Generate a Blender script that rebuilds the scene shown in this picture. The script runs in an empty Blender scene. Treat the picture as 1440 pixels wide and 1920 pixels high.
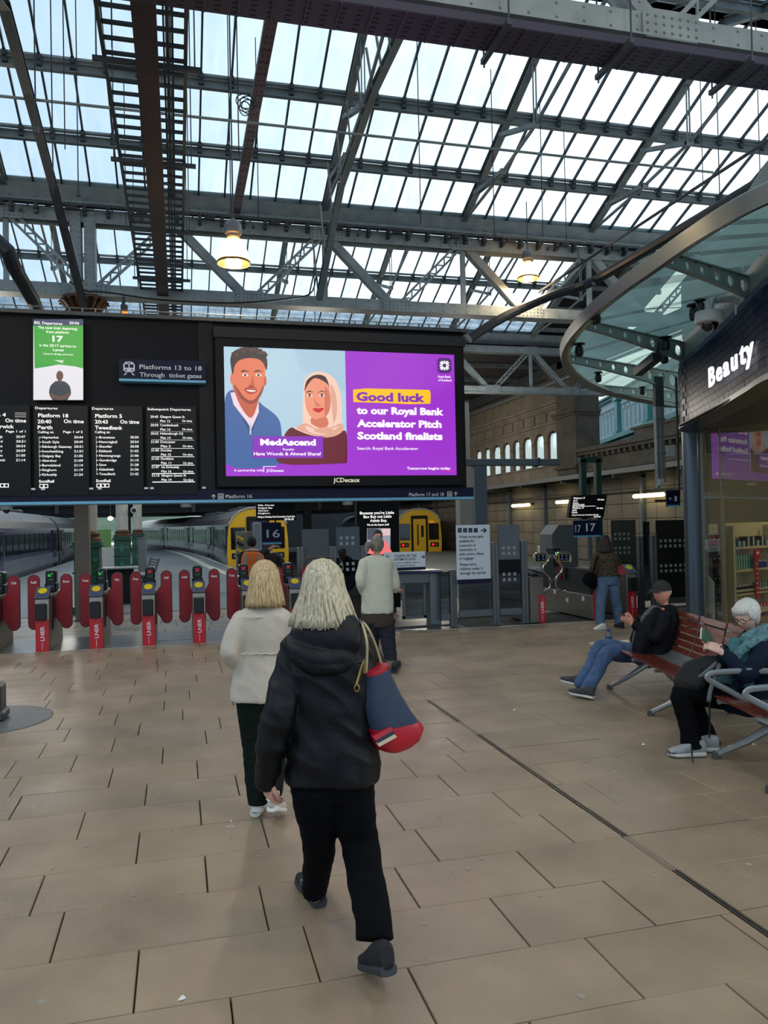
import bpy, bmesh, math, random
import numpy as np
from mathutils import Vector, Matrix, noise
random.seed(7)
SC = bpy.context.scene
COL = SC.collection
# ------------------------------------------------------------------ camera
F, CX, CY, H = 1480.0, 720.0, 960.0, 1.75
_d = np.array([335 - CX, 990 - CY, F]); _h = np.array([1, -0.0205, 0.])
_x = _h - np.dot(_h, _d) / np.dot(_d, _d) * _d; _x /= np.linalg.norm(_x)
_y = _d / np.linalg.norm(_d); _z = np.cross(_x, _y)
if _z[1] > 0: _z = -_z
WM = np.array([_x, _y, _z])          # rows: world axes seen in camera frame (x right, y down, z forward)
def _ray(px, py): return WM @ np.array([px - CX, py - CY, F])
def G(px, py, z=0.0):                # point on a level plane
    r = _ray(px, py); t = (z - H) / r[2]; return Vector((r[0]*t, r[1]*t, z))
def P(px, py, Y):                    # point on a plane Y = const
    r = _ray(px, py); t = Y / r[1]; return Vector((r[0]*t, Y, H + r[2]*t))
def PX(px, py, X):
    r = _ray(px, py); t = X / r[0]; return Vector((X, r[1]*t, H + r[2]*t))
def S(Y, px=720, py=960):            # metres per pixel at depth Y
    r = _ray(px, py); return abs(Y / r[1])
cd = bpy.data.cameras.new('camera'); cam = bpy.data.objects.new('camera', cd); COL.objects.link(cam)
Rm = Matrix(((WM[0][0], -WM[0][1], -WM[0][2]), (WM[1][0], -WM[1][1], -WM[1][2]), (WM[2][0], -WM[2][1], -WM[2][2])))
cam.matrix_world = Matrix.Translation((0, 0, H)) @ Rm.to_4x4()
cd.sensor_fit = 'VERTICAL'; cd.sensor_height = 24.0; cd.lens = 24.0 * F / 1920.0
cd.clip_end = 600; cd.clip_start = 0.05
SC.camera = cam
# ------------------------------------------------------------------ world, exposure
SC.view_settings.view_transform = 'Standard'; SC.view_settings.look = 'None'
SC.view_settings.gamma = 1.0; SC.view_settings.use_curve_mapping = False
SC.view_settings.exposure = 0.0
w = bpy.data.worlds.new('sky'); SC.world = w; w.use_nodes = True
nt = w.node_tree; nt.nodes.clear()
out = nt.nodes.new('ShaderNodeOutputWorld'); bg = nt.nodes.new('ShaderNodeBackground')
tc = nt.nodes.new('ShaderNodeTexCoord'); sep = nt.nodes.new('ShaderNodeSeparateXYZ')
nt.links.new(tc.outputs['Generated'], sep.inputs[0])
# overcast dusk sky: bright cloud towards +X (the west), bluer away from it
dot = nt.nodes.new('ShaderNodeVectorMath'); dot.operation = 'DOT_PRODUCT'
dot.inputs[1].default_value = (0.80, 0.45, -0.40)
nt.links.new(tc.outputs['Generated'], dot.inputs[0])
nz = nt.nodes.new('ShaderNodeTexNoise'); nz.inputs['Scale'].default_value = 3.0; nz.inputs['Detail'].default_value = 4
nt.links.new(tc.outputs['Generated'], nz.inputs['Vector'])
ad = nt.nodes.new('ShaderNodeMath'); ad.operation = 'MULTIPLY_ADD'; ad.inputs[1].default_value = 0.35
nt.links.new(nz.outputs['Fac'], ad.inputs[0]); nt.links.new(dot.outputs['Value'], ad.inputs[2])
cr = nt.nodes.new('ShaderNodeValToRGB')
cr.color_ramp.elements[0].position = 0.0; cr.color_ramp.elements[0].color = (0.40, 0.55, 0.70, 1)
cr.color_ramp.elements[1].position = 0.85; cr.color_ramp.elements[1].color = (1.95, 2.0, 1.95, 1)
e = cr.color_ramp.elements.new(0.4); e.color = (0.72, 0.86, 1.0, 1)
nt.links.new(ad.outputs[0], cr.inputs[0]); nt.links.new(cr.outputs[0], bg.inputs['Color'])
bg.inputs['Strength'].default_value = 1.35
nt.links.new(bg.outputs[0], out.inputs[0])
# ------------------------------------------------------------------ materials
def lin(c):
    return tuple(((v/255)/12.92 if v/255 <= 0.04045 else ((v/255+0.055)/1.055)**2.4) for v in c) + (1.0,)
MATS = {}
def mat(name, c, rough=0.6, metal=0.0, var=0.0, vs=8.0, bump=0.0, bs=40.0, stretch=None, rnd=0.0, spec=0.5, c2=None, coat=0.0):
    if name in MATS: return MATS[name]
    m = bpy.data.materials.new(name); m.use_nodes = True; n = m.node_tree; b = n.nodes['Principled BSDF']
    b.inputs['Roughness'].default_value = rough; b.inputs['Metallic'].default_value = metal
    b.inputs['Specular IOR Level'].default_value = spec
    if coat: b.inputs['Coat Weight'].default_value = coat; b.inputs['Coat Roughness'].default_value = 0.1
    col = lin(c); b.inputs['Base Color'].default_value = col
    src = None
    if var or bump or c2:
        t = n.nodes.new('ShaderNodeTexCoord'); mp = n.nodes.new('ShaderNodeMapping')
        n.links.new(t.outputs['Object'], mp.inputs[0])
        if stretch: mp.inputs['Scale'].default_value = stretch
    if var or c2:
        k = n.nodes.new('ShaderNodeTexNoise'); k.inputs['Scale'].default_value = vs; k.inputs['Detail'].default_value = 5
        n.links.new(mp.outputs[0], k.inputs['Vector'])
        r = n.nodes.new('ShaderNodeValToRGB'); r.color_ramp.elements[0].position = .3; r.color_ramp.elements[1].position = .7
        r.color_ramp.elements[0].color = tuple(max(0, x*(1-var)) for x in col[:3]) + (1,)
        r.color_ramp.elements[1].color = lin(c2) if c2 else tuple(min(1, x*(1+var)) for x in col[:3]) + (1,)
        n.links.new(k.outputs['Fac'], r.inputs[0]); src = r.outputs[0]
    if rnd:
        oi = n.nodes.new('ShaderNodeObjectInfo'); mr = n.nodes.new('ShaderNodeMapRange')
        mr.inputs['To Min'].default_value = 1-rnd; mr.inputs['To Max'].default_value = 1+rnd
        n.links.new(oi.outputs['Random'], mr.inputs[0])
        hs = n.nodes.new('ShaderNodeHueSaturation'); n.links.new(mr.outputs[0], hs.inputs['Value'])
        if src: n.links.new(src, hs.inputs['Color'])
        else: hs.inputs['Color'].default_value = col
        src = hs.outputs[0]
    if src: n.links.new(src, b.inputs['Base Color'])
    if bump:
        k2 = n.nodes.new('ShaderNodeTexNoise'); k2.inputs['Scale'].default_value = bs; k2.inputs['Detail'].default_value = 4
        n.links.new(mp.outputs[0], k2.inputs['Vector'])
        bp = n.nodes.new('ShaderNodeBump'); bp.inputs['Strength'].default_value = bump; bp.inputs['Distance'].default_value = 0.01
        n.links.new(k2.outputs['Fac'], bp.inputs['Height']); n.links.new(bp.outputs[0], b.inputs['Normal'])
    MATS[name] = m; return m
def emit(name, c, s=1.0, base=None):
    if name in MATS: return MATS[name]
    m = bpy.data.materials.new(name); m.use_nodes = True; n = m.node_tree; b = n.nodes['Principled BSDF']
    b.inputs['Base Color'].default_value = lin(base) if base else (0.01, 0.01, 0.01, 1); b.inputs['Roughness'].default_value = 0.3
    b.inputs['Emission Color'].default_value = lin(c); b.inputs['Emission Strength'].default_value = s
    MATS[name] = m; return m
def glass(name, tint, mix, gloss=0.1, rough=0.02, dirt=None, trans=True, rnd=0.0):
    """see-through sheet: transparent + a share of translucent body colour + surface reflection"""
    if name in MATS: return MATS[name]
    m = bpy.data.materials.new(name); m.use_nodes = True; n = m.node_tree; n.nodes.clear()
    o = n.nodes.new('ShaderNodeOutputMaterial'); tr = n.nodes.new('ShaderNodeBsdfTransparent'); tr.inputs[0].default_value = lin(tint)
    body = n.nodes.new('ShaderNodeBsdfTranslucent' if trans else 'ShaderNodeBsdfDiffuse'); body.inputs[0].default_value = lin(dirt or tint)
    m1 = n.nodes.new('ShaderNodeMixShader')
    t = n.nodes.new('ShaderNodeTexCoord'); k = n.nodes.new('ShaderNodeTexNoise'); k.inputs['Scale'].default_value = 1.3; k.inputs['Detail'].default_value = 6; k.inputs['Distortion'].default_value = .6
    mp = n.nodes.new('ShaderNodeMapping'); mp.inputs['Scale'].default_value = (3, 0.7, 0.7)
    n.links.new(t.outputs['Object'], mp.inputs[0]); n.links.new(mp.outputs[0], k.inputs['Vector'])
    oi = n.nodes.new('ShaderNodeObjectInfo'); ml = n.nodes.new('ShaderNodeMath'); ml.operation = 'MULTIPLY'; ml.inputs[1].default_value = 30
    n.links.new(oi.outputs['Random'], ml.inputs[0]); n.links.new(ml.outputs[0], mp.inputs['Location'])
    mr = n.nodes.new('ShaderNodeMapRange'); mr.inputs['From Min'].default_value = .3; mr.inputs['From Max'].default_value = .7
    mr.inputs['To Min'].default_value = mix*(1-rnd); mr.inputs['To Max'].default_value = mix*(1+rnd)
    n.links.new(k.outputs['Fac'], mr.inputs[0]); n.links.new(mr.outputs[0], m1.inputs[0])
    n.links.new(tr.outputs[0], m1.inputs[1]); n.links.new(body.outputs[0], m1.inputs[2])
    gl = n.nodes.new('ShaderNodeBsdfGlossy'); gl.inputs['Roughness'].default_value = rough
    lw = n.nodes.new('ShaderNodeLayerWeight'); lw.inputs[0].default_value = 0.35
    mm = n.nodes.new('ShaderNodeMath'); mm.operation = 'MULTIPLY_ADD'; mm.inputs[1].default_value = 0.5; mm.inputs[2].default_value = gloss
    n.links.new(lw.outputs['Fresnel'], mm.inputs[0])
    m2 = n.nodes.new('ShaderNodeMixShader'); n.links.new(mm.outputs[0], m2.inputs[0])
    n.links.new(m1.outputs[0], m2.inputs[1]); n.links.new(gl.outputs[0], m2.inputs[2]); n.links.new(m2.outputs[0], o.inputs[0])
    MATS[name] = m; return m
# ------------------------------------------------------------------ mesh builder
class MB:
    def __init__(s): s.v = []; s.f = []; s.mi = []; s.cur = 0
    def add(s, vs, fs):
        o = len(s.v); s.v += [tuple(v) for v in vs]; s.f += [tuple(i+o for i in f) for f in fs]; s.mi += [s.cur]*len(fs); return s
    def box(s, a, b):
        x0, x1 = sorted((a[0], b[0])); y0, y1 = sorted((a[1], b[1])); z0, z1 = sorted((a[2], b[2]))
        v = [(x0,y0,z0),(x1,y0,z0),(x1,y1,z0),(x0,y1,z0),(x0,y0,z1),(x1,y0,z1),(x1,y1,z1),(x0,y1,z1)]
        return s.add(v, [(0,3,2,1),(4,5,6,7),(0,1,5,4),(1,2,6,5),(2,3,7,6),(3,0,4,7)])
    def bbox(s, a, b, r=0.01, seg=1):
        """box with bevelled edges"""
        bm = bmesh.new(); bmesh.ops.create_cube(bm, size=1)
        c = [(a[i]+b[i])/2 for i in range(3)]; d = [abs(a[i]-b[i]) for i in range(3)]
        for v in bm.verts: v.co = Vector((c[0]+v.co.x*d[0], c[1]+v.co.y*d[1], c[2]+v.co.z*d[2]))
        bmesh.ops.bevel(bm, geom=bm.edges[:], offset=min(r, min(d)*.45), segments=seg, affect='EDGES', profile=.5)
        return s.bm(bm)
    def bm(s, bm, M=None):
        bm.verts.index_update()
        vs = [(M @ v.co) if M else v.co.copy() for v in bm.verts]; fs = [[v.index for v in f.verts] for f in bm.faces]
        bm.free(); return s.add(vs, fs)
    def mesh(s, me, M):
        return s.add([M @ v.co for v in me.vertices], [tuple(p.vertices) for p in me.polygons])
    def beam(s, p, q, w, h, up=(0,0,1)):
        p = Vector(p); q = Vector(q); d = (q-p).normalized(); up = Vector(up)
        sd = d.cross(up)
        if sd.length < 1e-4: sd = d.cross(Vector((0,1,0)))
        sd.normalize(); u = sd.cross(d).normalized(); v = []
        for c in (p, q):
            for a, b in ((-1,-1),(1,-1),(1,1),(-1,1)): v.append(c + sd*(a*w/2) + u*(b*h/2))
        return s.add(v, [(3,2,1,0),(4,5,6,7),(0,1,5,4),(1,2,6,5),(2,3,7,6),(3,0,4,7)])
    def ibeam(s, p, q, w, h, t=0.012, up=(0,0,1)):
        p = Vector(p); q = Vector(q); d = (q-p).normalized(); sd = d.cross(Vector(up)).normalized(); u = sd.cross(d).normalized()
        s.beam(p+u*(h/2-t/2), q+u*(h/2-t/2), w, t, up); s.beam(p-u*(h/2-t/2), q-u*(h/2-t/2), w, t, up); s.beam(p, q, t, h-2*t, up); return s
    def tube(s, pts, r, n=8, cap=True, sq=None, up=None):
        """tube through pts; r number or list (or (ra, rb) pairs: across, along up)"""
        pts = [Vector(p) for p in pts]; m = len(pts); rr = r if isinstance(r, (list, tuple)) else [r]*m
        ref = Vector(up) if up else None; vs = []; pn = None
        for i, p in enumerate(pts):
            d = (pts[min(i+1, m-1)] - pts[max(i-1, 0)])
            d = d.normalized() if d.length > 1e-9 else Vector((0,0,1))
            if ref is not None: a = d.cross(ref)
            elif pn is not None: a = pn - d*pn.dot(d)
            else: a = d.cross(Vector((0,0,1))) if abs(d.z) < .9 else d.cross(Vector((0,1,0)))
            if a.length < 1e-5: a = d.cross(Vector((0,1,0.1)))
            a.normalize(); pn = a; b = d.cross(a).normalized()
            ra, rb = rr[i] if isinstance(rr[i], (tuple, list)) else (rr[i], rr[i])
            for k in range(n):
                t = 2*math.pi*k/n; c, sn = math.cos(t), math.sin(t)
                if sq: c = math.copysign(abs(c)**sq, c); sn = math.copysign(abs(sn)**sq, sn)
                vs.append(p + a*(ra*c) + b*(rb*sn))
        fs = [(i*n+k, i*n+(k+1)%n, (i+1)*n+(k+1)%n, (i+1)*n+k) for i in range(m-1) for k in range(n)]
        if cap: fs += [tuple(range(n-1, -1, -1)), tuple((m-1)*n+k for k in range(n))]
        return s.add(vs, fs)
    def lathe(s, prof, c=(0,0,0), n=24, axis='z', sx=1, sy=1, cap=True):
        vs = []; c = Vector(c)
        for r, z in prof:
            for k in range(n):
                t = 2*math.pi*k/n; q = (r*math.cos(t)*sx, r*math.sin(t)*sy, z)
                if axis == 'y': q = (q[0], z, q[1])
                if axis == 'x': q = (z, q[0], q[1])
                vs.append(c + Vector(q))
        m = len(prof); fs = [(i*n+k, i*n+(k+1)%n, (i+1)*n+(k+1)%n, (i+1)*n+k) for i in range(m-1) for k in range(n)]
        if cap: fs += [tuple(range(n-1,-1,-1)), tuple((m-1)*n+k for k in range(n))]
        return s.add(vs, fs)
    def sphere(s, c, r, n=12, m=8, M=None):
        if not isinstance(r, (tuple, list)): r = (r, r, r)
        c = Vector(c); vs = [Vector((0,0,r[2]))]
        for i in range(1, m):
            a = math.pi*i/m
            for k in range(n):
                t = 2*math.pi*k/n; vs.append(Vector((r[0]*math.sin(a)*math.cos(t), r[1]*math.sin(a)*math.sin(t), r[2]*math.cos(a))))
        vs.append(Vector((0,0,-r[2])))
        vs = [(M @ v if M else v) + c for v in vs]
        fs = [(0, 1+k, 1+(k+1)%n) for k in range(n)]
        fs += [(1+i*n+k, 1+(i+1)*n+k, 1+(i+1)*n+(k+1)%n, 1+i*n+(k+1)%n) for i in range(m-2) for k in range(n)]
        L = len(vs)-1; fs += [(1+(m-2)*n+(k+1)%n, 1+(m-2)*n+k, L) for k in range(n)]
        return s.add(vs, fs)
    def prism(s, poly, off):
        """flat polygon (list of 3-D points) pushed along vector off"""
        n = len(poly); off = Vector(off); v = [Vector(p) for p in poly] + [Vector(p)+off for p in poly]
        return s.add(v, [tuple(range(n-1,-1,-1)), tuple(range(n, 2*n))] + [(i, (i+1)%n, n+(i+1)%n, n+i) for i in range(n)])
    def quad(s, a, b, c, d): return s.add([a,b,c,d], [(0,1,2,3)])
    def poly(s, pts): return s.add(pts, [tuple(range(len(pts)))])
    def loft(s, rings, cap=True):
        n = len(rings[0]); m = len(rings); vs = [p for r in rings for p in r]
        fs = [(i*n+k, i*n+(k+1)%n, (i+1)*n+(k+1)%n, (i+1)*n+k) for i in range(m-1) for k in range(n)]
        if cap: fs += [tuple(range(n-1,-1,-1)), tuple((m-1)*n+k for k in range(n))]
        return s.add(vs, fs)
    def build(s, name, m, parent=None, smooth=False, fix=True, **kw):
        me = bpy.data.meshes.new(name)
        off = parent.location if parent is not None else Vector((0,0,0))
        pp = parent.parent if parent is not None else None
        while pp is not None: off = off + pp.location; pp = pp.parent
        vs = np.array([tuple(v) for v in s.v], dtype=float) - np.array(off)
        me.from_pydata(vs.tolist(), [], s.f)
        for mm in (m if isinstance(m, (list, tuple)) else [m]): me.materials.append(mm)
        if isinstance(m, (list, tuple)) and len(m) > 1: me.polygons.foreach_set('material_index', s.mi)
        if fix:
            bm = bmesh.new(); bm.from_mesh(me); bmesh.ops.recalc_face_normals(bm, faces=bm.faces[:]); bm.to_mesh(me); bm.free()
        if smooth:
            me.polygons.foreach_set('use_smooth', [True]*len(me.polygons))
            if smooth != 'all':
                try: me.set_sharp_from_angle(angle=math.radians(40))
                except Exception: pass
        me.update()
        o = bpy.data.objects.new(name, me); COL.objects.link(o)
        if parent is not None: o.parent = parent
        for k, v in kw.items(): o[k] = v
        return o
def tag(o, label=None, cat=None, group=None, kind=None):
    if label: o['label'] = label
    if cat: o['category'] = cat
    if group: o['group'] = group
    if kind: o['kind'] = kind
    return o
def root(name, label, cat, loc=(0,0,0), group=None):
    o = bpy.data.objects.new(name, None); COL.objects.link(o); o.location = loc; o.empty_display_size = .1
    return tag(o, label, cat, group)
CH = {}
def copy_tree(o, parent=None):
    c = o.copy(); COL.objects.link(c); c.parent = parent
    for ch in list(o.children): copy_tree(ch, c)
    return c
def smooth_curve(pts, n=6, closed=True):
    pts = [Vector(p) for p in pts]; m = len(pts); out = []
    rng = range(m) if closed else range(m-1)
    for i in rng:
        p0, p1, p2, p3 = (pts[(i-1)%m], pts[i], pts[(i+1)%m], pts[(i+2)%m]) if closed else (pts[max(i-1,0)], pts[i], pts[i+1], pts[min(i+2,m-1)])
        for k in range(n):
            t = k/n; out.append(.5*((2*p1)+(p2-p0)*t+(2*p0-5*p1+4*p2-p3)*t*t+(3*p1-p0-3*p2+p3)*t**3))
    if not closed: out.append(pts[-1])
    return out
# lettering: text curve -> mesh pieces, laid on a plane given by origin, right and up vectors
_tc = {}
def text_mesh(body, bold=0.0):
    k = (body, bold)
    if k not in _tc:
        c = bpy.data.curves.new('t', 'FONT'); c.body = body; c.size = 1; c.resolution_u = 2; c.offset = bold; c.fill_mode = 'FRONT'
        o = bpy.data.objects.new('t', c); COL.objects.link(o)
        bpy.context.view_layer.update()
        me = bpy.data.meshes.new_from_object(o.evaluated_get(bpy.context.evaluated_depsgraph_get()))
        bpy.data.objects.remove(o); _tc[k] = me
    return _tc[k]
def put_text(mb, body, org, right, up, size, align='l', bold=0.0, width=None, condense=1.0):
    me = text_mesh(body, bold); 
    if not len(me.vertices): return
    xs = [v.co.x for v in me.vertices]; x0, x1 = min(xs), max(xs)
    sc = size/0.72                                    # size = cap height
    sx = sc*condense
    if width: sx = width/(x1-x0)
    r = Vector(right).normalized(); u = Vector(up).normalized(); nn = r.cross(u)
    sh = {'l': -x0, 'c': -(x0+x1)/2, 'r': -x1}[align]
    M = Matrix.Translation(Vector(org)) @ Matrix((r, u, nn)).transposed().to_4x4() @ Matrix.Diagonal((sx, sc, 1, 1)) @ Matrix.Translation((sh, 0, 0))
    mb.mesh(me, M)
# ================================================================== palette
steel = mat('painted_truss_steel', (134,142,142), .55, 0, .18, 3, .1, 30)
steel_dk = mat('dark_steel', (62,66,68), .5, .1, .25, 4, .1, 30)
steel_md = mat('mid_grey_steel', (112,120,120), .5, .1, .2, 4)
black = mat('black_paint', (18,19,22), .4)
blackm = mat('black_matt', (14,15,17), .8)
alu = mat('brushed_steel', (150,150,148), .32, .8, .1, 20, .05, 200)
rail_grey = mat('grey_frame_metal', (104,108,112), .4, .5)
# ================================================================== floor
def tile_material(name, c):
    m = mat(name, c, .42, 0, .16, 2.2, .25, 90, None, .07, .35)
    n = m.node_tree; b = n.nodes['Principled BSDF']
    # damp patches: roughness and darkening vary in world space
    g = n.nodes.new('ShaderNodeNewGeometry'); k = n.nodes.new('ShaderNodeTexNoise'); k.inputs['Scale'].default_value = .8; k.inputs['Detail'].default_value = 6
    n.links.new(g.outputs['Position'], k.inputs['Vector'])
    mr = n.nodes.new('ShaderNodeMapRange'); mr.inputs['From Min'].default_value = .35; mr.inputs['From Max'].default_value = .65
    mr.inputs['To Min'].default_value = .22; mr.inputs['To Max'].default_value = .5
    n.links.new(k.outputs['Fac'], mr.inputs[0]); n.links.new(mr.outputs[0], b.inputs['Roughness'])
    return m
paver = tile_material('sandstone_paver', (146,129,107))
joint = mat('dark_joint_mortar', (44,40,36), .9, 0, .3, 5)
fl = MB(); fl.box((-25, -9, -.3), (17.4, 14.6, -.022))
floor = fl.build('floor', joint, None, kind='structure')
ROW = .4443; Y0 = 3.027
Lj = [(523,1150),(245,1010),(172,870),(970,915),(1135,1065),(768,805),(863,1330),(235,1425),(525,715),(980,675),(40,768),(322,640),(748,598),(1090,565),(85,582),(552,538),(882,508),(425,480),(738,455),(62,452),(290,432),(612,407),(175,390),(432,370),(770,345),(262,337),(525,318),(822,295),(238,295),(440,283),(685,263),(125,262),(385,248),(617,230),(185,202),(270,168),(395,187),(492,210),(508,153),(622,173),(710,195),(205,148),(385,117),(425,137),(737,140)]
Rj = [(713,322),(592,282),(470,245),(710,383),(240,370),(240,432),(65,450),(863,433),(205,510),(1085,485),(412,575),(585,655),(118,712),(1183,573),(38,850),(500,793),(1310,678),(397,967),(833,912),(88,1228),(755,1118),(1280,1287),(290,183),(440,207),(218,127),(262,95),(400,92),(320,70)]
jrow = {}
for L, ox in ((Lj, 0), (Rj, 720)):
    for x, y in L:
        g = G(ox + x/2, 1200 + y/2); k = round((g.y - Y0)/ROW) - 1
        jrow.setdefault(k, []).append(g.x)
GATE_Y = 12.32
tiles = []
DRX = 2.36
for k in range(-5, 21):
    ya, yb = Y0 + k*ROW, min(Y0 + (k+1)*ROW, GATE_Y)
    xs = sorted(jrow.get(k, []))
    xs = [x for i, x in enumerate(xs) if i == 0 or x - xs[i-1] > .25]
    if not xs: xs = [random.uniform(-.4, .4)]
    full = []
    for i, x in enumerate(xs):
        full.append(x)
        nx = xs[i+1] if i+1 < len(xs) else None
        if nx is not None and nx - x > 1.3:
            q = round((nx-x)/.8)
            for j in range(1, q): full.append(x + (nx-x)*j/q + random.uniform(-.06,.06))
    x = full[0]
    while x > -9: x -= random.choice((.62,.72,.8,.88)); full.insert(0, x)
    x = full[-1]
    while x < 12: x += random.choice((.66,.76,.86)); full.append(x)
    for a, b in zip(full[:-1], full[1:]): tiles.append((a, b, ya, yb))
def vis(t):
    cx, cy = (t[0]+t[1])/2, (t[2]+t[3])/2
    if cy < 1.9: return 0
    v = WM.T @ np.array([cx, cy, -H])
    if v[2] < .5: return 0
    u, w_ = CX + F*v[0]/v[2], CY + F*v[1]/v[2]
    if u < -260 or u > 1620 or w_ > 2150: return 0
    return 1/v[2]**2
tiles.sort(key=lambda t: -vis(t))
st = MB()
for i, (a, b, ya, yb) in enumerate(tiles):
    j = .0032; dz = random.uniform(-.0015, .0015)
    cut = [(a, b)]
    if a < DRX-.04 and b > DRX+.04 and yb < 7.9: cut = [(a, DRX-.016), (DRX+.016, b)]
    for q, (aa, bb) in enumerate(cut):
        if i < 292 and vis((a,b,ya,yb)) > 0 and len(cut) == 1 or (i < 292 and q == 0):
            m = MB(); x0, x1, y0, y1 = aa+j, bb-j, ya+j, yb-j; c = .004
            m.add([(x0,y0,-.03),(x1,y0,-.03),(x1,y1,-.03),(x0,y1,-.03),(x0,y0,dz-c),(x1,y0,dz-c),(x1,y1,dz-c),(x0,y1,dz-c),(x0+c,y0+c,dz),(x1-c,y0+c,dz),(x1-c,y1-c,dz),(x0+c,y1-c,dz)],
                  [(0,1,5,4),(1,2,6,5),(2,3,7,6),(3,0,4,7),(4,5,9,8),(5,6,10,9),(6,7,11,10),(7,4,8,11),(8,9,10,11)])
            m.build('paving_stone', paver, floor, fix=False)
        else: st.box((aa+j, ya+j, -.03), (bb-j, yb-j, dz))
st.build('paving_stone', paver, floor, kind='stuff')
# slot drain
dr = MB(); dr.box((DRX-.012, .6, -.01), (DRX-.007, 7.85, .002)); dr.box((DRX+.007, .6, -.01), (DRX+.012, 7.85, .002)); dr.box((DRX-.007, .6, -.02), (DRX+.007, 7.85, -.012))
tag(dr.build('slot_drain', mat('drain_steel', (150,146,138), .35, .9)), 'long thin steel slot drain let into the paving right of the walkers', 'drain')
# metal threshold under the gate line
th = MB(); th.box((-9, GATE_Y-.02, -.02), (9.5, GATE_Y, .004))
th.build('trim_1', mat('bright_strip', (190,188,180), .3, .8), None, kind='structure')
thr = MB(); thr.box((-9, GATE_Y, -.02), (4.6, 13.75, .003)); thr.build('trim_2', mat('threshold_plate', (92,94,92), .3, .6, .3, 3), None, kind='structure')
# concourse behind the gates and the platforms
pave2 = MB()
for k in range(8):
    y = 13.75 + k*ROW; x = -9 - random.random()
    while x < 16:
        n_ = x + random.choice((.62,.74,.86)); pave2.box((x+.005, y+.005, -.03), (n_-.005, y+ROW-.005, 0)); x = n_
pave2.build('paving_stone', tile_material('sandstone_paver_far', (140,124,106)), floor, kind='stuff')
plat = mat('platform_asphalt', (118,122,122), .55, 0, .12, 1.5, .1, 30, spec=.3)
# middle platform: outline from near edge to the far curve
ML = [(-5.6,17.2),(-5.75,28),(-5.9,45),(-6.1,60),(-7.6,76),(-10.5,95)]
MR = [(3.9,17.2),(3.2,24),(2.55,31),(2.05,38),(1.65,46),(1.1,54),(.3,62),(-1.1,73),(-3.2,85),(-5.5,95)]
pm = MB(); poly = [(x,y,0) for x,y in ML] + [(x,y,0) for x,y in reversed(MR)]
pm.prism(poly, (0,0,-.9)); pm.build('trim_3', plat, None, kind='structure')
tac = MB()
for off, wd in ((-.06,.12),(-.72,.35)):
    L = smooth_curve([(x+off, y, .004) for x, y in MR], 4, False); R_ = smooth_curve([(x+off-wd, y, .004) for x, y in MR], 4, False)
    for i in range(len(L)-1): tac.quad(R_[i], L[i], L[i+1], R_[i+1])
tac.build('trim_4', mat('platform_edge_line', (205,200,172), .6), None, kind='structure')
pr = MB(); pr.box((8.6, 17.25, -.9), (17.0, 48, 0)); pr.build('trim_5', plat, None, kind='structure')
pz = MB(); pz.box((-14, 14.6, -.3), (17.4, 17.25, -.031)); pz.build('trim_6', joint, None, kind='structure')
tb = MB(); tb.box((-60, 17.25, -1.3), (60, 140, -.95)); tb.build('trim_7', mat('track_ballast', (52,48,44), .95, 0, .4, 6, .6, 20), None, kind='structure')
pl = MB(); pl.box((-22, 17.25, -.9), (-9.3, 90, 0)); pl.build('trim_8', plat, None, kind='structure')
# rails
for i, xc in enumerate((-7.5,)):
    t = root('track', 'pair of steel rails beside the left hand platform edge', 'track', (xc, 17.5, -.95))
    for dx in (-.72, .72):
        m = MB(); m.beam((xc+dx, 17.5, -.87), (xc+dx, 27, -.87), .07, .15); m.build('rail', alu, t)
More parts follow.
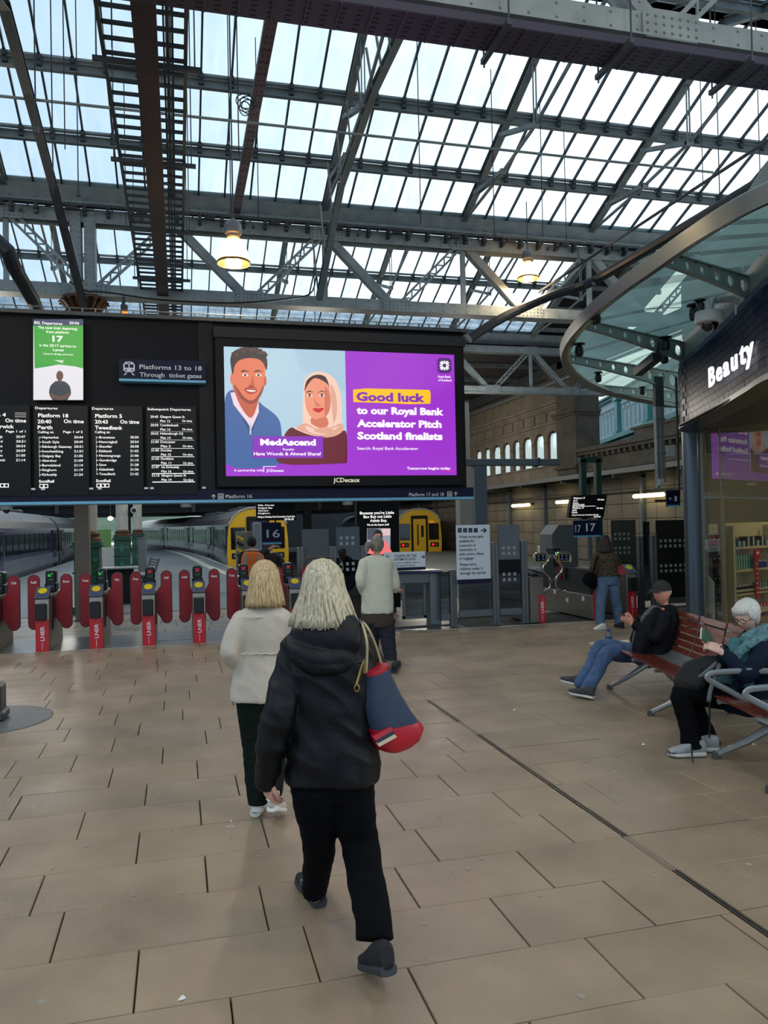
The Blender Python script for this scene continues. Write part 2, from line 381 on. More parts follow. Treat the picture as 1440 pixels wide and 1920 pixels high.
# ================================================================== glazed roof
TY = [-3.3, 7.2, 17.7, 28.2, 38.7]       # gutter / truss lines
ZG = 8.98; SL = .404; RUN = 5.25
X0R = 3.32; RS = 3.34                     # rafter positions X0R + k*RS, glazing bars every RS/6
XA, XB = X0R - 3*RS, X0R + 4*RS
roofglass = glass('roof_glass', (232,242,248), .42, .0, .3, (205,222,235), rnd=.45)
bar_m = mat('glazing_bar_dark', (58,64,68), .6)
def slope_pts(gy, side):
    """side +1: slope falling away from camera down to gutter gy; -1: rising beyond gutter gy"""
    return lambda u: (gy - side*u/math.sqrt(1+SL*SL), ZG + u*SL/math.sqrt(1+SL*SL))
SLEN = RUN*math.sqrt(1+SL*SL)
pane_me = {}
_labn = {}
def make_slope(gy, side, label, detail, uu=(0, 1.50, 3.08, 4.6, SLEN), XB=XB):
    f = slope_pts(gy, side); r = root('glazed_roof', label, 'roof', (X0R, gy, ZG))
    nr = -.02
    xs = [XA + i*RS/6 for i in range(int(round((XB-XA)/(RS/6)))+1)]
    rest = MB()
    for a, b in zip(uu[:-1], uu[1:]):
        (ya, za), (yb, zb) = f(a+.03), f(b-.03)
        for x, xn in zip(xs[:-1], xs[1:]):
            if detail:
                key = (gy, side, a)
                if key not in pane_me:
                    m = MB(); wd = RS/6-.03
                    m.add([(0,ya-gy,za-ZG),(wd,ya-gy,za-ZG),(wd,yb-gy,zb-ZG),(0,yb-gy,zb-ZG),(0,ya-gy,za-ZG+.008),(wd,ya-gy,za-ZG+.008),(wd,yb-gy,zb-ZG+.008),(0,yb-gy,zb-ZG+.008)],
                          [(0,3,2,1)])
                    me = bpy.data.meshes.new('pane'); me.from_pydata(m.v[:4], [], [(0,1,2,3)]); me.materials.append(roofglass); pane_me[key] = me
                o = bpy.data.objects.new('pane', pane_me[key]); COL.objects.link(o); o.parent = r; o.location = (x+.015-X0R, 0, 0)
            else: rest.quad((x+.015,ya,za),(xn-.015,ya,za),(xn-.015,yb,zb),(x+.015,yb,zb))
    if not detail: rest.build('glass_sheet', roofglass, r, kind='stuff')
    # glazing bars
    (ya, za), (yb, zb) = f(-.05), f(SLEN)
    if detail:
        bmx = MB(); bmx.beam((0,ya-gy,za-ZG-.03),(0,yb-gy,zb-ZG-.03), .035, .07); me = None
        for i, x in enumerate(xs):
            if me is None:
                o = bmx.build('glazing_bar', bar_m); me = o.data; o.parent = r
            else: o = bpy.data.objects.new('glazing_bar', me); COL.objects.link(o); o.parent = r
            o.location = (x-X0R, 0, 0)
    else:
        m = MB()
        for x in xs: m.beam((x,ya,za-.03),(x,yb,zb-.03), .035, .07)
        m.build('glazing_bar', bar_m, r, kind='stuff')
    # purlins with cleats
    for u in uu[1:-1]:
        y, z = f(u); m = MB(); m.ibeam((XA,y,z-.17),(XB,y,z-.17), .10, .17, .02); m.build('purlin', steel_md, r)
        m2 = MB(); m2.beam((XA,y,z-.01),(XB,y,z-.01), .10, .04); m2.build('purlin_cap', steel, r)
        if detail:
            c = MB()
            for x in xs: c.box((x-.045, y-.07, z-.2), (x+.045, y+.07, z-.02)); c.box((x-.03, y-.11, z-.11), (x+.03, y+.11, z-.0))
            c.build('cleat', steel_dk, r, kind='stuff')
    # foot flashing and foot cleats
    y, z = f(0.02); y2, z2 = f(.24)
    m = MB(); m.add([(XA,y,z-.02),(XB,y,z-.02),(XB,y2,z2-.02),(XA,y2,z2-.02),(XA,y,z+.0),(XB,y,z+.0),(XB,y2,z2+.0),(XA,y2,z2+.0)], [(0,3,2,1),(4,5,6,7),(0,1,5,4),(1,2,6,5),(2,3,7,6),(3,0,4,7)])
    m.build('foot_flashing', mat('pale_blue_flashing', (170,196,206), .6, 0, .1, 3), r)
    if detail:
        c = MB()
        for x in xs: c.box((x-.05, y-.02, z-.16), (x+.05, y+.1, z-.02))
        c.build('cleat', steel_dk, r, kind='stuff')
    # ridge
    y, z = f(SLEN); m = MB(); m.beam((XA,y,z),(XB,y,z), .2, .14); m.build('ridge_cap', steel_md, r)
    # rafter trusses
    for k in range(8):
        x = XA + k*RS
        if not (XA <= x <= XB+.01): continue
        (ya, za), (yb, zb) = f(-.1), f(SLEN)
        m = MB(); m.ibeam((x,ya,za-.14),(x,yb,zb-.14), .14, .18, .02); m.build('rafter', steel_md, r)
        if detail:
            # lower tie with struts
            lo = [Vector((x, gy-q, ZG+dz)) for q, dz in ((.1,-.12),(2.55,.06),(4.1,.26),(6.7,.98))]
            m = MB()
            for a, b in zip(lo[:-1], lo[1:]): m.beam(a, b, .05, .05)
            m.build('tie_rod', steel_md, r)
            for q, b in ((1.0, lo[1]), (2.5, lo[2])):
                a = Vector((x, gy-q, ZG+q*SL-.16)); m = MB()
                for dx in (-.05,.05): m.beam(a+Vector((dx,0,0)), b+Vector((dx,0,0)), .02, .08)
                m.lathe([(.06,-.06),(.06,.06)], b, 10, 'x'); m.build('strut', steel, r)
            m = MB(); 
            for dx in (-.03,.03): m.beam(lo[2]+Vector((dx,0,0)), Vector((x+dx, gy-4.1, ZG+4.1*SL-.2)), .018, .03, (0,1,0))
            m.build('hanger_rod', steel, r)
    return r
make_slope(17.7, 1, 'nearest glazed roof slope in view, large panes falling away to the gutter', True)
make_slope(28.2, 1, 'farther glazed roof slope seen through the riveted lattice truss', True, XB=X0R+3*RS)
make_slope(7.2, -1, 'glazed roof slope rising from the nearest gutter at the top right', False)
make_slope(7.2, 1, 'glazed roof slope over the photographer, before the nearest truss', False)
make_slope(17.7, -1, 'glazed roof slope rising beyond the gutter over the station columns', False)
make_slope(28.2, -1, 'glazed roof slope rising beyond the farthest gutter', False)
make_slope(-3.3, -1, 'glazed roof slope behind the photographer', False)
for gy_ in (38.7, 49.2, 59.7):
    for sd_ in (1, -1): make_slope(gy_, sd_, 'glazed roof slope over the far platforms, hidden behind the departure board', False, XB=4.7)
# gutters
for gy in TY[:-1]:
    r = root('roof_gutter', {17.7: 'long dark roof gutter along the foot of the nearest glazed slope', 7.2: 'roof gutter above the nearest riveted truss at top right', 28.2: 'roof gutter along the foot of the farther glazed slope', -3.3: 'roof gutter behind the photographer'}[gy], 'gutter', (0, gy, ZG))
    m = MB(); m.add([(XA,gy-.28,ZG-.04),(XB,gy-.28,ZG-.04),(XB,gy-.16,ZG-.34),(XA,gy-.16,ZG-.34),(XB,gy+.16,ZG-.34),(XA,gy+.16,ZG-.34),(XB,gy+.28,ZG-.04),(XA,gy+.28,ZG-.04)],
                 [(0,1,2,3),(3,2,4,5),(5,4,6,7),(0,3,5,7),(1,6,4,2)]); m.build('trough', steel_md, r)
    m = MB(); m.beam((XA,gy-.2,ZG-.40),(XB,gy-.2,ZG-.40),.08,.1); m.beam((XA,gy+.2,ZG-.40),(XB,gy+.2,ZG-.40),.08,.1); m.build('bearer', steel_dk, r)
    if gy == 17.7:
        m = MB(); x = XA+.2; i = 0
        while x < XB:
            m.box((x-.035, gy-.36, ZG-.62), (x+.035, gy-.2, ZG-.36)); m.box((x-.035, gy-.36, ZG-.66), (x+.035, gy+.1, ZG-.60))
            if i % 3 == 0: m.box((x+.1, gy-.34, ZG-.55), (x+.32, gy-.24, ZG-.46))
            if i % 5 == 2: m.sphere((x+.2, gy-.38, ZG-.68), .05, 8, 6)
            x += .47; i += 1
        m.build('bracket', steel_dk, r, kind='stuff')
        m = MB()
        x = XA
        while x < XB: m.box((x, gy-.46, ZG-.47), (x+.05, gy-.36, ZG-.44)); x += .09
        m.box((XA, gy-.47, ZG-.48), (XB, gy-.455, ZG-.42)); m.box((XA, gy-.365, ZG-.48), (XB, gy-.35, ZG-.42)); m.build('cable_tray', steel_md, r)
# riveted trusses along X
def rivet(mb, p, r, ax=-1):
    x, y, z = p; n = 6; vs = [(x+r*math.cos(2*math.pi*k/n), y, z+r*math.sin(2*math.pi*k/n)) for k in range(n)] + [(x+r*.55*math.cos(2*math.pi*k/n), y+ax*r*.6, z+r*.55*math.sin(2*math.pi*k/n)) for k in range(n)]
    mb.add(vs, [(k,(k+1)%n,n+(k+1)%n,n+k) for k in range(n)] + [tuple(range(n,2*n))])
def make_truss(ty, label, rivets=True):
    r = root('lattice_truss', label, 'truss', (-1.69, ty, 6.66)); zt, zb = 8.34, 6.80; hc = .24
    x0, x1 = XA+.1, XB-.1
    for nm, z in (('top_chord', zt), ('bottom_chord', zb)):
        m = MB(); m.box((x0, ty-.17, z-hc/2), (x1, ty-.15, z+hc/2)); m.box((x0, ty+.15, z-hc/2), (x1, ty+.17, z+hc/2)); zz = z+hc/2 if nm == 'top_chord' else z-hc/2
        m.box((x0, ty-.2, zz-.01), (x1, ty+.2, zz+.01)); m.build(nm, steel, r)
    rv = MB()
    if rivets:
        for z in (zt-.07, zt+.07, zb-.07, zb+.07):
            x = x0+.1
            while x < x1: rivet(rv, (x, ty-.17, z), .017); x += .3
    k = 0; tops = [X0R + (i-3)*RS for i in range(9)]
    for i, t in enumerate(tops):
        for sgn in (-1, 1):
            bx = t + sgn*RS/2
            if bx < x0 or bx > x1+.2 or t < x0-.3 or t > x1+.3: continue
            a, b = Vector((t+sgn*.12, ty, zt-.05)), Vector((bx-sgn*.12, ty, zb+.05))
            nearcol = abs(bx+1.69) < .3
            if sgn > 0 and not nearcol:
                m = MB(); m.beam(a+Vector((0,-.1,0)), b+Vector((0,-.1,0)), .03, .17, (0,0,1)); m.beam(a+Vector((0,.1,0)), b+Vector((0,.1,0)), .03, .17, (0,0,1)); m.build('diagonal_brace', steel, r)
                if rivets:
                    for q in range(1, 7):
                        p = a.lerp(b, q/7); rivet(rv, (p.x, ty-.12, p.z), .012)
            else:
                m = MB(); d = (b-a).normalized(); u = Vector((0,1,0)).cross(d)
                for s_ in (-.07, .07): m.beam(a+u*s_+Vector((0,-.1,0)), b+u*s_+Vector((0,-.1,0)), .05, .05)
                L = (b-a).length; n_ = int(L/.14)
                for q in range(n_):
                    p = a + d*(q*L/n_); p2 = a + d*((q+1)*L/n_); s_ = .07 if q % 2 else -.07
                    m.beam(p+u*s_+Vector((0,-.1,0)), p2-u*s_+Vector((0,-.1,0)), .02, .03)
                m.build('lattice_brace', steel, r)
        if x0 < t < x1:
            m = MB(); m.beam((t, ty-.05, zb), (t, ty-.05, zt), .1, .1, (0,1,0)); m.build('post', steel, r)
    for z, off in ((zb, RS/2), (zt, 0)):
        for i in range(8):
            x = X0R + (i-3)*RS + off
            if not (x0 < x < x1): continue
            w_ = .34; pts = [(x-w_,z-.1),(x-w_+.05,z-.14),(x+w_-.05,z-.14),(x+w_,z-.1),(x+w_,z+.1),(x+w_-.12,z+.16),(x-w_+.12,z+.16),(x-w_,z+.1)]
            m = MB(); m.prism([(a, ty-.195, b) for a, b in pts], (0,.022,0)); m.build('gusset_plate', steel, r)
            if rivets:
                for a in range(-3, 4):
                    for b in (-.08, 0, .08): rivet(rv, (x+a*.095, ty-.195, z+b), .019)
    if rivets: rv.build('rivets', mat('rivet_heads', (104,112,112), .5), r, kind='stuff')
    return r
make_truss(17.7, 'riveted pale grey lattice truss spanning above the departure boards')
make_truss(7.2, 'riveted pale grey truss crossing the top right corner, nearest of the trusses')
make_truss(28.2, 'riveted truss farther back under the second roof gutter')
# ================================================================== departure board and advert
YB = 12.5
navy = mat('navy_sign', (15,20,54), .5, spec=.25); skyb = mat('sky_blue_strip', (112,186,222), .4)
board_m = mat('board_black', (11,12,17), .6, spec=.25); frame_m = mat('screen_frame_black', (9,10,13), .5, spec=.25)
w_emit = emit('white_letters_lit', (245,248,250), 1.0); w_flat = mat('white_print', (225,228,232), .5)
def rect_b(mb, p0, p1, Y, dep):
    """box whose front face spans the two pixel corners at depth Y"""
    a = P(p0[0], p0[1], Y); b = P(p1[0], p1[1], Y); mb.box((a.x, Y, a.z), (b.x, Y+dep, b.z)); return a, b
hb = root('departure_board', 'long black overhead board carrying the departure screens and advert above the gates', 'board', (1.0, YB, 2.14))
m = MB(); m.box((-4.6, YB, 2.30), (4.70, YB+.40, 4.93)); m.build('board_body', board_m, hb)
for i, x in enumerate((-4.0, -2.45, -.9, 0.3)):
    pass
m = MB(); m.box((.34, YB-.03, 2.32), (.56, YB, 4.93)); m.build('board_pilaster', mat('board_pilaster', (17,17,20), .5, spec=.3), hb)
m = MB(); m.box((-4.6, YB-.06, 2.175), (4.80, YB+.42, 2.33)); m.build('lower_fascia', navy, hb)
m = MB(); m.box((-4.6, YB-.065, 2.135), (4.80, YB+.42, 2.175)); m.build('light_strip', skyb, hb)
m = MB(); m.box((-4.6, YB-.12, 4.93), (4.75, YB+.4, 4.985)); m.build('top_trim', steel_dk, hb)
m = MB(); x = -4.4
while x < 4.6: m.box((x, YB-.1, 4.985), (x+.02, YB-.08, 5.04)); x += .18
m.tube([(-4.4, YB-.09, 5.04), (4.6, YB-.09, 5.04)], .008, 5); m.build('top_wire', steel_md, hb)
def arrow_up(mb, c, s, Y):
    x, z = c.x, c.z
    mb.poly([(x-s*.09,Y,z-s*.5),(x+s*.09,Y,z-s*.5),(x+s*.09,Y,z+s*.3),(x-s*.09,Y,z+s*.3)])
    for g in (-1, 1): mb.poly([(x,Y,z+s*.5),(x+g*s*.42,Y,z+s*.08),(x+g*s*.42,Y,z-s*.1),(x,Y,z+s*.3)])
def train_icon(mb, c, s, Y, solid=True):
    x, z = c.x, c.z
    # a rounded square outline with a cab face inside
    for a in ((-.5,-.5,.5,-.38),(-.5,.38,.5,.5),(-.5,-.38,-.38,.38),(.38,-.38,.5,.38),(-.26,-.1,-.2,.26),(.2,-.1,.26,.26),(-.2,.2,.2,.26),(-.26,-.26,.26,-.08),(-.2,-.02,.2,.04)):
        mb.poly([(x+a[0]*s,Y,z+a[1]*s),(x+a[2]*s,Y,z+a[1]*s),(x+a[2]*s,Y,z+a[3]*s),(x+a[0]*s,Y,z+a[3]*s)])
def words(mb, Y, items):
    for it in items:
        px, py, txt, cap, wd = it[:5]; al = it[5] if len(it) > 5 else 'l'; bold = it[6] if len(it) > 6 else .01
        s = S(Y, px, py); o = P(px, py, Y)
        put_text(mb, txt, o, (1,0,0), (0,0,1), cap*s, al, bold, wd*s if wd else None)
t = MB(); Yt = YB-.063
words(t, Yt, [(423,934,'Platform 16',6.6,49), (767,930.5,'Platform 17 and 18',6.6,69)])
arrow_up(t, P(400.5,931,Yt), .075, Yt); train_icon(t, P(414,930.5,Yt), .085, Yt)
train_icon(t, P(843,926,Yt), .085, Yt); arrow_up(t, P(854.5,926,Yt), .075, Yt)
t.build('lettering', w_flat, hb, fix=False)
# --- departure screens
def screen(label, p0, p1, depth=.07, name='departure_screen', Yf=YB-.08, bez=frame_m, face=None, cat='screen', group=None, b=1.6):
    a = P(p0[0], p0[1], Yf); c = P(p1[0], p1[1], Yf)
    r = root(name, label, cat, ((a.x+c.x)/2, Yf+depth, c.z), group)
    m = MB(); m.box((a.x, Yf, a.z), (c.x, Yf+depth, c.z)); m.build('casing', bez, r)
    bb = b*S(Yf); m = MB(); m.box((a.x+bb, Yf-.004, a.z-bb), (c.x-bb, Yf, c.z+bb)); m.build('display', face or mat('screen_black', (8,9,9), .3, spec=.25), r)
    return r
Ys = YB-.088
wl = emit('board_white_text', (250,250,245), 1.15)
def dep(label, x0, x1, items, lines=(), icon=None, rows=None):
    r = screen(label, (x0, 758+ (x0/270)*2), (x1, 930 - x0/270*3), group='departure screens in a row on the black board')
    t = MB(); words(t, Ys-.003, items)
    for (ax, ay, bx, by) in lines:
        p, q = P(ax, ay, Ys-.003), P(bx, by, Ys-.003); t.box((p.x, Ys-.005, q.z), (q.x, Ys-.003, p.z))
    if icon:
        ix, iy, n = icon; s = S(Ys)
        for k in range(n):
            o = P(ix+k*8, iy, Ys-.003)
            for a in ((0,0,7,1.2),(0,5.4,7,6.6),(0,0,1.2,6.6),(5.8,0,7,6.6)): t.box((o.x+a[0]*s, Ys-.005, o.z+a[1]*s), (o.x+a[2]*s, Ys-.003, o.z+a[3]*s))
    t.build('lettering', wl, r, fix=False)
    g = MB(); q = P(x0+8, 929, Ys)
    for dx in (-.07, .93): g.box((q.x+dx*(x1-x0)*S(Ys)-.02, Ys-.01, 2.345), (q.x+dx*(x1-x0)*S(Ys)+.035, Ys, 2.375))
    g.build('label_tag', w_flat, r); return r
L2 = ['Haymarket','South Gyle','Edinburgh Gateway','Inverkeithing','Dalgety Bay','Aberdour','Burntisland','Kinghorn','Kirkcaldy']
T2 = ['20:44','20:49','20:51','21:01','21:05','21:09','21:14','21:19','21:24']
W2 = [29,30,52,37,33,26,32,25,26]
it = [(66,767,'Departures',4.6,39),(71.5,782,'Platform 18',7,53,'l',.02),(70.5,793.5,'20:40',7,24,'l',.02),(157,793.5,'On time',7,35,'r',.02),(70.5,804.5,'Perth',7,26,'l',.02),(71,812,'Calling at:',4.4,28),(155,812,'Page 1 of 2',4.4,34,'r')]
it += [(79,822+i*8.75,n,4.6,W2[i]) for i, n in enumerate(L2)] + [(155.5,822+i*8.75,n,4.6,15.5,'r') for i, n in enumerate(T2)] + [(73,905,'ScotRail',5.4,26.5,'l',.02)]
dep('black departure screen for platform 18 to Perth, below the green sign-language screen', 62.5, 168, it, [(73,819,74.4,895)] + [(74,819.6+i*8.75,77,820.8+i*8.75) for i in range(9)], (74,915,2))
L3 = ['Brunstane','Newcraighall','Shawfair','Eskbank','Newtongrange','Gorebridge','Stow','Galashiels','Tweedbank']
T3 = ['20:50','20:54','20:58','21:02','21:06','21:10','21:28','21:36','21:42']
W3 = [28,32,23,23,38,31,13,26,29]
it = [(172.5,768,'Departures',4.6,38),(178.5,783,'Platform 5',7,48,'l',.02),(178,794,'20:43',7,23,'l',.02),(261,794.5,'On time',7,34,'r',.02),(178,805,'Tweedbank',7,49,'l',.02),(178,812,'Calling at:',4.4,27)]
it += [(186,822+i*8.6,n,4.6,W3[i]) for i, n in enumerate(L3)] + [(260,822+i*8.6,n,4.6,15,'r') for i, n in enumerate(T3)] + [(180,904,'ScotRail',5.4,26,'l',.02)]
dep('black departure screen for platform 5 to Tweedbank, third from the left', 170.5, 270, it, [(180,818,181.4,889)] + [(181,819.6+i*8.6,184,820.8+i*8.6) for i in range(9)], (181,914,3))
N4 = [('20:45','Glasgow Queen St','Plat 12',45),('20:50','Cowdenbeath','Plat 16',33),('20:52','Helensburgh Ctl','Plat 14',41),('21:00','Doncaster','Plat 2',27),('21:00','Dundee','Plat 15',20),('21:03','Dunblane','Plat 11',23),('21:07','via Kirkcaldy','Plat 16',33),('21:15','Glasgow Queen St','Plat 14',45)]
it = [(276.5,769,'Subsequent Departures',4.6,79)]; ln = []
for i, (a, b, c, wd) in enumerate(N4):
    y = 783.3+i*15.75; dx = i*.35
    it += [(282+dx,y,a,4.5,14),(300+dx,y,b,4.5,wd),(300.5+dx,y+8,c,4.3,18),(360+dx,y+8,'On time',4.3,18,'r')]; ln.append((283+dx,y+9.6,363+dx,y+10.6))
dep('black screen headed subsequent departures, rightmost of the departure screens', 273, 371, it, ln)
it = [(11,781,'Platform 4',7,50,'r',.02),(49,792,'On time',7,36,'r',.02),(26,803,'North Berwick',7,64,'r',.02),(48,811,'Page 1 of 1',4.4,34,'r')]
it += [(4.6 if i < 5 else 10,821+i*8.75,n,4.6,None,'r') for i, n in enumerate(['Musselburgh','Wallyford','Prestonpans','Longniddry','Drem','North Berwick'])] + [(47.5,821+i*8.75,n,4.6,16,'r') for i, n in enumerate(['20:47','20:51','20:54','20:59','21:05','21:14'])]
dep('departure screen for platform 4, cut off by the left edge of the photo', -42, 58.5, it, [(28,774,49,774.8),(28,777.5,49,778.3),(28,781,49,781.8)], (0,914,2))
# --- sign language screen
r = screen('green and white sign language departures screen above the platform 18 screen', (61,597), (157.5,751.5), name='sign_language_screen', Yf=YB-.13, b=1.2)
Yg = YB-.136
def flat(name, pts, m, par, Y, sm=0, to=P):
    q = [to(x, y, Y) if to is P else to(x, y, Y) for x, y in pts]
    if sm: q = smooth_curve(q, sm)
    mb = MB(); bm = bmesh.new(); vs = [bm.verts.new(v) for v in q]; bm.faces.new(vs); bmesh.ops.triangulate(bm, faces=bm.faces[:]); mb.bm(bm)
    if par is None: return mb
    return mb.build(name, m, par, fix=False)
class Art:
    """flat printed / lit picture: layers of outlines, 0.4 mm apart, one mesh per picture"""
    def __init__(s, Y, conv=lambda x, y: (x, y)): s.mb = MB(); s.Y = Y; s.c = conv; s.m = []; s.k = 0
    def mi(s, m):
        if m not in s.m: s.m.append(m)
        s.mb.cur = s.m.index(m)
    def sh(s, pts, m, sm=0):
        s.mi(m); Y = s.Y - .0005*s.k; s.k += 1
        q = [P(*s.c(x, y), Y) for x, y in pts]
        if sm: q = smooth_curve(q, sm)
        bm = bmesh.new(); f = bm.faces.new([bm.verts.new(v) for v in q]); bmesh.ops.triangulate(bm, faces=[f]); s.mb.bm(bm)
    def el(s, x, y, rx, ry, m, rot=0, n=16):
        s.sh([(x+rx*math.cos(t)*math.cos(rot)-ry*math.sin(t)*math.sin(rot), y+rx*math.cos(t)*math.sin(rot)+ry*math.sin(t)*math.cos(rot)) for t in [2*math.pi*i/n for i in range(n)]], m)
    def rc(s, x0, y0, x1, y1, m): s.sh([(x0,y0),(x1,y0),(x1,y1),(x0,y1)], m)
    def tx(s, x, y, t, cap, wd, m, al='l', bold=.01, sc=1.0):
        s.mi(m); Y = s.Y - .0005*s.k; s.k += 1; p = s.c(x, y); k = S(Y)*sc
        put_text(s.mb, t, P(p[0], p[1], Y), (1,0,0), (0,0,1), cap*k, al, bold, wd*k if wd else None)
    def done(s, name, par): return s.mb.build(name, s.m, par, fix=False)
def E_(c, s=1.0): return emit('lit_%d_%d_%d' % c, c, s)
a = Art(Yg)
a.rc(62.5,598.5,156,750, E_((228,226,232)))
a.sh([(63,598.5),(156,600),(156,691),(140,687),(110,683.5),(88,685),(66,691),(65,690)], E_((42,160,48)))
a.rc(62,598.5,156,610.5, E_((24,50,92)))
a.tx(64.5,607.3,'BSL Departures',4.8,44, wl); a.tx(148.5,608.5,'20:06',4.8,16, wl, 'r')
a.tx(108,617.5,'The next train departing',4.6,62, wl, 'c'); a.tx(108,625,'from platform',4.6,36, wl, 'c'); a.tx(108.5,640.5,'17',10,17, wl, 'c', .03)
a.tx(108.5,650.5,'is the 20:17 service to',4.6,58, wl, 'c'); a.tx(109.5,658.5,'Leven',4.8,17, wl, 'c'); a.tx(109.5,665.5,'Cameron Bridge and Leven',2.8,48, wl, 'c')
a.sh([(101,675),(119,675.5),(118,681),(109,678)], E_((200,225,200)))
skin = E_((92,62,52)); shirt = E_((28,44,56))
a.sh([(101,717),(106,714.5),(117,714.5),(124,717),(131,725),(133,738),(127,739),(127,749.5),(98,749.5),(97,739),(92,738),(94,725)], shirt, 3)
a.sh([(93,738),(98,738),(110,742),(120,741),(128,737),(133,737),(131,743),(122,748),(112,750),(102,748),(94,744)], skin, 3)
a.el(112,704.5,6.6,9.4, skin); a.sh([(108,710),(116,710),(115,717),(109,717)], skin)
a.el(109.5,703,.9,.5, E_((30,20,20))); a.el(114.7,703,.9,.5, E_((30,20,20))); a.el(112.2,709,2,.5, E_((60,25,25)))
a.done('picture', r)
# --- platforms sign
r = root('direction_sign', 'navy hanging sign reading platforms 13 to 18 through ticket gates', 'sign', P(304,716,YB-.12))
p, q = P(222.5,672.5,YB-.2), P(386,718,YB-.2)
m = MB(); m.box((p.x,YB-.2,q.z+.035),(q.x,YB-.01,p.z)); m.build('panel', navy, r)
m = MB(); m.box((p.x,YB-.203,q.z),(q.x,YB-.01,q.z+.035)); m.build('light_strip', skyb, r)
t = MB(); Yq = YB-.203
words(t, Yq, [(261.5,691.5,'Platforms 13 to 18',8.6,114),(262,706,'Through  ticket gates',8.2,113)])
cx = P(242,690,Yq); s = S(Yq)
def pl_(pts): t.poly([(cx.x+x*s, Yq, cx.z+y*s) for x, y in pts])
ro = [(-9.5,-4),(-9.5,6),(-6,10.5),(0,11.5),(6,10.5),(9.5,6),(9.5,-4),(6,-7),(-6,-7)]
bm = bmesh.new(); f = bm.faces.new([bm.verts.new((cx.x+x*s,Yq,cx.z+y*s)) for x,y in ro]); t.bm(bm)
for g in (-1,1): pl_([(g*3,-8),(g*5,-8),(g*9.5,-12.5),(g*6.5,-12.5)])
t.build('lettering', w_flat, r, fix=False)
t = MB(); Yq -= .002
for g in (-1,1): pl_([(g*1,.5),(g*7.2,.5),(g*7.2,6.5),(g*1,6.5)]); t.lathe([(1.5*s,0),(1.4*s,-.001)], (cx.x+g*5.2*s, Yq, cx.z-3.6*s), 10, 'y')
pl_([(-3,8.2),(3,8.2),(3,9.6),(-3,9.6)])
t.build('icon_windows', navy, r, fix=False)
# --- big advert screen
Ya = YB-.20
r = root('advert_screen', 'huge lit advert screen, purple and pale blue, in a deep black frame', 'screen', (P(640,905,Ya).x, YB, P(640,905,Ya).z))
def A(x, y): return (400 + x/2.88, 620 + y/2.88)
o0, o1 = P(*A(8,28), Ya), P(*A(1358,832), Ya); i0, i1 = P(*A(56,84), Ya), P(*A(1316,780), Ya)
m = MB(); zt, zb = o0.z-.0, o1.z; m.box((o0.x,Ya,i0.z),(o1.x,YB,zt)); m.box((o0.x,Ya,zb),(o1.x,YB,i1.z)); m.box((o0.x,Ya,i1.z),(i0.x,YB,i0.z)); m.box((i1.x,Ya,i1.z),(o1.x,YB,i0.z)); m.build('frame', frame_m, r)
m = MB(); m.box((o0.x-.02,Ya-.03,zt-.02),(o1.x+.05,YB,zt+.14)); m.build('hood', mat('hood_dark', (16,17,21), .6), r)
m = MB(); m.box((i0.x,Ya+.02,i1.z),(i1.x,Ya+.04,i0.z)); m.build('panel', blackm, r)
a = Art(Ya+.018, A)
pur = E_((158,46,205)); pur2 = E_((128,34,176)); sky_ = E_((178,208,226)); white = E_((255,250,255), 1.1); yel = E_((252,196,20))
a.sh([(56,70),(1306,122),(1320,777),(76,783)], pur)
a.rc(40,60,1330,800, pur)
a.sh([(40,60),(710,60),(720,560),(722,690),(712,708),(690,717),(40,717)], sky_)
a.sh([(420,60),(710,60),(716,330),(600,300),(470,200)], E_((170,200,220)))
# man
jump = E_((66,100,160)); jumpd = E_((48,76,132)); sk = E_((226,120,88)); sks = E_((196,92,64)); skd = E_((150,66,48)); hr = E_((52,40,42)); shp = E_((240,214,226))
a.sh([(60,717),(60,400),(88,325),(140,330),(200,360),(240,378),(275,410),(330,450),(362,500),(370,600),(372,717)], jump, 4)
a.sh([(150,400),(200,520),(262,400),(240,470),(205,560),(198,560),(160,480)], jumpd)
a.sh([(92,335),(132,330),(205,440),(244,380),(246,440),(205,530),(180,490),(110,400)], shp)
a.sh([(112,280),(250,280),(244,375),(208,470),(160,430),(122,350)], sks, 3)
a.sh([(102,190),(108,140),(150,118),(220,124),(268,150),(280,210),(276,280),(258,340),(228,382),(196,392),(160,372),(126,330),(106,270)], sk, 4)
a.el(103,258,12,32, sk); a.el(280,272,7,26, sks)
a.sh([(112,290),(136,350),(170,384),(200,396),(232,384),(262,340),(276,290),(262,310),(236,356),(205,378),(168,360),(136,318)], skd, 3)
a.sh([(96,200),(92,150),(112,110),(160,92),(205,92),(250,106),(284,140),(292,180),(286,214),(276,190),(262,166),(235,152),(190,148),(150,156),(126,172),(112,200),(108,235),(100,225)], hr, 4)
for i in range(26):
    th = i*.26; a.el(110+i*6.8, 128-34*math.sin(math.pi*(i+.5)/26)+ (i%3)*5, 14, 12, hr if i % 2 else E_((78,58,56)), th, 8)
for ex in (172,244): a.sh([(ex-18,240),(ex,230),(ex+18,242),(ex,248)], E_((240,220,215)), 3); a.el(ex,240,6.5,6.5, E_((40,22,20))); a.sh([(ex-26,224),(ex-8,212),(ex+24,222),(ex-2,220)], hr, 3)
a.sh([(212,240),(222,290),(216,302),(194,300),(202,286)], sks, 3); a.sh([(190,296),(222,300),(214,306),(196,304)], skd, 3)
a.sh([(166,316),(200,312),(240,322),(214,340),(190,340)], E_((176,62,62)), 3); a.sh([(176,321),(205,320),(232,325),(206,331)], E_((250,235,230)), 3)
a.sh([(170,312),(206,302),(240,316),(206,309)], skd, 3)
a.rc(196,500,205,560, E_((200,205,215)))
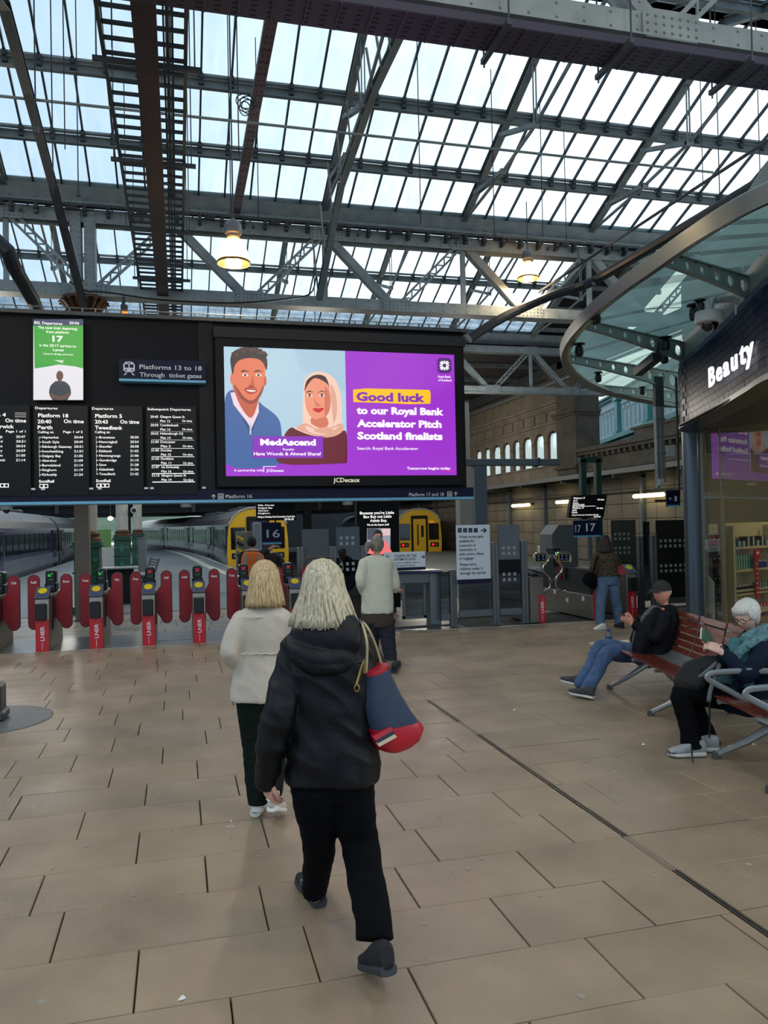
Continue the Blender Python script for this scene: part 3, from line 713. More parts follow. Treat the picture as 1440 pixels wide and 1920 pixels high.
# woman
sc = E_((246,206,186)); scs = E_((226,168,146)); ws = E_((238,150,120)); wss = E_((214,118,92)); dress = E_((104,22,38))
a.sh([(360,717),(378,620),(386,560),(430,522),(520,560),(640,560),(700,540),(720,560),(722,690),(712,708),(690,717)], dress, 4)
a.sh([(486,520),(482,440),(486,330),(492,270),(520,236),(560,222),(610,228),(655,262),(684,330),(694,420),(686,490),(700,540),(640,574),(560,570),(500,556),(432,524)], sc, 4)
a.sh([(500,300),(520,262),(556,246),(598,252),(622,290),(632,360),(628,420),(604,462),(566,482),(528,466),(502,420),(494,360)], ws, 4)
a.sh([(492,330),(504,270),(552,238),(606,250),(628,310),(610,282),(548,256),(508,296)], E_((66,36,36)), 3)
a.sh([(602,300),(632,350),(628,430),(600,468),(612,400)], wss, 3)
a.sh([(530,470),(566,484),(606,464),(622,500),(600,530),(560,520),(528,500)], wss, 3)
a.sh([(500,500),(560,530),(640,520),(690,500),(700,540),(640,574),(560,570),(450,528)], scs, 3); a.sh([(500,512),(580,540),(680,516),(600,560),(520,548)], sc, 3)
a.sh([(632,290),(660,340),(668,440),(650,500),(640,420)], scs, 3); a.sh([(540,540),(610,520),(650,540),(600,556)], scs, 3)
for ex in (520,586): a.sh([(ex-17,350),(ex,342),(ex+17,350),(ex,357)], E_((248,232,226)), 3); a.el(ex,350,6.5,6.5, E_((50,26,22))); a.sh([(ex-24,336),(ex-2,324),(ex+22,332),(ex-2,329)], E_((60,30,28)), 3); a.sh([(ex-18,347),(ex,339),(ex+20,344),(ex,343)], E_((60,30,28)), 3)
a.sh([(546,360),(550,398),(562,410),(580,404),(572,396),(560,398)], wss, 3)
a.sh([(536,424),(556,417),(566,421),(578,417),(598,420),(580,438),(560,441)], E_((206,24,44)), 3)
# captions
a.rc(212,570,593,688, pur2); a.rc(214,572,591,686, E_((140,40,190)))
a.tx(405,618,'MedAscend',32,292, white, 'c', .045, 1/2.88); a.tx(407,647,'Founder',13,60, white, 'c', .01, 1/2.88); a.tx(402,673,'Hana Woods & Ahmed Sharaf',17,354, white, 'c', .02, 1/2.88)
a.tx(114,760,'In partnership with',12,146, white, 'l', .01, 1/2.88); a.tx(286,762,'JCDecaux',14,92, white, 'l', .02, 1/2.88)
a.rc(270,732,274,764, white); a.rc(270,732,340,735, white)
a.sh([(754,318),(830,312),(1000,316),(1168,320),(1174,340),(1172,394),(1060,397),(900,390),(756,386),(758,350)], yel)
k_ = 1/2.88
a.tx(772,377,'Good luck',46,386, pur2, 'l', .045, k_)
a.tx(774,448,'to our Royal Bank',38,492, white, 'l', .045, k_); a.tx(776,518,'Accelerator Pitch',38,478, white, 'l', .045, k_); a.tx(778,585,'Scotland finalists',38,482, white, 'l', .045, k_)
a.tx(777,643,'Search: Royal Bank Accelerator',17,342, white, 'l', .005, k_)
a.tx(1046,750,'Tomorrow begins today',14,250, white, 'l', .025, k_); a.rc(1238,757,1298,760, E_((240,40,110)))
lp = E_((76,22,110))
a.sh([(1211,158),(1222,147),(1272,149),(1284,160),(1286,218),(1275,229),(1224,227),(1212,216)], lp)
for i in range(4):
    an = math.pi/2*i
    def R_(x, y): return (1248 + x*math.cos(an)-y*math.sin(an), 188 + x*math.sin(an)+y*math.cos(an))
    for g in (-1, 1): a.sh([R_(g*3,-10), R_(g*10,-24), R_(g*20,-24), R_(g*9,-7)], white)
    a.sh([R_(-3,-11), R_(3,-11), R_(4,-26), R_(-4,-26)], white)
a.tx(1248,254,'Royal Bank',12,74, white, 'c', .02, k_); a.tx(1250,273,'of Scotland',12,76, white, 'c', .02, k_)
a.done('picture', r)
t = MB(); words(t, Ya-.002, [(625,904,'JCDecaux',8.2,51,'l',.015)]); t.build('maker_lettering', emit('cream_letters', (240,232,205), .9), r, fix=False)
# ================================================================== ticket gates
red = mat('gate_red', (196,32,48), .35); redd = mat('paddle_crimson', (150,14,32), .4); padedge = mat('paddle_edge', (44,40,46), .4)
gate_steel = mat('gate_brushed_steel', (178,174,166), .38, .55, .08, 10); gate_side = mat('gate_bronze_steel', (122,114,104), .4, .5, .08, 4)
gblk = mat('gate_black', (24,26,30), .3); yelp = mat('reader_yellow', (240,206,30), .4); blu = mat('reader_blue', (66,84,140), .4)
gg = emit('lamp_green', (60,255,90), 1.2); rr_ = emit('lamp_red', (255,40,50), 1.3)
def lner(mb, cx, z0, z1, Y, s):
    """vertical wordmark with line"""
    zc = (z0+z1)/2 + .02; w_ = z1-z0
    put_text(mb, 'LNER', (cx+.028, Y, zc-.10), (0,0,1), (-1,0,0), .055, 'l', .02, .21)
    mb.box((cx-.003, Y-.001, z0), (cx+.003, Y, zc-.12)); mb.box((cx-.003, Y-.001, zc+.12), (cx+.003, Y, z1-.07)); mb.beam((cx, Y, z1-.07), (cx+.05, Y, z1-.005), .001, .006, (0,1,0))
def gate(x, col, label, length=1.35, wordL=None, wordR=None, y=GATE_Y, padl=True, padr=True):
    r = root('ticket_gate', label, 'ticket gate', (x, y, 0), 'ticket gates across the concourse')
    m = MB(); m.bbox((x-.095,y+.001,0),(x+.095,y+length,.80), .008); m.build('cabinet', gate_side, r)
    m = MB(); m.box((x-.09,y-.012,.46),(x+.09,y+.001,.80)); m.build('front_plate', gate_steel, r)
    m = MB(); m.box((x-.088,y-.016,0),(x+.088,y+.001,.46)); fp = m.build('red_panel', red, r)
    t = MB(); lner(t, x, .03, .45, y-.018, 1); t.build('lettering', w_flat, fp, fix=False)
    m = MB(); m.bbox((x-.082,y-.09,.46),(x+.07,y-.012,.70), .012); m.build('hopper', gblk, r)
    m = MB(); m.add([(x-.095,y-.03,.76),(x+.095,y-.03,.76),(x+.095,y+.15,.76),(x-.095,y+.15,.76),(x-.095,y-.06,.78),(x+.095,y-.06,.78),(x+.095,y+.15,.93),(x-.095,y+.15,.93)],
                    [(0,3,2,1),(4,5,6,7),(0,1,5,4),(1,2,6,5),(2,3,7,6),(3,0,4,7)]); rd = m.build('reader', mat('reader_grey', (88,92,104), .35), r)
    sl = Vector((0,.21,.15)).normalized(); up = Vector((0,-.15,.21)).normalized(); c0 = Vector((x, y+.07, .873))+up*.003
    m = MB(); ring = [c0 + Vector((1,0,0))*(.062*math.cos(q)) + sl*(.062*math.sin(q)) for q in [2*math.pi*i/20 for i in range(20)]]; m.prism(ring, up*.006); m.build('touch_disc', yelp, rd)
    c1 = c0 - sl*.095; m = MB(); m.prism([c1+Vector((a_,0,0))+sl*b_ for a_, b_ in ((-.06,-.02),(.06,-.02),(.06,.018),(-.06,.018))], up*.004); m.build('label_strip', blu, rd)
    m = MB(); yb = y+.78; m.bbox((x-.085,yb,.80),(x+.085,yb+.34,.95), .02); m.bbox((x-.075,yb+.04,.93),(x+.075,yb+.26,1.13), .02); dp = m.build('display_pylon', gblk, r)
    m = MB()
    cz = 1.065; yf = yb+.036
    if col == 'g':
        m.beam((x+.03,yf,cz+.025),(x-.025,yf,cz-.015), .004, .010, (0,1,0)); m.beam((x-.03,yf,cz-.02),(x-.03,yf,cz+.018), .004, .010, (0,1,0)); m.beam((x-.035,yf,cz-.02),(x+.008,yf,cz-.02), .004, .010, (0,1,0)); m.build('arrow_light', gg, dp)
    else:
        m.beam((x-.024,yf,cz-.024),(x+.024,yf,cz+.024), .004, .012, (0,1,0)); m.beam((x-.024,yf,cz+.024),(x+.024,yf,cz-.024), .004, .012, (0,1,0)); m.build('cross_light', rr_, dp)
    m = MB(); m.box((x-.035,yf-.002,.985),(x+.035,yf+.002,.997)); m.build('status_strip', emit('dim_green', (30,110,60), .6), dp)
    m = MB(); m.box((x-.045,yb-.002,.875),(x+.045,yb,.905)); m.build('label_strip', blu, dp)
    m = MB(); m.box((x+.0951,y+.3,.32),(x+.1,y+.7,.74)); m.box((x+.096,y+.28,.28),(x+.11,y+.30,.76)); m.build('side_window', gblk, r)
    for sg, wd, on in ((-1, wordL, padl), (1, wordR, padr)):
        if not on: continue
        yp = y+.58; cxp = x+(.255 if sg > 0 else -.205)
        pts = []
        for i in range(13): q = math.pi*i/12; pts.append((cxp+.086*math.cos(q), 1.0+.09*math.sin(q)))
        for i in range(13): q = math.pi+math.pi*i/12; pts.append((cxp+.086*math.cos(q), .345+.09*math.sin(q)))
        # web towards the cabinet, on the inner side
        web = [(x+sg*.095,.73),(x+sg*.095,.44),(cxp-sg*.075,.32),(cxp-sg*.02,.30),(cxp-sg*.02,.86),(cxp-sg*.084,.86)]
        def grow(pts_, k): 
            c_ = (sum(p[0] for p in pts_)/len(pts_), sum(p[1] for p in pts_)/len(pts_)); return pts_
        m = MB(); m.prism([(a_, yp, b_) for a_, b_ in pts], (0,.03,0)); m.prism([(a_, yp+.001, b_) for a_, b_ in web], (0,.028,0)); pd = m.build('paddle', padedge, r)
        m = MB(); inner = [((a_-cxp)*.89+cxp, (b_-.672)*.978+.672) for a_, b_ in pts]; m.prism([(a_, yp-.004, b_) for a_, b_ in inner], (0,.004,0)); m.prism([(a_, yp-.003, (b_-.58)*.93+.58) for a_, b_ in web], (0,.003,0)); pf = m.build('paddle_face', redd, pd)
        if wd: 
            pf.name = 'face'
            t = MB(); put_text(t, wd, (cxp, yp-.006, .955), (1,0,0), (0,0,1), .036, 'c', .03, {'Chill':.07,'Refill':.078,'Beats':.088,'Treats':.088,'Nap':.062,'Snap':.078}[wd]); 
            t.build('paddle_lettering', w_flat, pd, fix=False)
    return r
PX_ = [-20, 82.5, 183, 281, 374, 464, 552]
posts = [-1.93 + (i-1)*.737 for i in range(7)]
words_ = [(None,'Chill'),('Refill','Beats'),('Treats','Nap'),('Snap','Chill'),('Refill','Beats'),('Treats','Nap'),('Snap','Chill')]
gl = ['ticket gate cabinet cut off by the left edge of the photo', 'ticket gate showing a green arrow, first full one from the left', 'ticket gate showing a green arrow, in front of the square brown column', 'ticket gate showing a red cross, third full one from the left', 'ticket gate showing a red cross, with the drain grille at its foot', 'ticket gate beside the blonde woman in the cream jacket', 'ticket gate hidden behind the grey-haired woman, nearest the glass screens']
for i, x in enumerate(posts):
    gate(x, 'g' if i < 3 else 'r', gl[i], wordL=words_[i][0], wordR=words_[i][1])
# drain grille between gate 3 and 4
m = MB(); x0, x1 = posts[3]+.1, posts[4]-.1; x = x0
while x < x1: m.box((x, GATE_Y+.02, .003), (x+.012, GATE_Y+.42, .014)); x += .028
m.box((x0,GATE_Y+.015,.003),(x1,GATE_Y+.03,.016)); m.box((x0,GATE_Y+.41,.003),(x1,GATE_Y+.425,.016))
tag(m.build('floor_grille', alu), 'ribbed steel grille in the floor of the lane between two red crosses', 'grille')
# ------------------------------------------------------------------ glass barrier line on the right
sglass = glass('smoked_glass', (150,165,170), .22, .05, .02, (40,46,50), trans=False)
dglass = glass('dark_glass', (70,80,88), .5, .05, .02, (16,19,24), trans=False)
dotm = mat('etched_square', (150,158,164), .6)
def upost(name, x, y, h, w=.11, d=.09, m_=None, par=None):
    m = MB(); m.bbox((x-w/2,y-d/2,0),(x-.008,y+d/2,h), .006); m.bbox((x+.008,y-d/2,0),(x+w/2,y+d/2,h), .006); m.box((x-.01,y-d/2+.015,0),(x+.01,y+d/2-.015,h-.01)); m.box((x-w/2-.03,y-d/2-.03,0),(x+w/2+.03,y+d/2+.03,.012))
    return m.build(name, m_ or rail_grey, par)
def gpanel(label, x0, x1, y, z0, z1, gm=None, dots=(), rail=True, posts_=(), hp=None, group='glass screens beside the gates', midrail=None, y1=None):
    y1 = y if y1 is None else y1
    r = root('glass_screen', label, 'screen', ((x0+x1)/2, y, 0), group)
    m = MB(); m.prism([(x0,y,z0),(x1,y1,z0),(x1,y1,z1),(x0,y,z1)], (0,.012,0)); g = m.build('glass_pane', gm or dglass, r)
    if rail: m = MB(); m.beam((x0,y+.006,z0-.05),(x1,y1+.006,z0-.05), .05, .11); m.build('bottom_rail', rail_grey, r)
    if midrail: m = MB(); m.beam((x0,y-.01,midrail),(x1,y1-.01,midrail), .02, .02); m.build('mid_rail', alu, r)
    for px_, h in posts_: upost('post', px_, y+(y1-y)*(px_-x0)/max(1e-6,(x1-x0)), h, par=r)
    if dots:
        m = MB()
        for zc in dots:
            n_ = max(2, int((x1-x0-.06)/.1)); 
            for i in range(n_):
                xx = x0+.06+i*.1; yy = y+(y1-y)*(xx-x0)/(x1-x0)
                for dz in (0, -.095): m.box((xx, yy-.004, zc+dz), (xx+.052, yy-.002, zc+dz+.052))
        m.build('etched_squares', dotm, r, kind='stuff')
    return r
Yr = 12.55
def xr(px, py=1170): return P(px, py, Yr).x
def zr(px, py, Y=12.55): return P(px, py, Y).z
# low screen with the big notice
gpanel('low glass screen carrying the white wider access gate notice', xr(862), xr(924), Yr, .26, zr(862,1085), sglass, (), True, [(xr(930), zr(930,1016))])
gpanel('tall dark glass screen with etched squares left of the wheelchair gate', xr(938), xr(979), Yr, .26, zr(960,984), dglass, (1.27,.82), True, [(xr(985), zr(985,1014))])
gpanel('short glass wing panel in front of the notice post', xr(832), xr(849), Yr+.12, .2, .92, sglass, (), True, [(xr(855), .95)])
# notice board
r = root('notice_board', 'large white notice reading wider access gate available on the glass screen', 'sign', (xr(887), Yr, .5))
a0, a1 = P(855,985,Yr-.05), P(921,1085,Yr-.05)
m = MB(); m.bbox((a0.x,Yr-.05,a1.z),(a1.x,Yr-.03,a0.z), .01); m.build('panel', mat('notice_white', (214,224,232), .45), r)
m = MB(); m.box((a0.x+.01,Yr-.048,a1.z-.07),(a1.x-.01,Yr-.03,a1.z)); m.build('navy_base', navy, r)
t = MB(); Yn = Yr-.053
for i, s_ in enumerate(['Wider access gate','available for','customers in','wheelchairs or','with prams, bikes','or luggage']): words(t, Yn, [(861,1009+i*8.1,s_,5.2,[48,31,33,35,49,29][i],'l',.015)])
for i, s_ in enumerate(['Please carry','children under 5','through the barrier']): words(t, Yn, [(862.5,1061+i*8.3,s_,5.2,[33,45,53][i],'l',.015)])
s = S(Yn)
for k, px in enumerate((858.5,868.5,878.5,888.5)):
    o = P(px,998.5,Yn); t.box((o.x,Yn,o.z),(o.x+8*s,Yn+.001,o.z+8.6*s))
o = P(901,994.5,Yn); t.box((o.x,Yn,o.z-1*s),(o.x+9*s,Yn+.001,o.z+1*s)); t.poly([(o.x+13.5*s,Yn,o.z),(o.x+7.5*s,Yn,o.z+5*s),(o.x+5*s,Yn,o.z+4.4*s),(o.x+9.5*s,Yn,o.z),(o.x+5*s,Yn,o.z-4.4*s),(o.x+7.5*s,Yn,o.z-5*s)])
t.build('lettering', mat('navy_print', (20,26,60), .5), r, fix=False)
t = MB(); Yn -= .002
def bar(px, py, x0, y0, x1, y1, wd=1.0):
    o = P(px, py, Yn); t.beam((o.x+x0*s,Yn,o.z+y0*s),(o.x+x1*s,Yn,o.z+y1*s), .001, wd*s, (0,1,0))
for px, fig in ((858.5,0),(868.5,1)):
    bar(px,998.5,2.5,2,5.5,2,1.2) if fig == 0 else bar(px,998.5,3,1,4,4,1.2); bar(px,998.5,3.2,2.5,3.2,6.5,1.1); bar(px,998.5,3.2,4.4,6,4.4,.9); bar(px,998.5,5.8,4.2,6.8,1.5,.9); bar(px,998.5,2.8,7.2,3.7,7.2,1)
bar(878.5,998.5,1.2,2.5,3,2.5,1.6); bar(878.5,998.5,5,2.5,6.8,2.5,1.6); bar(878.5,998.5,2,2.5,4,5,.8); bar(878.5,998.5,4,5,6,2.5,.8)
bar(888.5,998.5,1.5,3.6,6.5,3.6,4)
t.build('pictograms', w_flat, r, fix=False)
# staff gate: waist high rail, wide post, glass door, automatic gates sign
r = root('staff_gate', 'grey staffed gate with waist-high shelf and glass door behind the man in white', 'gate', (xr(800), Yr+.3, 0))
Yg2 = Yr+.25
b0, b1 = P(738,1078,Yg2), P(806,1093,Yg2)
m = MB(); m.bbox((b0.x,Yg2,b1.z),(b1.x,Yg2+.3,b0.z+.02), .01); m.build('cross_beam', rail_grey, r)
m = MB(); m.bbox((b0.x-.02,Yg2-.06,b0.z+.03),(P(828,1070,Yg2).x,Yg2+.36,b0.z+.06), .01); m.build('shelf', alu, r)
q0, q1 = P(805,1072,Yg2), P(828,1165,Yg2)
m = MB(); m.bbox((q0.x,Yg2-.01,0),(q1.x,Yg2+.24,q0.z), .02,2); m.box((q0.x-.05,Yg2-.06,0),(q1.x+.05,Yg2+.3,.015)); m.build('wide_post', mat('post_grey', (112,116,120), .35, .5), r)
m = MB(); a0, a1 = P(757,1093,Yg2), P(803,1160,Yg2)
m.box((a0.x,Yg2+.1,a1.z),(a0.x+.045,Yg2+.13,a0.z)); m.box((a1.x-.045,Yg2+.1,a1.z),(a1.x,Yg2+.13,a0.z)); m.box((a0.x,Yg2+.1,a1.z),(a1.x,Yg2+.13,a1.z+.05)); m.build('door_frame', rail_grey, r)
m = MB(); m.box((a0.x+.045,Yg2+.11,a1.z+.05),(a1.x-.045,Yg2+.12,a0.z)); m.build('glass_pane', sglass, r)
for px_ in (742,): upost('post', xr(px_), Yg2+.1, b0.z, .1, .1, par=r)
m = MB(); m.tube([P(735,1074,Yg2-.09)+Vector((0,0,.0)), P(828,1073,Yg2-.09)], .018, 8); m.build('blue_strap', mat('blue_strap', (30,48,96), .5), r)
m = MB(); m.box((P(735,1170,Yg2).x,Yg2-.1,0.001),(P(850,1170,Yg2).x,Yg2+.5,.03)); m.build('base_plate', mat('base_dark', (70,72,74), .4, .5), r)
r = root('automatic_gates_sign', 'small white sign with arrows reading please use the automatic gates', 'sign', P(760,1066,Yg2))
Yn = Yg2-.1; a0, a1 = P(720,1036,Yn), P(798,1063,Yn)
m = MB(); m.bbox((a0.x,Yn,a1.z),(a1.x,Yn+.02,a0.z), .008); m.build('panel', mat('notice_white', (214,224,232), .45), r)
m = MB(); m.box((a0.x,Yn,a1.z-.045),(a1.x,Yn+.06,a1.z)); m.build('navy_base', navy, r)
t = MB(); Yn -= .003
words(t, Yn, [(761,1044,'PLEASE USE THE',4.6,42,'c',.015),(759,1050.5,'AUTOMATIC GATES',4.6,42,'c',.015),(760,1056.5,'please carry children under 5',3.2,56,'c',.005),(761,1061.5,'through the barrier',3.2,38,'c',.005)])
for px, g in ((724,-1),(790,1)):
    o = P(px+2.5,1044,Yn); t.box((o.x-4*s,Yn,o.z-.7*s),(o.x+4*s,Yn+.001,o.z+.7*s)); t.poly([(o.x+g*5*s,Yn,o.z),(o.x+g*1*s,Yn,o.z+3.4*s),(o.x-g*1*s,Yn,o.z+3.4*s),(o.x+g*2.4*s,Yn,o.z),(o.x-g*1*s,Yn,o.z-3.4*s),(o.x+g*1*s,Yn,o.z-3.4*s)])
t.build('lettering', mat('navy_print', (20,26,60), .5), r, fix=False)
# tall doors behind, left of the advert totem
Yd = 13.1
def xd(px): return P(px, 1100, Yd).x
def zd(px, py): return P(px, py, Yd).z
r = gpanel('tall wide gate with grey solid leaf behind the grey-haired woman', xd(568), xd(618), Yd, .15, zd(590,992), mat('grey_leaf', (78,82,86), .4, .2), (), True, [(xd(564), zd(564,1026)), (xd(625), zd(625,1025))])
gpanel('tall dark glass gate with two bands of etched squares beside the man in white', xd(632), xd(676), Yd, .15, zd(650,988), dglass, (1.5,1.06), True, [(xd(683), zd(683,1023))])
# right hand gates: wheelchair gate
yG = 12.45
def xg(px, Y=yG): return P(px, 1150, Y).x
x = xg(1012)
r = root('ticket_gate', 'red-fronted wide gate post left of the wheelchair barrier', 'ticket gate', (x, yG, 0), 'ticket gates across the concourse')
m = MB(); m.bbox((x-.16,yG+.005,0),(x+.09,yG+.9,.80), .01); m.build('cabinet', gate_side, r)
m = MB(); m.box((x-.01,yG-.01,.0),(x+.1,yG+.006,.47)); fp = m.build('red_panel', red, r)
t = MB(); lner(t, x+.045, .03, .45, yG-.012, 1); t.build('lettering', w_flat, fp, fix=False)
m = MB(); m.prism([(x-.15,yG-.04,.80),(x+.10,yG-.04,.80),(x+.10,yG-.01,.86),(x-.15,yG+.2,.93)], (0,.16,0)); m.build('reader', gblk, r)
m = MB(); m.sphere((x-.03,yG+.03,.93),(.09,.06,.02),12,6); m.build('reader_pad', mat('pale_pad', (150,156,162), .3), r)
def tubegate(label, cx, y, mirror):
    r = root('wheelchair_gate_leaf', label, 'gate', (cx, y, .3)); g = mirror; s = S(y)
    pts = [(-16,34),(-17,48),(-12,53),(14,53),(19,47),(19,38),(6,26),(8,14),(20,4),(22,-4),(21,-18),(6,-27),(-2,-26)]
    P3 = [(cx+g*a*s*.86, y, .72+b*s*.95) for a, b in pts]
    m = MB(); m.tube(smooth_curve(P3, 4, False), .018, 8); m.build('tube_frame', mat('chrome_tube', (190,190,180), .2, .9), r, smooth=True)
    m = MB(); m.box((cx-12*s,y-.012,.72+34*s),(cx+12*s,y-.002,.72+50*s)); sg = m.build('sign_plate', mat('plate_yellow', (214,196,80), .4), r)
    m = MB(); m.box((cx-11*s,y-.014,.72+35*s),(cx+11*s,y-.012,.72+49*s)); m.build('sign_face', navy, sg)
    m = MB()
    for dx in (-5*g, 5*g):
        m.beam((cx+dx*s,y-.016,.72+38*s),(cx+dx*s,y-.016,.72+44*s),.001,1.4*s,(0,1,0)); m.box((cx+(dx-1)*s,y-.017,.72+45*s),(cx+(dx+1)*s,y-.016,.72+47*s))
        m.beam((cx+(dx-3)*s,y-.016,.72+37*s),(cx+dx*s,y-.016,.72+40*s),.001,1.2*s,(0,1,0)); m.beam((cx+(dx+3)*s,y-.016,.72+37*s),(cx+dx*s,y-.016,.72+41*s),.001,1.2*s,(0,1,0))
    m.build('pictogram', w_flat, sg, fix=False)
    m = MB()
    for a, b in ((20,44),(20,-4)): m.bbox((cx+g*a*s-.03,y-.03,.72+b*s-.03),(cx+g*a*s+.03,y+.03,.72+b*s+.03), .006)
    m.build('hinge', alu, r); return r
s12 = S(12.7)
tubegate('left chrome tube leaf of the wheelchair gate with its navy plate', P(1014,1075,12.75).x, 12.75, 1)
tubegate('right chrome tube leaf of the wheelchair gate, nearer the standing woman', P(1058,1075,12.7).x, 12.7, -1)
# long cabinet right of the wheelchair lane and its red front
x = xg(1121); 
r = root('ticket_gate', 'long bronze gate cabinet behind the standing woman in jeans', 'ticket gate', (x, yG, 0), 'ticket gates across the concourse')
m = MB(); m.bbox((x-.09,yG+.005,0),(x+.09,yG+2.1,.42), .01); m.build('cabinet', gate_side, r)
m = MB(); m.box((x-.06,yG+.1,.42),(x+.06,yG+2.0,.86)); m.build('dark_side', gblk, r)
m = MB(); m.box((x-.085,yG-.01,0),(x+.085,yG+.006,.50)); m.build('red_panel', red, r)
m = MB(); m.bbox((x-.08,yG+1.5,.86),(x+.08,yG+1.8,1.22), .015); dp = m.build('display_pylon', gblk, r)
m = MB(); cz = 1.12; yf = yG+1.496; m.beam((x+.03,yf,cz+.025),(x-.025,yf,cz-.015), .004, .012, (0,1,0)); m.beam((x-.03,yf,cz-.02),(x-.03,yf,cz+.018), .004, .012, (0,1,0)); m.beam((x-.035,yf,cz-.02),(x+.008,yf,cz-.02), .004, .012, (0,1,0)); m.build('arrow_light', gg, dp)
m = MB(); m.bbox((x-.16,yG+1.1,.62),(x-.09,yG+1.16,1.1), .03, 2); m.build('paddle', redd, r)
m = MB()
for (yy, zz) in ((.3,.3),(.9,.22),(1.4,.34)): m.box((x-.093,yG+yy,zz),(x-.09,yG+yy+.09,zz+.08))
m.build('label_tag', w_flat, r)
x = xg(1194)
gate(x, 'r', 'ticket gate with a yellow reader, right of the woman in jeans', length=1.9, padl=False, padr=False, y=yG+.15)
# tall glass on the right
gpanel('tall glass screen with etched squares behind the right hand ticket gate', xg(1150,14.2), xg(1196,14.2), 14.2, .3, P(1170,975,14.2).z, sglass, (1.42,1.14), True, [(xg(1146,14.2), 1.3)])
gpanel('tall dark screen with etched squares right of the last ticket gate', xg(1210,13.2), xg(1222,13.2), 13.2, .3, P(1215,978,13.2).z, sglass, (), True, [(xg(1203,13.2), P(1203,1005,13.2).z)])
gpanel('very dark tall glass screen between the ticket gates and the shop column', xg(1234,12.6), xg(1296,12.6), 12.6, .3, P(1260,975,12.6).z, dglass, (1.31,.86), True, [(xg(1228,12.6), P(1226,1003,12.6).z)])
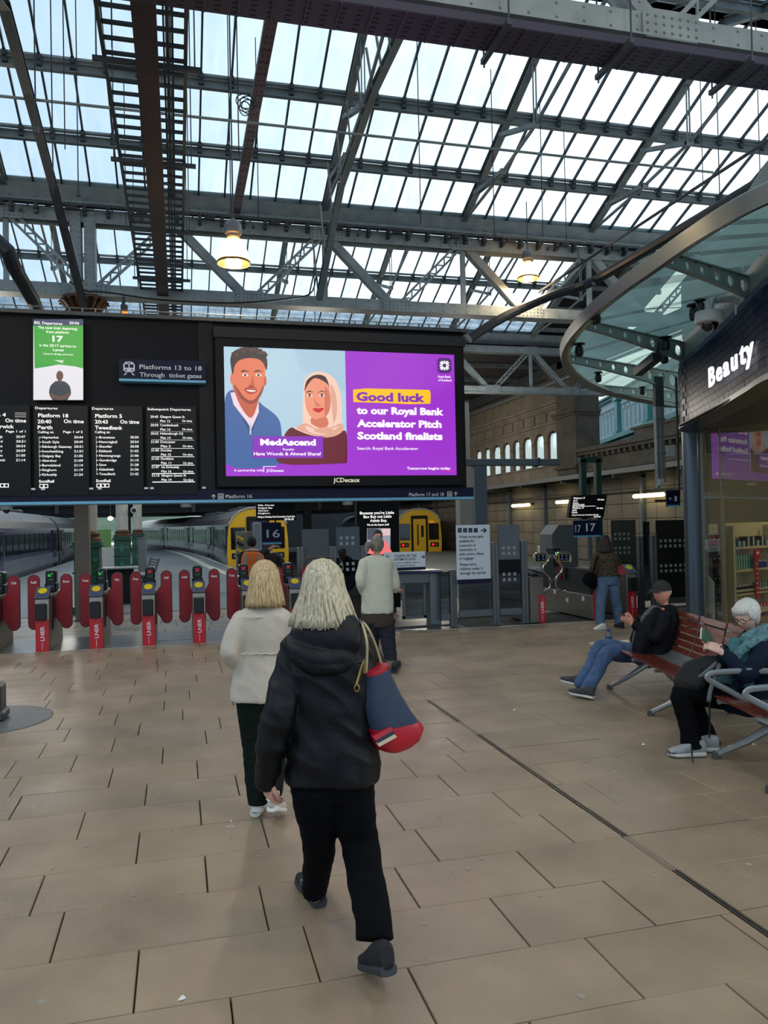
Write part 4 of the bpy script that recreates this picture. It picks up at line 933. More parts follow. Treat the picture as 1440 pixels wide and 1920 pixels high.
# ================================================================== trains
tr_glass = mat('train_window', (16,18,22), .06, 0, spec=.8)
yel_t = mat('train_yellow', (232,184,24), .4)
def car(label, pos, ang, L, up_c, low_c, front=None, wins=8, roofc=(96,100,104), group=None, W=2.75, far=False, doorc=None):
    """rail car, local +Y along its length; origin at the left side corner of its near end"""
    r = root('train_carriage', label, 'train', (0,0,0), group)
    prof = [(0,-.22),(-.03,.5),(0,1.2),(.04,1.85)]; rf = [(.04,1.85),(.14,2.15),(.42,2.42),(.85,2.6),(W/2,2.66)]
    def ring(pr, y): 
        a = [Vector((x,y,z)) for x, z in pr]; b = [Vector((W-x,y,z)) for x, z in reversed(pr)]
        return a + [p for p in b if (p-a[-1]).length > 1e-4]
    m = MB(); m.loft([ring([(0.02,.62),(0,1.2),(.04,1.86)], .05), ring([(0.02,.62),(0,1.2),(.04,1.86)], L-.05)]); m.build('upper_body', mat('train_up_%d_%d_%d' % up_c, up_c, .22, .3, .15, 1.5), r)
    m = MB(); m.loft([ring([(0.01,-.22),(-.03,.2),(0.0,.64)], .05), ring([(0.01,-.22),(-.03,.2),(0.0,.64)], L-.05)]); m.build('lower_body', mat('train_low_%d_%d_%d' % low_c, low_c, .3, .3, .2, 2), r)
    m = MB(); m.loft([ring(rf, .0), ring(rf, L)]); m.build('roof', mat('train_roof_%d_%d_%d' % roofc, roofc, .45, .2, .2, 3), r)
    m = MB(); m.box((.12,.4,-.95),(W-.12,L-.4,-.22)); m.build('underframe', mat('underframe', (26,26,28), .7), r)
    if not far:
        m = MB()
        for yy in (L*.3, L*.55, L*.75): m.bbox((W/2-.5,yy,2.6),(W/2+.5,yy+1.2,2.76), .05)
        m.build('roof_pod', mat('roof_pod', (80,84,88), .5), r)
    # windows, one mesh per pane, both ends kept for doors
    n = wins; y0, y1 = 2.6, L-2.6
    wm = None
    for s_ in (0, 1):
        for i in range(n):
            a = y0 + (y1-y0)*(i+.08)/n; b = y0 + (y1-y0)*(i+.86)/n; x = -.012 if s_ == 0 else W+.012
            m = MB(); x2 = .03 if s_ == 0 else W-.03
            m.bbox((x,a,.82),(x2,b,1.62), .01); o = m.build('window', tr_glass, r)
            if s_ == 1: break
    for yy in (.5, L-2.2):
        m = MB(); m.bbox((-.02,yy,-.1),(.03,yy+1.5,1.78), .02); d = m.build('door', mat('train_door_%d_%d_%d' % (doorc or up_c), doorc or up_c, .25, .3), r)
        m = MB(); m.box((-.028,yy+.12,.75),(-.019,yy+.62,1.6)); m.box((-.028,yy+.86,.75),(-.019,yy+1.36,1.6)); m.build('door_window', tr_glass, d)
    m = MB(); m.box((.5,L-.02,-.1),(W-.5,L+.32,2.2)); m.build('gangway', blackm, r)
    if front:
        fr = [(.03,-.15),(-.01,.5),(.02,1.2),(.08,1.8),(.24,2.15),(.5,2.38),(.9,2.52),(W/2,2.56)]
        full = fr + [(W-x, z) for x, z in reversed(fr[:-1])]
        m = MB(); m.prism([(x, -.12, z) for x, z in full], (0,.2,0)); f = m.build('cab_front', yel_t, r)
        m = MB(); m.box((.12,-.1,-.75),(W-.12,.3,-.15)); m.build('buffer_beam', mat('underframe', (26,26,28), .7), r)
        m = MB(); m.bbox((.16,-.135,.72),(.80,-.10,1.72), .03); m.build('windscreen', tr_glass, f); m = MB(); m.bbox((W-.80,-.135,.72),(W-.16,-.10,1.72), .03); m.build('windscreen', tr_glass, f)
        m = MB(); m.bbox((.86,-.2,-.1),(W-.86,-.1,2.2), .04); m.build('gangway_frame', blackm, f)
        m = MB(); m.bbox((.99,-.22,.0),(W-.99,-.19,2.0), .03); m.build('gangway_door', yel_t if front == 'door' else mat('navy_train', (26,30,56), .4), f)
        m = MB(); m.bbox((1.22,-.235,.4),(1.30,-.21,1.7), .01); m.bbox((1.46,-.235,.9),(1.62,-.21,1.6), .01); m.build('door_bars', blackm, f)
        for g in (0, 1):
            xx = .45 if g == 0 else W-.45
            m = MB(); m.bbox((xx-.26,-.15,.30),(xx+.26,-.1,.56), .02); h = m.build('lamp_cluster', blackm, f)
            m = MB(); m.lathe([(.075,-.005),(.07,-.03)], (xx-.1,-.14,.43), 14, 'y'); m.build('tail_lamp', emit('tail_red', (255,30,40), 1.6) if front == 'door' else mat('lamp_off', (150,150,150), .3, .5), h)
            m = MB(); m.lathe([(.07,-.005),(.06,-.03)], (xx+.11,-.14,.43), 14, 'y'); m.build('head_lamp', mat('lamp_off', (150,150,150), .3, .5), h)
        m = MB(); put_text(m, 'Perth' if front == 'door' else '', (W-.75,-.14,1.78), (1,0,0), (0,0,1), .10, 'l', .02)
        if m.v: m.build('destination', emit('orange_led', (255,130,40), 1.2), f, fix=False)
        m = MB(); m.tube([(.08,-.12,1.85),(.26,-.13,2.2),(.55,-.13,2.44),(.95,-.13,2.58),(W/2,-.13,2.62),(W-.95,-.13,2.58),(W-.55,-.13,2.44),(W-.26,-.13,2.2),(W-.08,-.12,1.85)], .05, 6); m.build('roof_rim', mat('pale_rim', (176,180,182), .4), f)
    r.location = pos; r.rotation_euler = (0,0,ang); return r
def car_between(label, a, b, *args, **kw):
    a = Vector(a); b = Vector(b); d = b-a; return car(label, (a.x,a.y,0), -math.atan2(d.x, d.y), d.length-.35, *args, **kw)
# left train: its right hand side faces us
Wc = 2.75
def car_left(label, a, b, *args, **kw):
    """place by its right side line a->b: build mirrored so that the windowed side faces +X"""
    a = Vector(a); b = Vector(b); d = b-a; L = d.length-.35
    return car(label, (b.x, b.y, 0), -math.atan2(d.x, d.y)+math.pi, L, *args, **kw)
car_left('blue and silver carriage of the left hand train with people reflected in its windows', (-6.05,28.2), (-6.3,45.5), (30,38,80), (120,128,142), wins=9)
car_left('second carriage of the left hand train, half hidden by the brown column', (-6.3,46), (-6.9,64), (60,54,60), (96,98,104), wins=9, far=True)
# yellow cab of the left train
r = root('train_cab', 'yellow cab end of the left hand train at the left edge of the photo', 'train', (-7.4,28,0))
fr = [(.03,-.15),(-.01,.5),(.02,1.2),(.08,1.8),(.24,2.15),(.5,2.38),(.9,2.52),(Wc/2,2.56)]; full = fr + [(Wc-x, z) for x, z in reversed(fr[:-1])]
ox = -6.05-Wc
m = MB(); m.loft([[Vector((ox+Wc/2+(x-Wc/2)*.93,27.1,z*.97)) for x, z in full],[Vector((ox+x,27.5,z)) for x, z in full],[Vector((ox+x,28.15,z)) for x, z in full]]); f = m.build('cab_shell', yel_t, r)
for xa in (.1, 1.95):
    m = MB(); m.bbox((ox+xa,27.04,.65),(ox+xa+.68,27.1,1.7), .03); m.build('windscreen', tr_glass, f)
m = MB(); m.bbox((ox+.9,27.0,-.05),(ox+1.85,27.12,2.1), .04); m.build('gangway_door', mat('navy_train', (26,30,56), .4), f)
m = MB(); m.bbox((ox+2.1,27.04,1.86),(ox+2.62,27.12,2.1), .03); m.build('marker_panel', blackm, f)
m = MB(); m.lathe([(.11,0),(.1,-.03)], (ox+2.38,27.08,.38), 14, 'y'); m.build('head_lamp', mat('lamp_off', (150,150,150), .3, .5), f)
m = MB(); put_text(m, '158718', (ox+2.68,27.07,-.06), (1,0,0), (0,0,1), .15, 'r', .02); m.build('number', mat('black_print', (20,20,20), .5), f, fix=False)
# middle train curving away
MT = [(2.1,36.2),(1.95,49.5),(.75,61.5),(-1.35,76),(-4.6,92)]
cols = [((44,46,66),(122,124,134)),((44,46,66),(150,146,148)),((58,36,42),(112,106,108)),((60,44,46),(104,100,98))]
labs = ['nearest carriage of the curving middle train, with yellow cab front behind the 16 sign','second carriage of the curving middle train','third carriage of the curving middle train, dark red and grey','farthest carriage of the curving middle train with a pale roof']
for i in range(4):
    car_between(labs[i], MT[i], MT[i+1], cols[i][0], cols[i][1], front='plain' if i == 0 else None, wins=8, far=i > 1, roofc=(70,66,66) if i < 3 else (190,180,160), group='carriages of the middle train')
car_between('dark blue train with yellow front, its gangway door and red tail lamps facing the gates', (12.75,46), (14.6,66), (30,40,76), (40,48,80), front='door', wins=8, roofc=(120,124,128))
car_between('second dark blue carriage behind the train with red tail lamps', (14.7,66.5), (17.5,86), (30,40,76), (40,48,80), wins=8, roofc=(120,124,128), far=True)
# ================================================================== platform columns
gcast = mat('green_cast_iron', (22,74,58), .45, 0, .15, 6); colw = mat('pale_column_paint', (190,188,178), .5, 0, .12, 5, .1, 20); bronze = mat('capital_bronze', (92,62,40), .5, .3, .4, 12)
def station_column(y, label, x=-1.86, cap=False):
    r = root('platform_column', label, 'column', (x, y, 0), 'green-based platform columns')
    m = MB(); m.bbox((x-.3,y-.3,0),(x+.3,y+.3,.16), .01); m.bbox((x-.25,y-.25,.16),(x+.25,y+.25,1.38), .01); m.bbox((x-.31,y-.31,1.38),(x+.31,y+.31,1.44), .01); m.bbox((x-.28,y-.28,1.44),(x+.28,y+.28,1.5), .01); m.box((x-.28,y-.28,.84),(x+.28,y+.28,.88)); m.build('pedestal', gcast, r)
    gl2 = mat('green_cast_iron_light', (44,104,84), .45)
    m = MB()
    for zc in (.5, 1.12):
        m.prism([(x,y-.25,zc+.2),(x+.1,y-.25,zc),(x,y-.25,zc-.2),(x-.1,y-.25,zc)], (0,-.02,0))
        for dx in (-.17,.17): m.lathe([(.055,-.25),(.05,-.275),(.02,-.28)], (x+dx,y,zc), 12, 'y')
        m.box((x-.24,y-.265,zc+.25),(x+.24,y-.25,zc+.27)); m.box((x-.24,y-.265,zc-.27),(x+.24,y-.25,zc-.25))
    m.build('pedestal_ornament', gl2, r)
    m = MB(); m.lathe([(.27,1.5),(.27,1.56),(.23,1.60),(.25,1.66),(.2,1.72)], (x,y,0), 24); m.build('shaft_base', bronze, r)
    m = MB(); n = 48; rings = []
    for z in (1.7, 6.0): rings.append([Vector((x+(.2-.018*(k % 2))*math.cos(2*math.pi*k/n), y+(.2-.018*(k % 2))*math.sin(2*math.pi*k/n), z)) for k in range(n)])
    m.loft(rings); m.build('fluted_shaft', colw, r)
    m = MB(); m.lathe([(.2,5.98),(.22,6.02),(.2,6.08),(.24,6.3),(.36,6.56),(.44,6.6),(.44,6.66)], (x,y,0), 24)
    for k in range(16):
        t = 2*math.pi*k/16
        for (rr1, z1, rr2, z2) in ((.23,6.1,.36,6.36),(.28,6.3,.46,6.58)):
            c_, s_ = math.cos(t+(.2 if z1 > 6.2 else 0)), math.sin(t+(.2 if z1 > 6.2 else 0))
            m.tube([(x+rr1*c_,y+rr1*s_,z1),(x+(rr1+.05)*c_,y+(rr1+.05)*s_,(z1+z2)/2),(x+rr2*c_,y+rr2*s_,z2),(x+(rr2+.05)*c_,y+(rr2+.05)*s_,z2-.05)], [.03,.05,.045,.02], 6)
    m.build('foliage_capital', bronze, r)
    m = MB()
    for dx in (-.14,.14): m.box((x+dx-.11,y-.2,6.66),(x+dx+.11,y+.2,8.5))
    m.build('upper_stanchion', steel, r)
    rv = MB()
    for dx in (-.22,-.07,.07,.22):
        z = 6.8
        while z < 8.45: rivet(rv, (x+dx,y-.2,z), .016); z += .12
    rv.build('rivets', mat('rivet_heads', (104,112,112), .5), r, kind='stuff')
station_column(17.7, 'station column with brown foliage capital under the truss, left of the ladder walkway')
station_column(28.2, 'pale fluted column on a green pedestal beside the platform bench')
station_column(38.7, 'farther pale column on a green pedestal, just right of the bench one')
r = root('square_column', 'square brown steel column behind the gates, under the board', 'column', G(157,1163))
c = r.location; m = MB(); m.bbox((c.x-.135,c.y-.13,0),(c.x+.135,c.y+.13,4.9), .012); m.build('shaft', mat('brown_steel', (112,104,92), .45, .4, .1, 3), r)
m = MB(); m.bbox((c.x-.17,c.y-.17,0),(c.x+.17,c.y+.17,.02), .005); m.build('foot_plate', steel_dk, r)
# dark overbridge and far surroundings
st_dk = mat('dark_bridge', (26,30,36), .7, 0, .3, 1)
r = root('overbridge', 'dark overbridge deck crossing above the far trains', 'bridge', (0,70,3))
m = MB(); m.box((-45,64,2.95),(16.8,84,3.5)); m.build('deck', st_dk, r)
m = MB(); m.box((-45,63.8,3.5),(16.6,64.2,8.3)); m.build('parapet', st_dk, r)
for x in (-3.9,-10.1,3.9,10.2):
    m = MB(); m.box((x-.3,63.9,-.9),(x+.3,64.5,2.95)); m.build('pier', st_dk, r)
for i in range(12): 
    m = MB(); m.box((-44+i*5,63.6,2.98),(-43.7+i*5,63.8,9.2)); m.build('rib', steel_dk, r)
m = MB(); m.box((4.5,95,-.9),(34,95.6,12)); m.build('trim_9', mat('far_dark_wall', (40,42,44), .8, 0, .3, .4), None, kind='structure')
m = MB(); m.box((-14.6,15,-.9),(-14,62,9)); m.build('wall_left', mat('left_dark_wall', (50,50,50), .8, 0, .3, .4), None, kind='structure')
hill = MB(); pts = []
nx, ny = 30, 6
for j in range(ny+1):
    for i in range(nx+1):
        x = -90 + i*5; y = 130+j*9; pts.append((x, y, -1 + j*.9 + 1.2*noise.noise(Vector((x*.06, y*.06, 0)))))
hill.add(pts, [(j*(nx+1)+i, j*(nx+1)+i+1, (j+1)*(nx+1)+i+1, (j+1)*(nx+1)+i) for j in range(ny) for i in range(nx)])
tag(hill.build('hillside', mat('hill_green', (96,118,92), .9, 0, .3, .2)), 'strip of green hillside far beyond the curving train', 'hill', kind='stuff')
# warm lamp on the platform
r = root('platform_lamp', 'small warm glowing globe lamp over the platform behind the brown column', 'lamp', P(207,972,30))
c = r.location; m = MB(); m.sphere(c, (.1,.1,.08), 12, 8); m.build('globe', emit('warm_globe', (255,214,150), 3.5), r); m = MB(); m.tube([c+Vector((0,0,.06)), Vector((c.x,c.y,9.9))], .015, 6); m.build('stem', steel_dk, r)
# platform furniture
def steel_bench(label, c, ang, n=3):
    r = root('platform_bench', label, 'bench', (0,0,0))
    for i in range(n):
        m = MB(); x = (i-(n-1)/2)*.55
        for k in range(6): m.box((x-.24, -.2+k*.075, .44),(x+.24, -.15+k*.075, .455))
        m.build('seat', alu, r); m = MB()
        for k in range(5): m.beam((x-.24,.27+k*.02,.55+k*.075),(x+.24,.27+k*.02,.55+k*.075), .012, .05)
        m.build('backrest', alu, r)
    for x in (-.6,.6):
        m = MB(); m.beam((x,-.2,0.02),(x,0,.42), .05, .05); m.beam((x,.25,.02),(x,.05,.42), .05, .05); m.beam((x,.22,.44),(x,.4,.9), .03, .03); m.build('leg', steel_dk, r)
    m = MB(); m.box((-.85,-.03,.39),(.85,.03,.44)); m.build('beam', steel_dk, r)
    r.location = c; r.rotation_euler = (0,0,ang)
steel_bench('grey perforated metal bench on the platform beside the green column', Vector((-1.05,23.8,0)), math.radians(-78))
def cab(name, label, cat, px, py, w, d, h, m_, lid=None):
    g = G(px, py); r = root(name, label, cat, g); m = MB(); m.bbox((g.x-w/2,g.y-d/2,0),(g.x+w/2,g.y+d/2,h), .015); m.build('body', m_, r)
    m = MB(); m.bbox((g.x-w/2+.03,g.y-d/2-.012,.08),(g.x+w/2-.03,g.y-d/2,h-.06), .004); m.build('door', m_, r)
    m = MB(); m.bbox((g.x-w/2-.015,g.y-d/2-.015,h),(g.x+w/2+.015,g.y+d/2+.015,h+.03), .006); m.build('lid', lid or m_, r); return r
cab('equipment_cabinet', 'slim grey cabinet against the far green column', 'cabinet', 268, 1083, .3, .3, 1.4, mat('cab_grey', (128,134,138), .5))
cab('equipment_box', 'grey electrical box beside the square brown column', 'box', 184, 1118, .22, .2, 1.2, mat('cab_grey', (128,134,138), .5))
g = G(206,1100); r = root('hoarding', 'green and white hoarding panel between the platform columns', 'panel', (g.x,30.5,0))
m = MB(); m.box((-3.1,30.5,1.1),(-2.4,30.56,1.75)); m.build('green_panel', mat('hoarding_green', (104,150,80), .5), r); m = MB(); m.box((-3.1,30.5,0),(-2.3,30.56,1.08)); m.build('white_panel', mat('hoarding_white', (190,192,188), .5), r)
m = MB(); m.bbox((-2.75,27.0,0),(-2.62,27.1,1.15), .01); m.build('black_post', blackm, r)
g = G(205,1112); r = root('litter_table', 'low dark table-topped unit behind the gates near the green column', 'table', (-1.35,19.6,0))
m = MB(); m.bbox((-1.75,19.3,.82),(-.95,19.9,.86), .01); m.build('top', mat('top_pale', (150,152,150), .4), r); m = MB(); m.bbox((-1.65,19.4,0),(-1.05,19.8,.82), .01); m.build('base', blackm, r)
# grey apparatus with hazard stripes beside the middle train
r = root('hazard_cabinet', 'grey cabinet with black and yellow chevrons beside the middle train', 'cabinet', (1.75,21.5,0))
m = MB(); m.bbox((1.5,21.5,0),(1.95,21.9,1.62), .02); m.build('body', mat('cab_grey2', (120,116,106), .5), r)
m = MB(); m.bbox((1.93,21.3,.9),(2.15,21.6,1.86), .05, 2); m.build('round_head', mat('cab_grey', (128,134,138), .5), r)
for k in range(4): 
    m = MB(); z = .95+k*.17; m.prism([(1.5,21.49,z),(1.68,21.49,z-.1),(1.68,21.49,z-.02),(1.5,21.49,z+.08)], (0,-.01,0)); m.build('chevron', black if k % 2 == 0 else yel_t, r)
# ceiling dome cameras under the board
for px, lab in ((12,'white dome camera under the board at the far left'),(349,'white dome camera under the board above the middle train'),(652,'white dome camera under the board near the advert totem')):
    Yc = YB+.2; c = P(px, 952, Yc); r = root('dome_camera', lab, 'camera', (c.x,Yc,2.135), 'dome cameras under the board')
    m = MB(); m.lathe([(.085,2.134),(.085,2.08),(.07,2.07)], (c.x,Yc,0), 20); m.build('housing', mat('cam_white', (190,192,190), .4), r); m = MB(); m.sphere((c.x,Yc,2.07), (.05,.05,.055), 14, 8); m.build('dome', tr_glass, r)
r = root('bullet_camera', 'small white camera on the pale platform column', 'camera', P(251,957,28)); c = r.location
m = MB(); m.lathe([(.1,0),(.12,.1),(.1,.3)], c, 14, 'y'); m.build('body', mat('cam_white', (190,192,190), .4), r); m = MB(); m.lathe([(.07,-.01),(.07,.01)], c, 14, 'y'); m.build('lens', black, r)
m = MB(); m.box((c.x-.03,c.y+.1,c.z-.1),(c.x+.03,c.y+.3,c.z)); m.build('bracket', steel_dk, r)
# ------------------------------------------------------------------ hanging signs 16 and 17, monitors, totem
r = root('platform_sign', 'navy platform sign reading 16 under a small black monitor', 'sign', P(508,1000,14.5))
Yp = 14.5; a, b = P(491,980,Yp), P(528,1020,Yp)
m = MB(); m.bbox((a.x,Yp,b.z),(b.x,Yp+.06,a.z), .005); m.build('panel', navy, r); m = MB(); m.box((a.x,Yp-.002,b.z),(b.x,Yp+.06,b.z+.035)); m.build('light_strip', skyb, r)
m = MB(); words(m, Yp-.004, [(500,1008,'16',15.5,25,'l',.01)]); m.build('lettering', w_flat, r, fix=False)
m = MB(); m.beam((a.x+.1,Yp+.05,a.z),(a.x+.1,Yp+.05,3), .03, .03); m.beam((b.x-.1,Yp+.05,a.z),(b.x-.1,Yp+.05,3), .03, .03); m.beam((a.x+.1,12.92,3),(a.x+.1,Yp+.1,3), .04, .04); m.beam((b.x-.1,12.92,3),(b.x-.1,Yp+.1,3), .04, .04); m.build('hanger', steel_dk, r)
r = root('small_monitor', 'small black departures monitor above the 16 sign', 'screen', P(518,945,14.1)); Yp = 14.1; a, b = P(480,936,Yp), P(556,975,Yp)
m = MB(); m.bbox((a.x,Yp,b.z),(b.x,Yp+.08,a.z), .01); m.build('casing', frame_m, r)
m = MB(); m.beam(((a.x+b.x)/2,Yp+.1,a.z-.1),((a.x+b.x)/2,Yp+.1,3.1), .04, .04); m.beam(((a.x+b.x)/2,12.92,3.1),((a.x+b.x)/2,Yp+.14,3.1), .04, .04); m.build('hanger', steel_dk, r)
m = MB(); words(m, Yp-.003, [(484,949,'Fife Circle',3,30),(484,954,'Dalgety Bay',3,27),(484,959,'Aberdour',3,20),(484,964,'Kinghorn',3,22),(483,971,'Calling at: Kirkcaldy, North Queensferry, South Gyle',3.6,70),(551,975,'20:06:20',3.6,18,'r')]); m.build('lettering', wl, r, fix=False)
r = root('advert_totem', 'tall black advert totem with white text behind the man in white', 'totem', P(708,1100,15)); Yp = 15.0; a, b = P(668,930,Yp), P(750,1048,Yp)
m = MB(); m.bbox((a.x,Yp,.1),(b.x,Yp+.15,a.z), .01); m.build('casing', frame_m, r); m = MB(); m.box((a.x+.1,Yp-.02,0),(b.x-.1,Yp+.3,.1)); m.build('foot', steel_dk, r)
a_ = Art(Yp-.004)
wt = wl
for (x, y, t_, c_, w_) in ((707,964,"Because you're Little",5.4,66),(708,971,'Bao Boy not Little',5.4,54),(710,978.5,'Admin Boy.',5.4,33),(709,985.5,'We do the Square stuff.',3.8,43)): a_.tx(x, y, t_, c_, w_, wt, 'c', .02)
a_.rc(688,990.5,732,1038, E_((150,150,160))); a_.rc(689,991,706,1012, E_((70,74,86))); a_.rc(716,991,732,1004, E_((226,190,196)))
a_.sh([(700,1010),(702,998),(709,993),(716,998),(716,1012)], E_((30,28,34)), 3); a_.el(708,1002,5.5,6, E_((200,112,90))); a_.sh([(690,1038),(694,1018),(708,1010),(724,1016),(732,1030),(732,1038)], E_((240,120,120)), 3)
a_.sh([(702,999),(708,991),(716,999),(719,1001),(702,1001)], E_((24,24,30)))
a_.done('picture', r)
r = root('platform_sign', 'navy double sign reading 17 and 17 below the tilted monitor', 'sign', P(1100,990,13.6)); Yp = 13.6; a, b = P(1076,976,Yp), P(1125,1006,Yp)
m = MB(); m.bbox((a.x,Yp,b.z),(b.x,Yp+.06,a.z), .005); m.build('panel', navy, r); m = MB(); m.box((a.x,Yp-.002,b.z),(b.x,Yp+.06,b.z+.03)); m.build('light_strip', skyb, r)
m = MB(); words(m, Yp-.004, [(1079,998,'17',14,11,'l',.01),(1099,996,'17',15,20,'l',.02)]); m.build('lettering', w_flat, r, fix=False)
r = root('tilted_monitor', 'departures monitor for platform 17 hung from green posts', 'screen', P(1100,930,13.9)); Yp = 13.9
q = [P(1072,929,Yp),P(1138,927,Yp),P(1132,970,Yp),P(1066,971,Yp)]
m = MB(); m.prism(q, (0,.1,0)); m.build('casing', frame_m, r)
m = MB(); Ym = Yp-.004
for i, (y, t_, w_) in enumerate(((935.5,'Platform 17',24),(940.5,'20:17',9),(944.5,'Leven',11),(948,'Operated by ScotRail',24),(954,'Platform 17',24),(958.5,'20:23',9),(962.5,'Perth',11))): words(m, Ym, [(1075.5-i*.5,y,t_,3.2,w_,'l',.02)])
words(m, Ym, [(1133,938,'On time',3.2,14,'r',.02),(1131,954,'On time',3.2,14,'r',.02),(1072,967,'Calling at: Haymarket, Inverkeithing, Kirkcaldy',2.6,56),(1126,970,'20:06:20',3,14,'r')])
o = P(1073,949.5,Ym); m.box((o.x,Ym-.001,o.z-.004),(o.x+.5,Ym,o.z+.004)); m.build('lettering', wl, r, fix=False)
r = root('green_sign_frame', 'dark green steel gantry posts holding the platform 17 monitor and sign', 'gantry', (P(1105,1000,14.1).x,14.1,0))
for px in (1093, 1121):
    m = MB(); x = P(px,900,14.1).x; m.bbox((x-.06,14.05,0 if px == 1121 else 1.75),(x+.06,14.17,2.95), .01); m.build('post', mat('gantry_green', (20,62,50), .4), r)
m = MB(); m.box((P(1086,886,14.1).x,14.05,2.88),(P(1128,886,14.1).x,14.17,2.98)); m.build('cross_beam', MATS['gantry_green'], r)
# grey tall machine box
r = root('grey_kiosk', 'tall grey metal box with a sloping top behind the wheelchair gate', 'box', (P(1060,1050,15.5).x,15.5,0)); Yk = 15.5
k0, k1 = P(1036,1045,Yk).x, P(1084,1045,Yk).x; zt = P(1060,984,Yk).z
m = MB(); m.prism([(k0,Yk,0),(k1,Yk,0),(k1,Yk,zt-.16),(k1-.12,Yk,zt),(k0+.16,Yk,zt),(k0,Yk,zt-.2)], (0,.6,0)); m.build('body', mat('kiosk_grey', (104,106,108), .5, .2), r)
m = MB(); m.bbox((k0+.04,Yk-.01,.1),(k1-.04,Yk,zt-.25), .01); m.build('door', mat('kiosk_grey', (104,106,108), .5, .2), r)
# grey steel portal right of the board
r = root('steel_portal', 'blue-grey steel portal frame with horizontal arm right of the board', 'frame', (P(901,1100,14.4).x,14.4,0)); Yk = 14.4
x0, x1 = P(890,900,Yk).x, P(913,900,Yk).x
m = MB(); m.bbox((x0,Yk,0),(x1,Yk+.22,P(900,872,Yk).z), .01); m.build('post', mat('portal_grey', (88,98,106), .5), r)
m = MB(); zc = P(960,866,Yk).z; m.bbox((P(862,866,Yk).x,Yk-.02,zc-.07),(P(1050,866,Yk).x,Yk+.2,zc+.06), .008); m.build('arm', MATS['portal_grey'], r)
m = MB(); xx = P(1010,866,Yk).x; m.box((xx-.02,Yk-.035,zc-.09),(xx+.02,Yk+.22,zc+.08)); m.build('clamp', steel_dk, r)
m = MB(); m.bbox((P(872,900,17).x-.14,17,0),(P(872,900,17).x+.14,17.3,4.5), .02); tag(m.build('stone_pier', mat('pale_pier', (150,146,136), .7, 0, .1, 2)), 'pale square pier just left of the blue-grey steel portal', 'pier')
# ================================================================== right hand station wall
XW = 17.0
stone = mat('dark_sandstone', (126,116,100), .8, 0, .22, 1.2, .3, 12, None, .1); stone_d = mat('sooty_sandstone', (84,80,72), .85, 0, .3, 1.5, .4, 10)
def yx(px, py=900): return PX(px, py, XW).y
yp0, yp1 = yx(1093,800), yx(1056,800)          # pilaster span
m = MB(); m.box((XW+.12,14,-.9),(XW+.9,64,3.75)); m.build('wall_right', stone_d, None, kind='structure')
wr = bpy.data.objects['wall_right']
bme = None
for i in range(30):
    for j in range(6):
        y = 17.5+i*1.15+(0 if j % 2 == 0 else .0); z = .02+j*.58
        if bme is None:
            m = MB(); m.bbox((0,.012,0),(.12,1.138,.565), .012); o = m.build('stone_block', stone); bme = o.data; o.parent = wr
        else: o = bpy.data.objects.new('stone_block', bme); COL.objects.link(o); o.parent = wr
        o.location = (XW, y, z)
m = MB(); m.box((XW-.04,14,3.5),(XW+.2,64,3.62)); m.box((XW+.0,14,3.62),(XW+.2,64,3.75)); m.build('string_course', stone_d, wr)
# upper arcade wall beyond the pilaster
uw = root('arcade_wall', 'sooty stone arcade wall with arched windows along the right hand platforms', 'wall', (XW, yp1, 3.75))
ZS, ZA, ZT = 4.35, 5.95, 8.5
wp = sorted([yx(p, 850) for p in (1034,1013,987,967,951,930,912,898)])
op = []
for i, y in enumerate(wp): hw = .62 if i < 2 else .6; op.append((y-hw, y+hw))
op = [list(o) for o in op]
for i in range(len(op)-1):
    if op[i][1] > op[i+1][0]-.3: mid = (op[i][1]+op[i+1][0])/2; op[i][1] = mid-.2; op[i+1][0] = mid+.2
m = MB(); m.box((XW,yp1,3.75),(XW+.18,64,ZS)); m.build('apron', stone, uw)
m = MB(); m.box((XW-.06,yp1,ZS-.08),(XW+.6,64,ZS)); m.build('sill_course', stone, uw)
prev = yp1
for a, b in op + [(64,64)]:
    m = MB(); m.box((XW,prev,ZS),(XW+.16,a,ZA)); m.box((XW-.05,prev+.08,ZA-.55),(XW,a-.08,ZA-.47)); m.build('pier', stone, uw); prev = b
for a, b in op:
    m = MB(); c = (a+b)/2; hw = (b-a)/2; ht = hw*.75; pts = [(XW,a,ZA-ht)] 
    arc = [(XW, c-hw*math.cos(math.pi*k/10), ZA-ht+ht*math.sin(math.pi*k/10)) for k in range(11)]
    m.prism([(XW,a,ZA+.001)] + [(XW,a,ZA-ht)] + arc[1:5] + [(XW,c,ZA-.0005)], (.16,0,0)); m.prism([(XW,c,ZA-.0005)] + arc[6:10] + [(XW,b,ZA-ht)] + [(XW,b,ZA+.001)], (.16,0,0)); m.build('arch_head', stone, uw)
    m = MB(); m.quad((XW+.14,a,ZS),(XW+.14,b,ZS),(XW+.14,b,ZA),(XW+.14,a,ZA)); m.build('glass_pane', glass('arcade_glass', (210,228,230), .35, .05, .1, (200,225,225)), uw)
m = MB(); m.box((XW,yp1,ZA),(XW+.6,63.7,8.34)); m.build('frieze', stone, uw)
m = MB(); m.box((XW-.1,yp1,6.25),(XW,64,6.35)); m.box((XW-.16,yp1,7.0),(XW,64,7.12)); m.box((XW-.28,yp1,7.12),(XW,64,7.25)); m.box((XW-.1,yp1,6.9),(XW,64,7.0)); m.build('cornice', stone, uw)
m = MB(); y = yp1+.3
while y < 60: m.box((XW-.06,y,6.42),(XW,y+.95,6.85)); y += 1.3
m.build('frieze_panel', stone, uw)
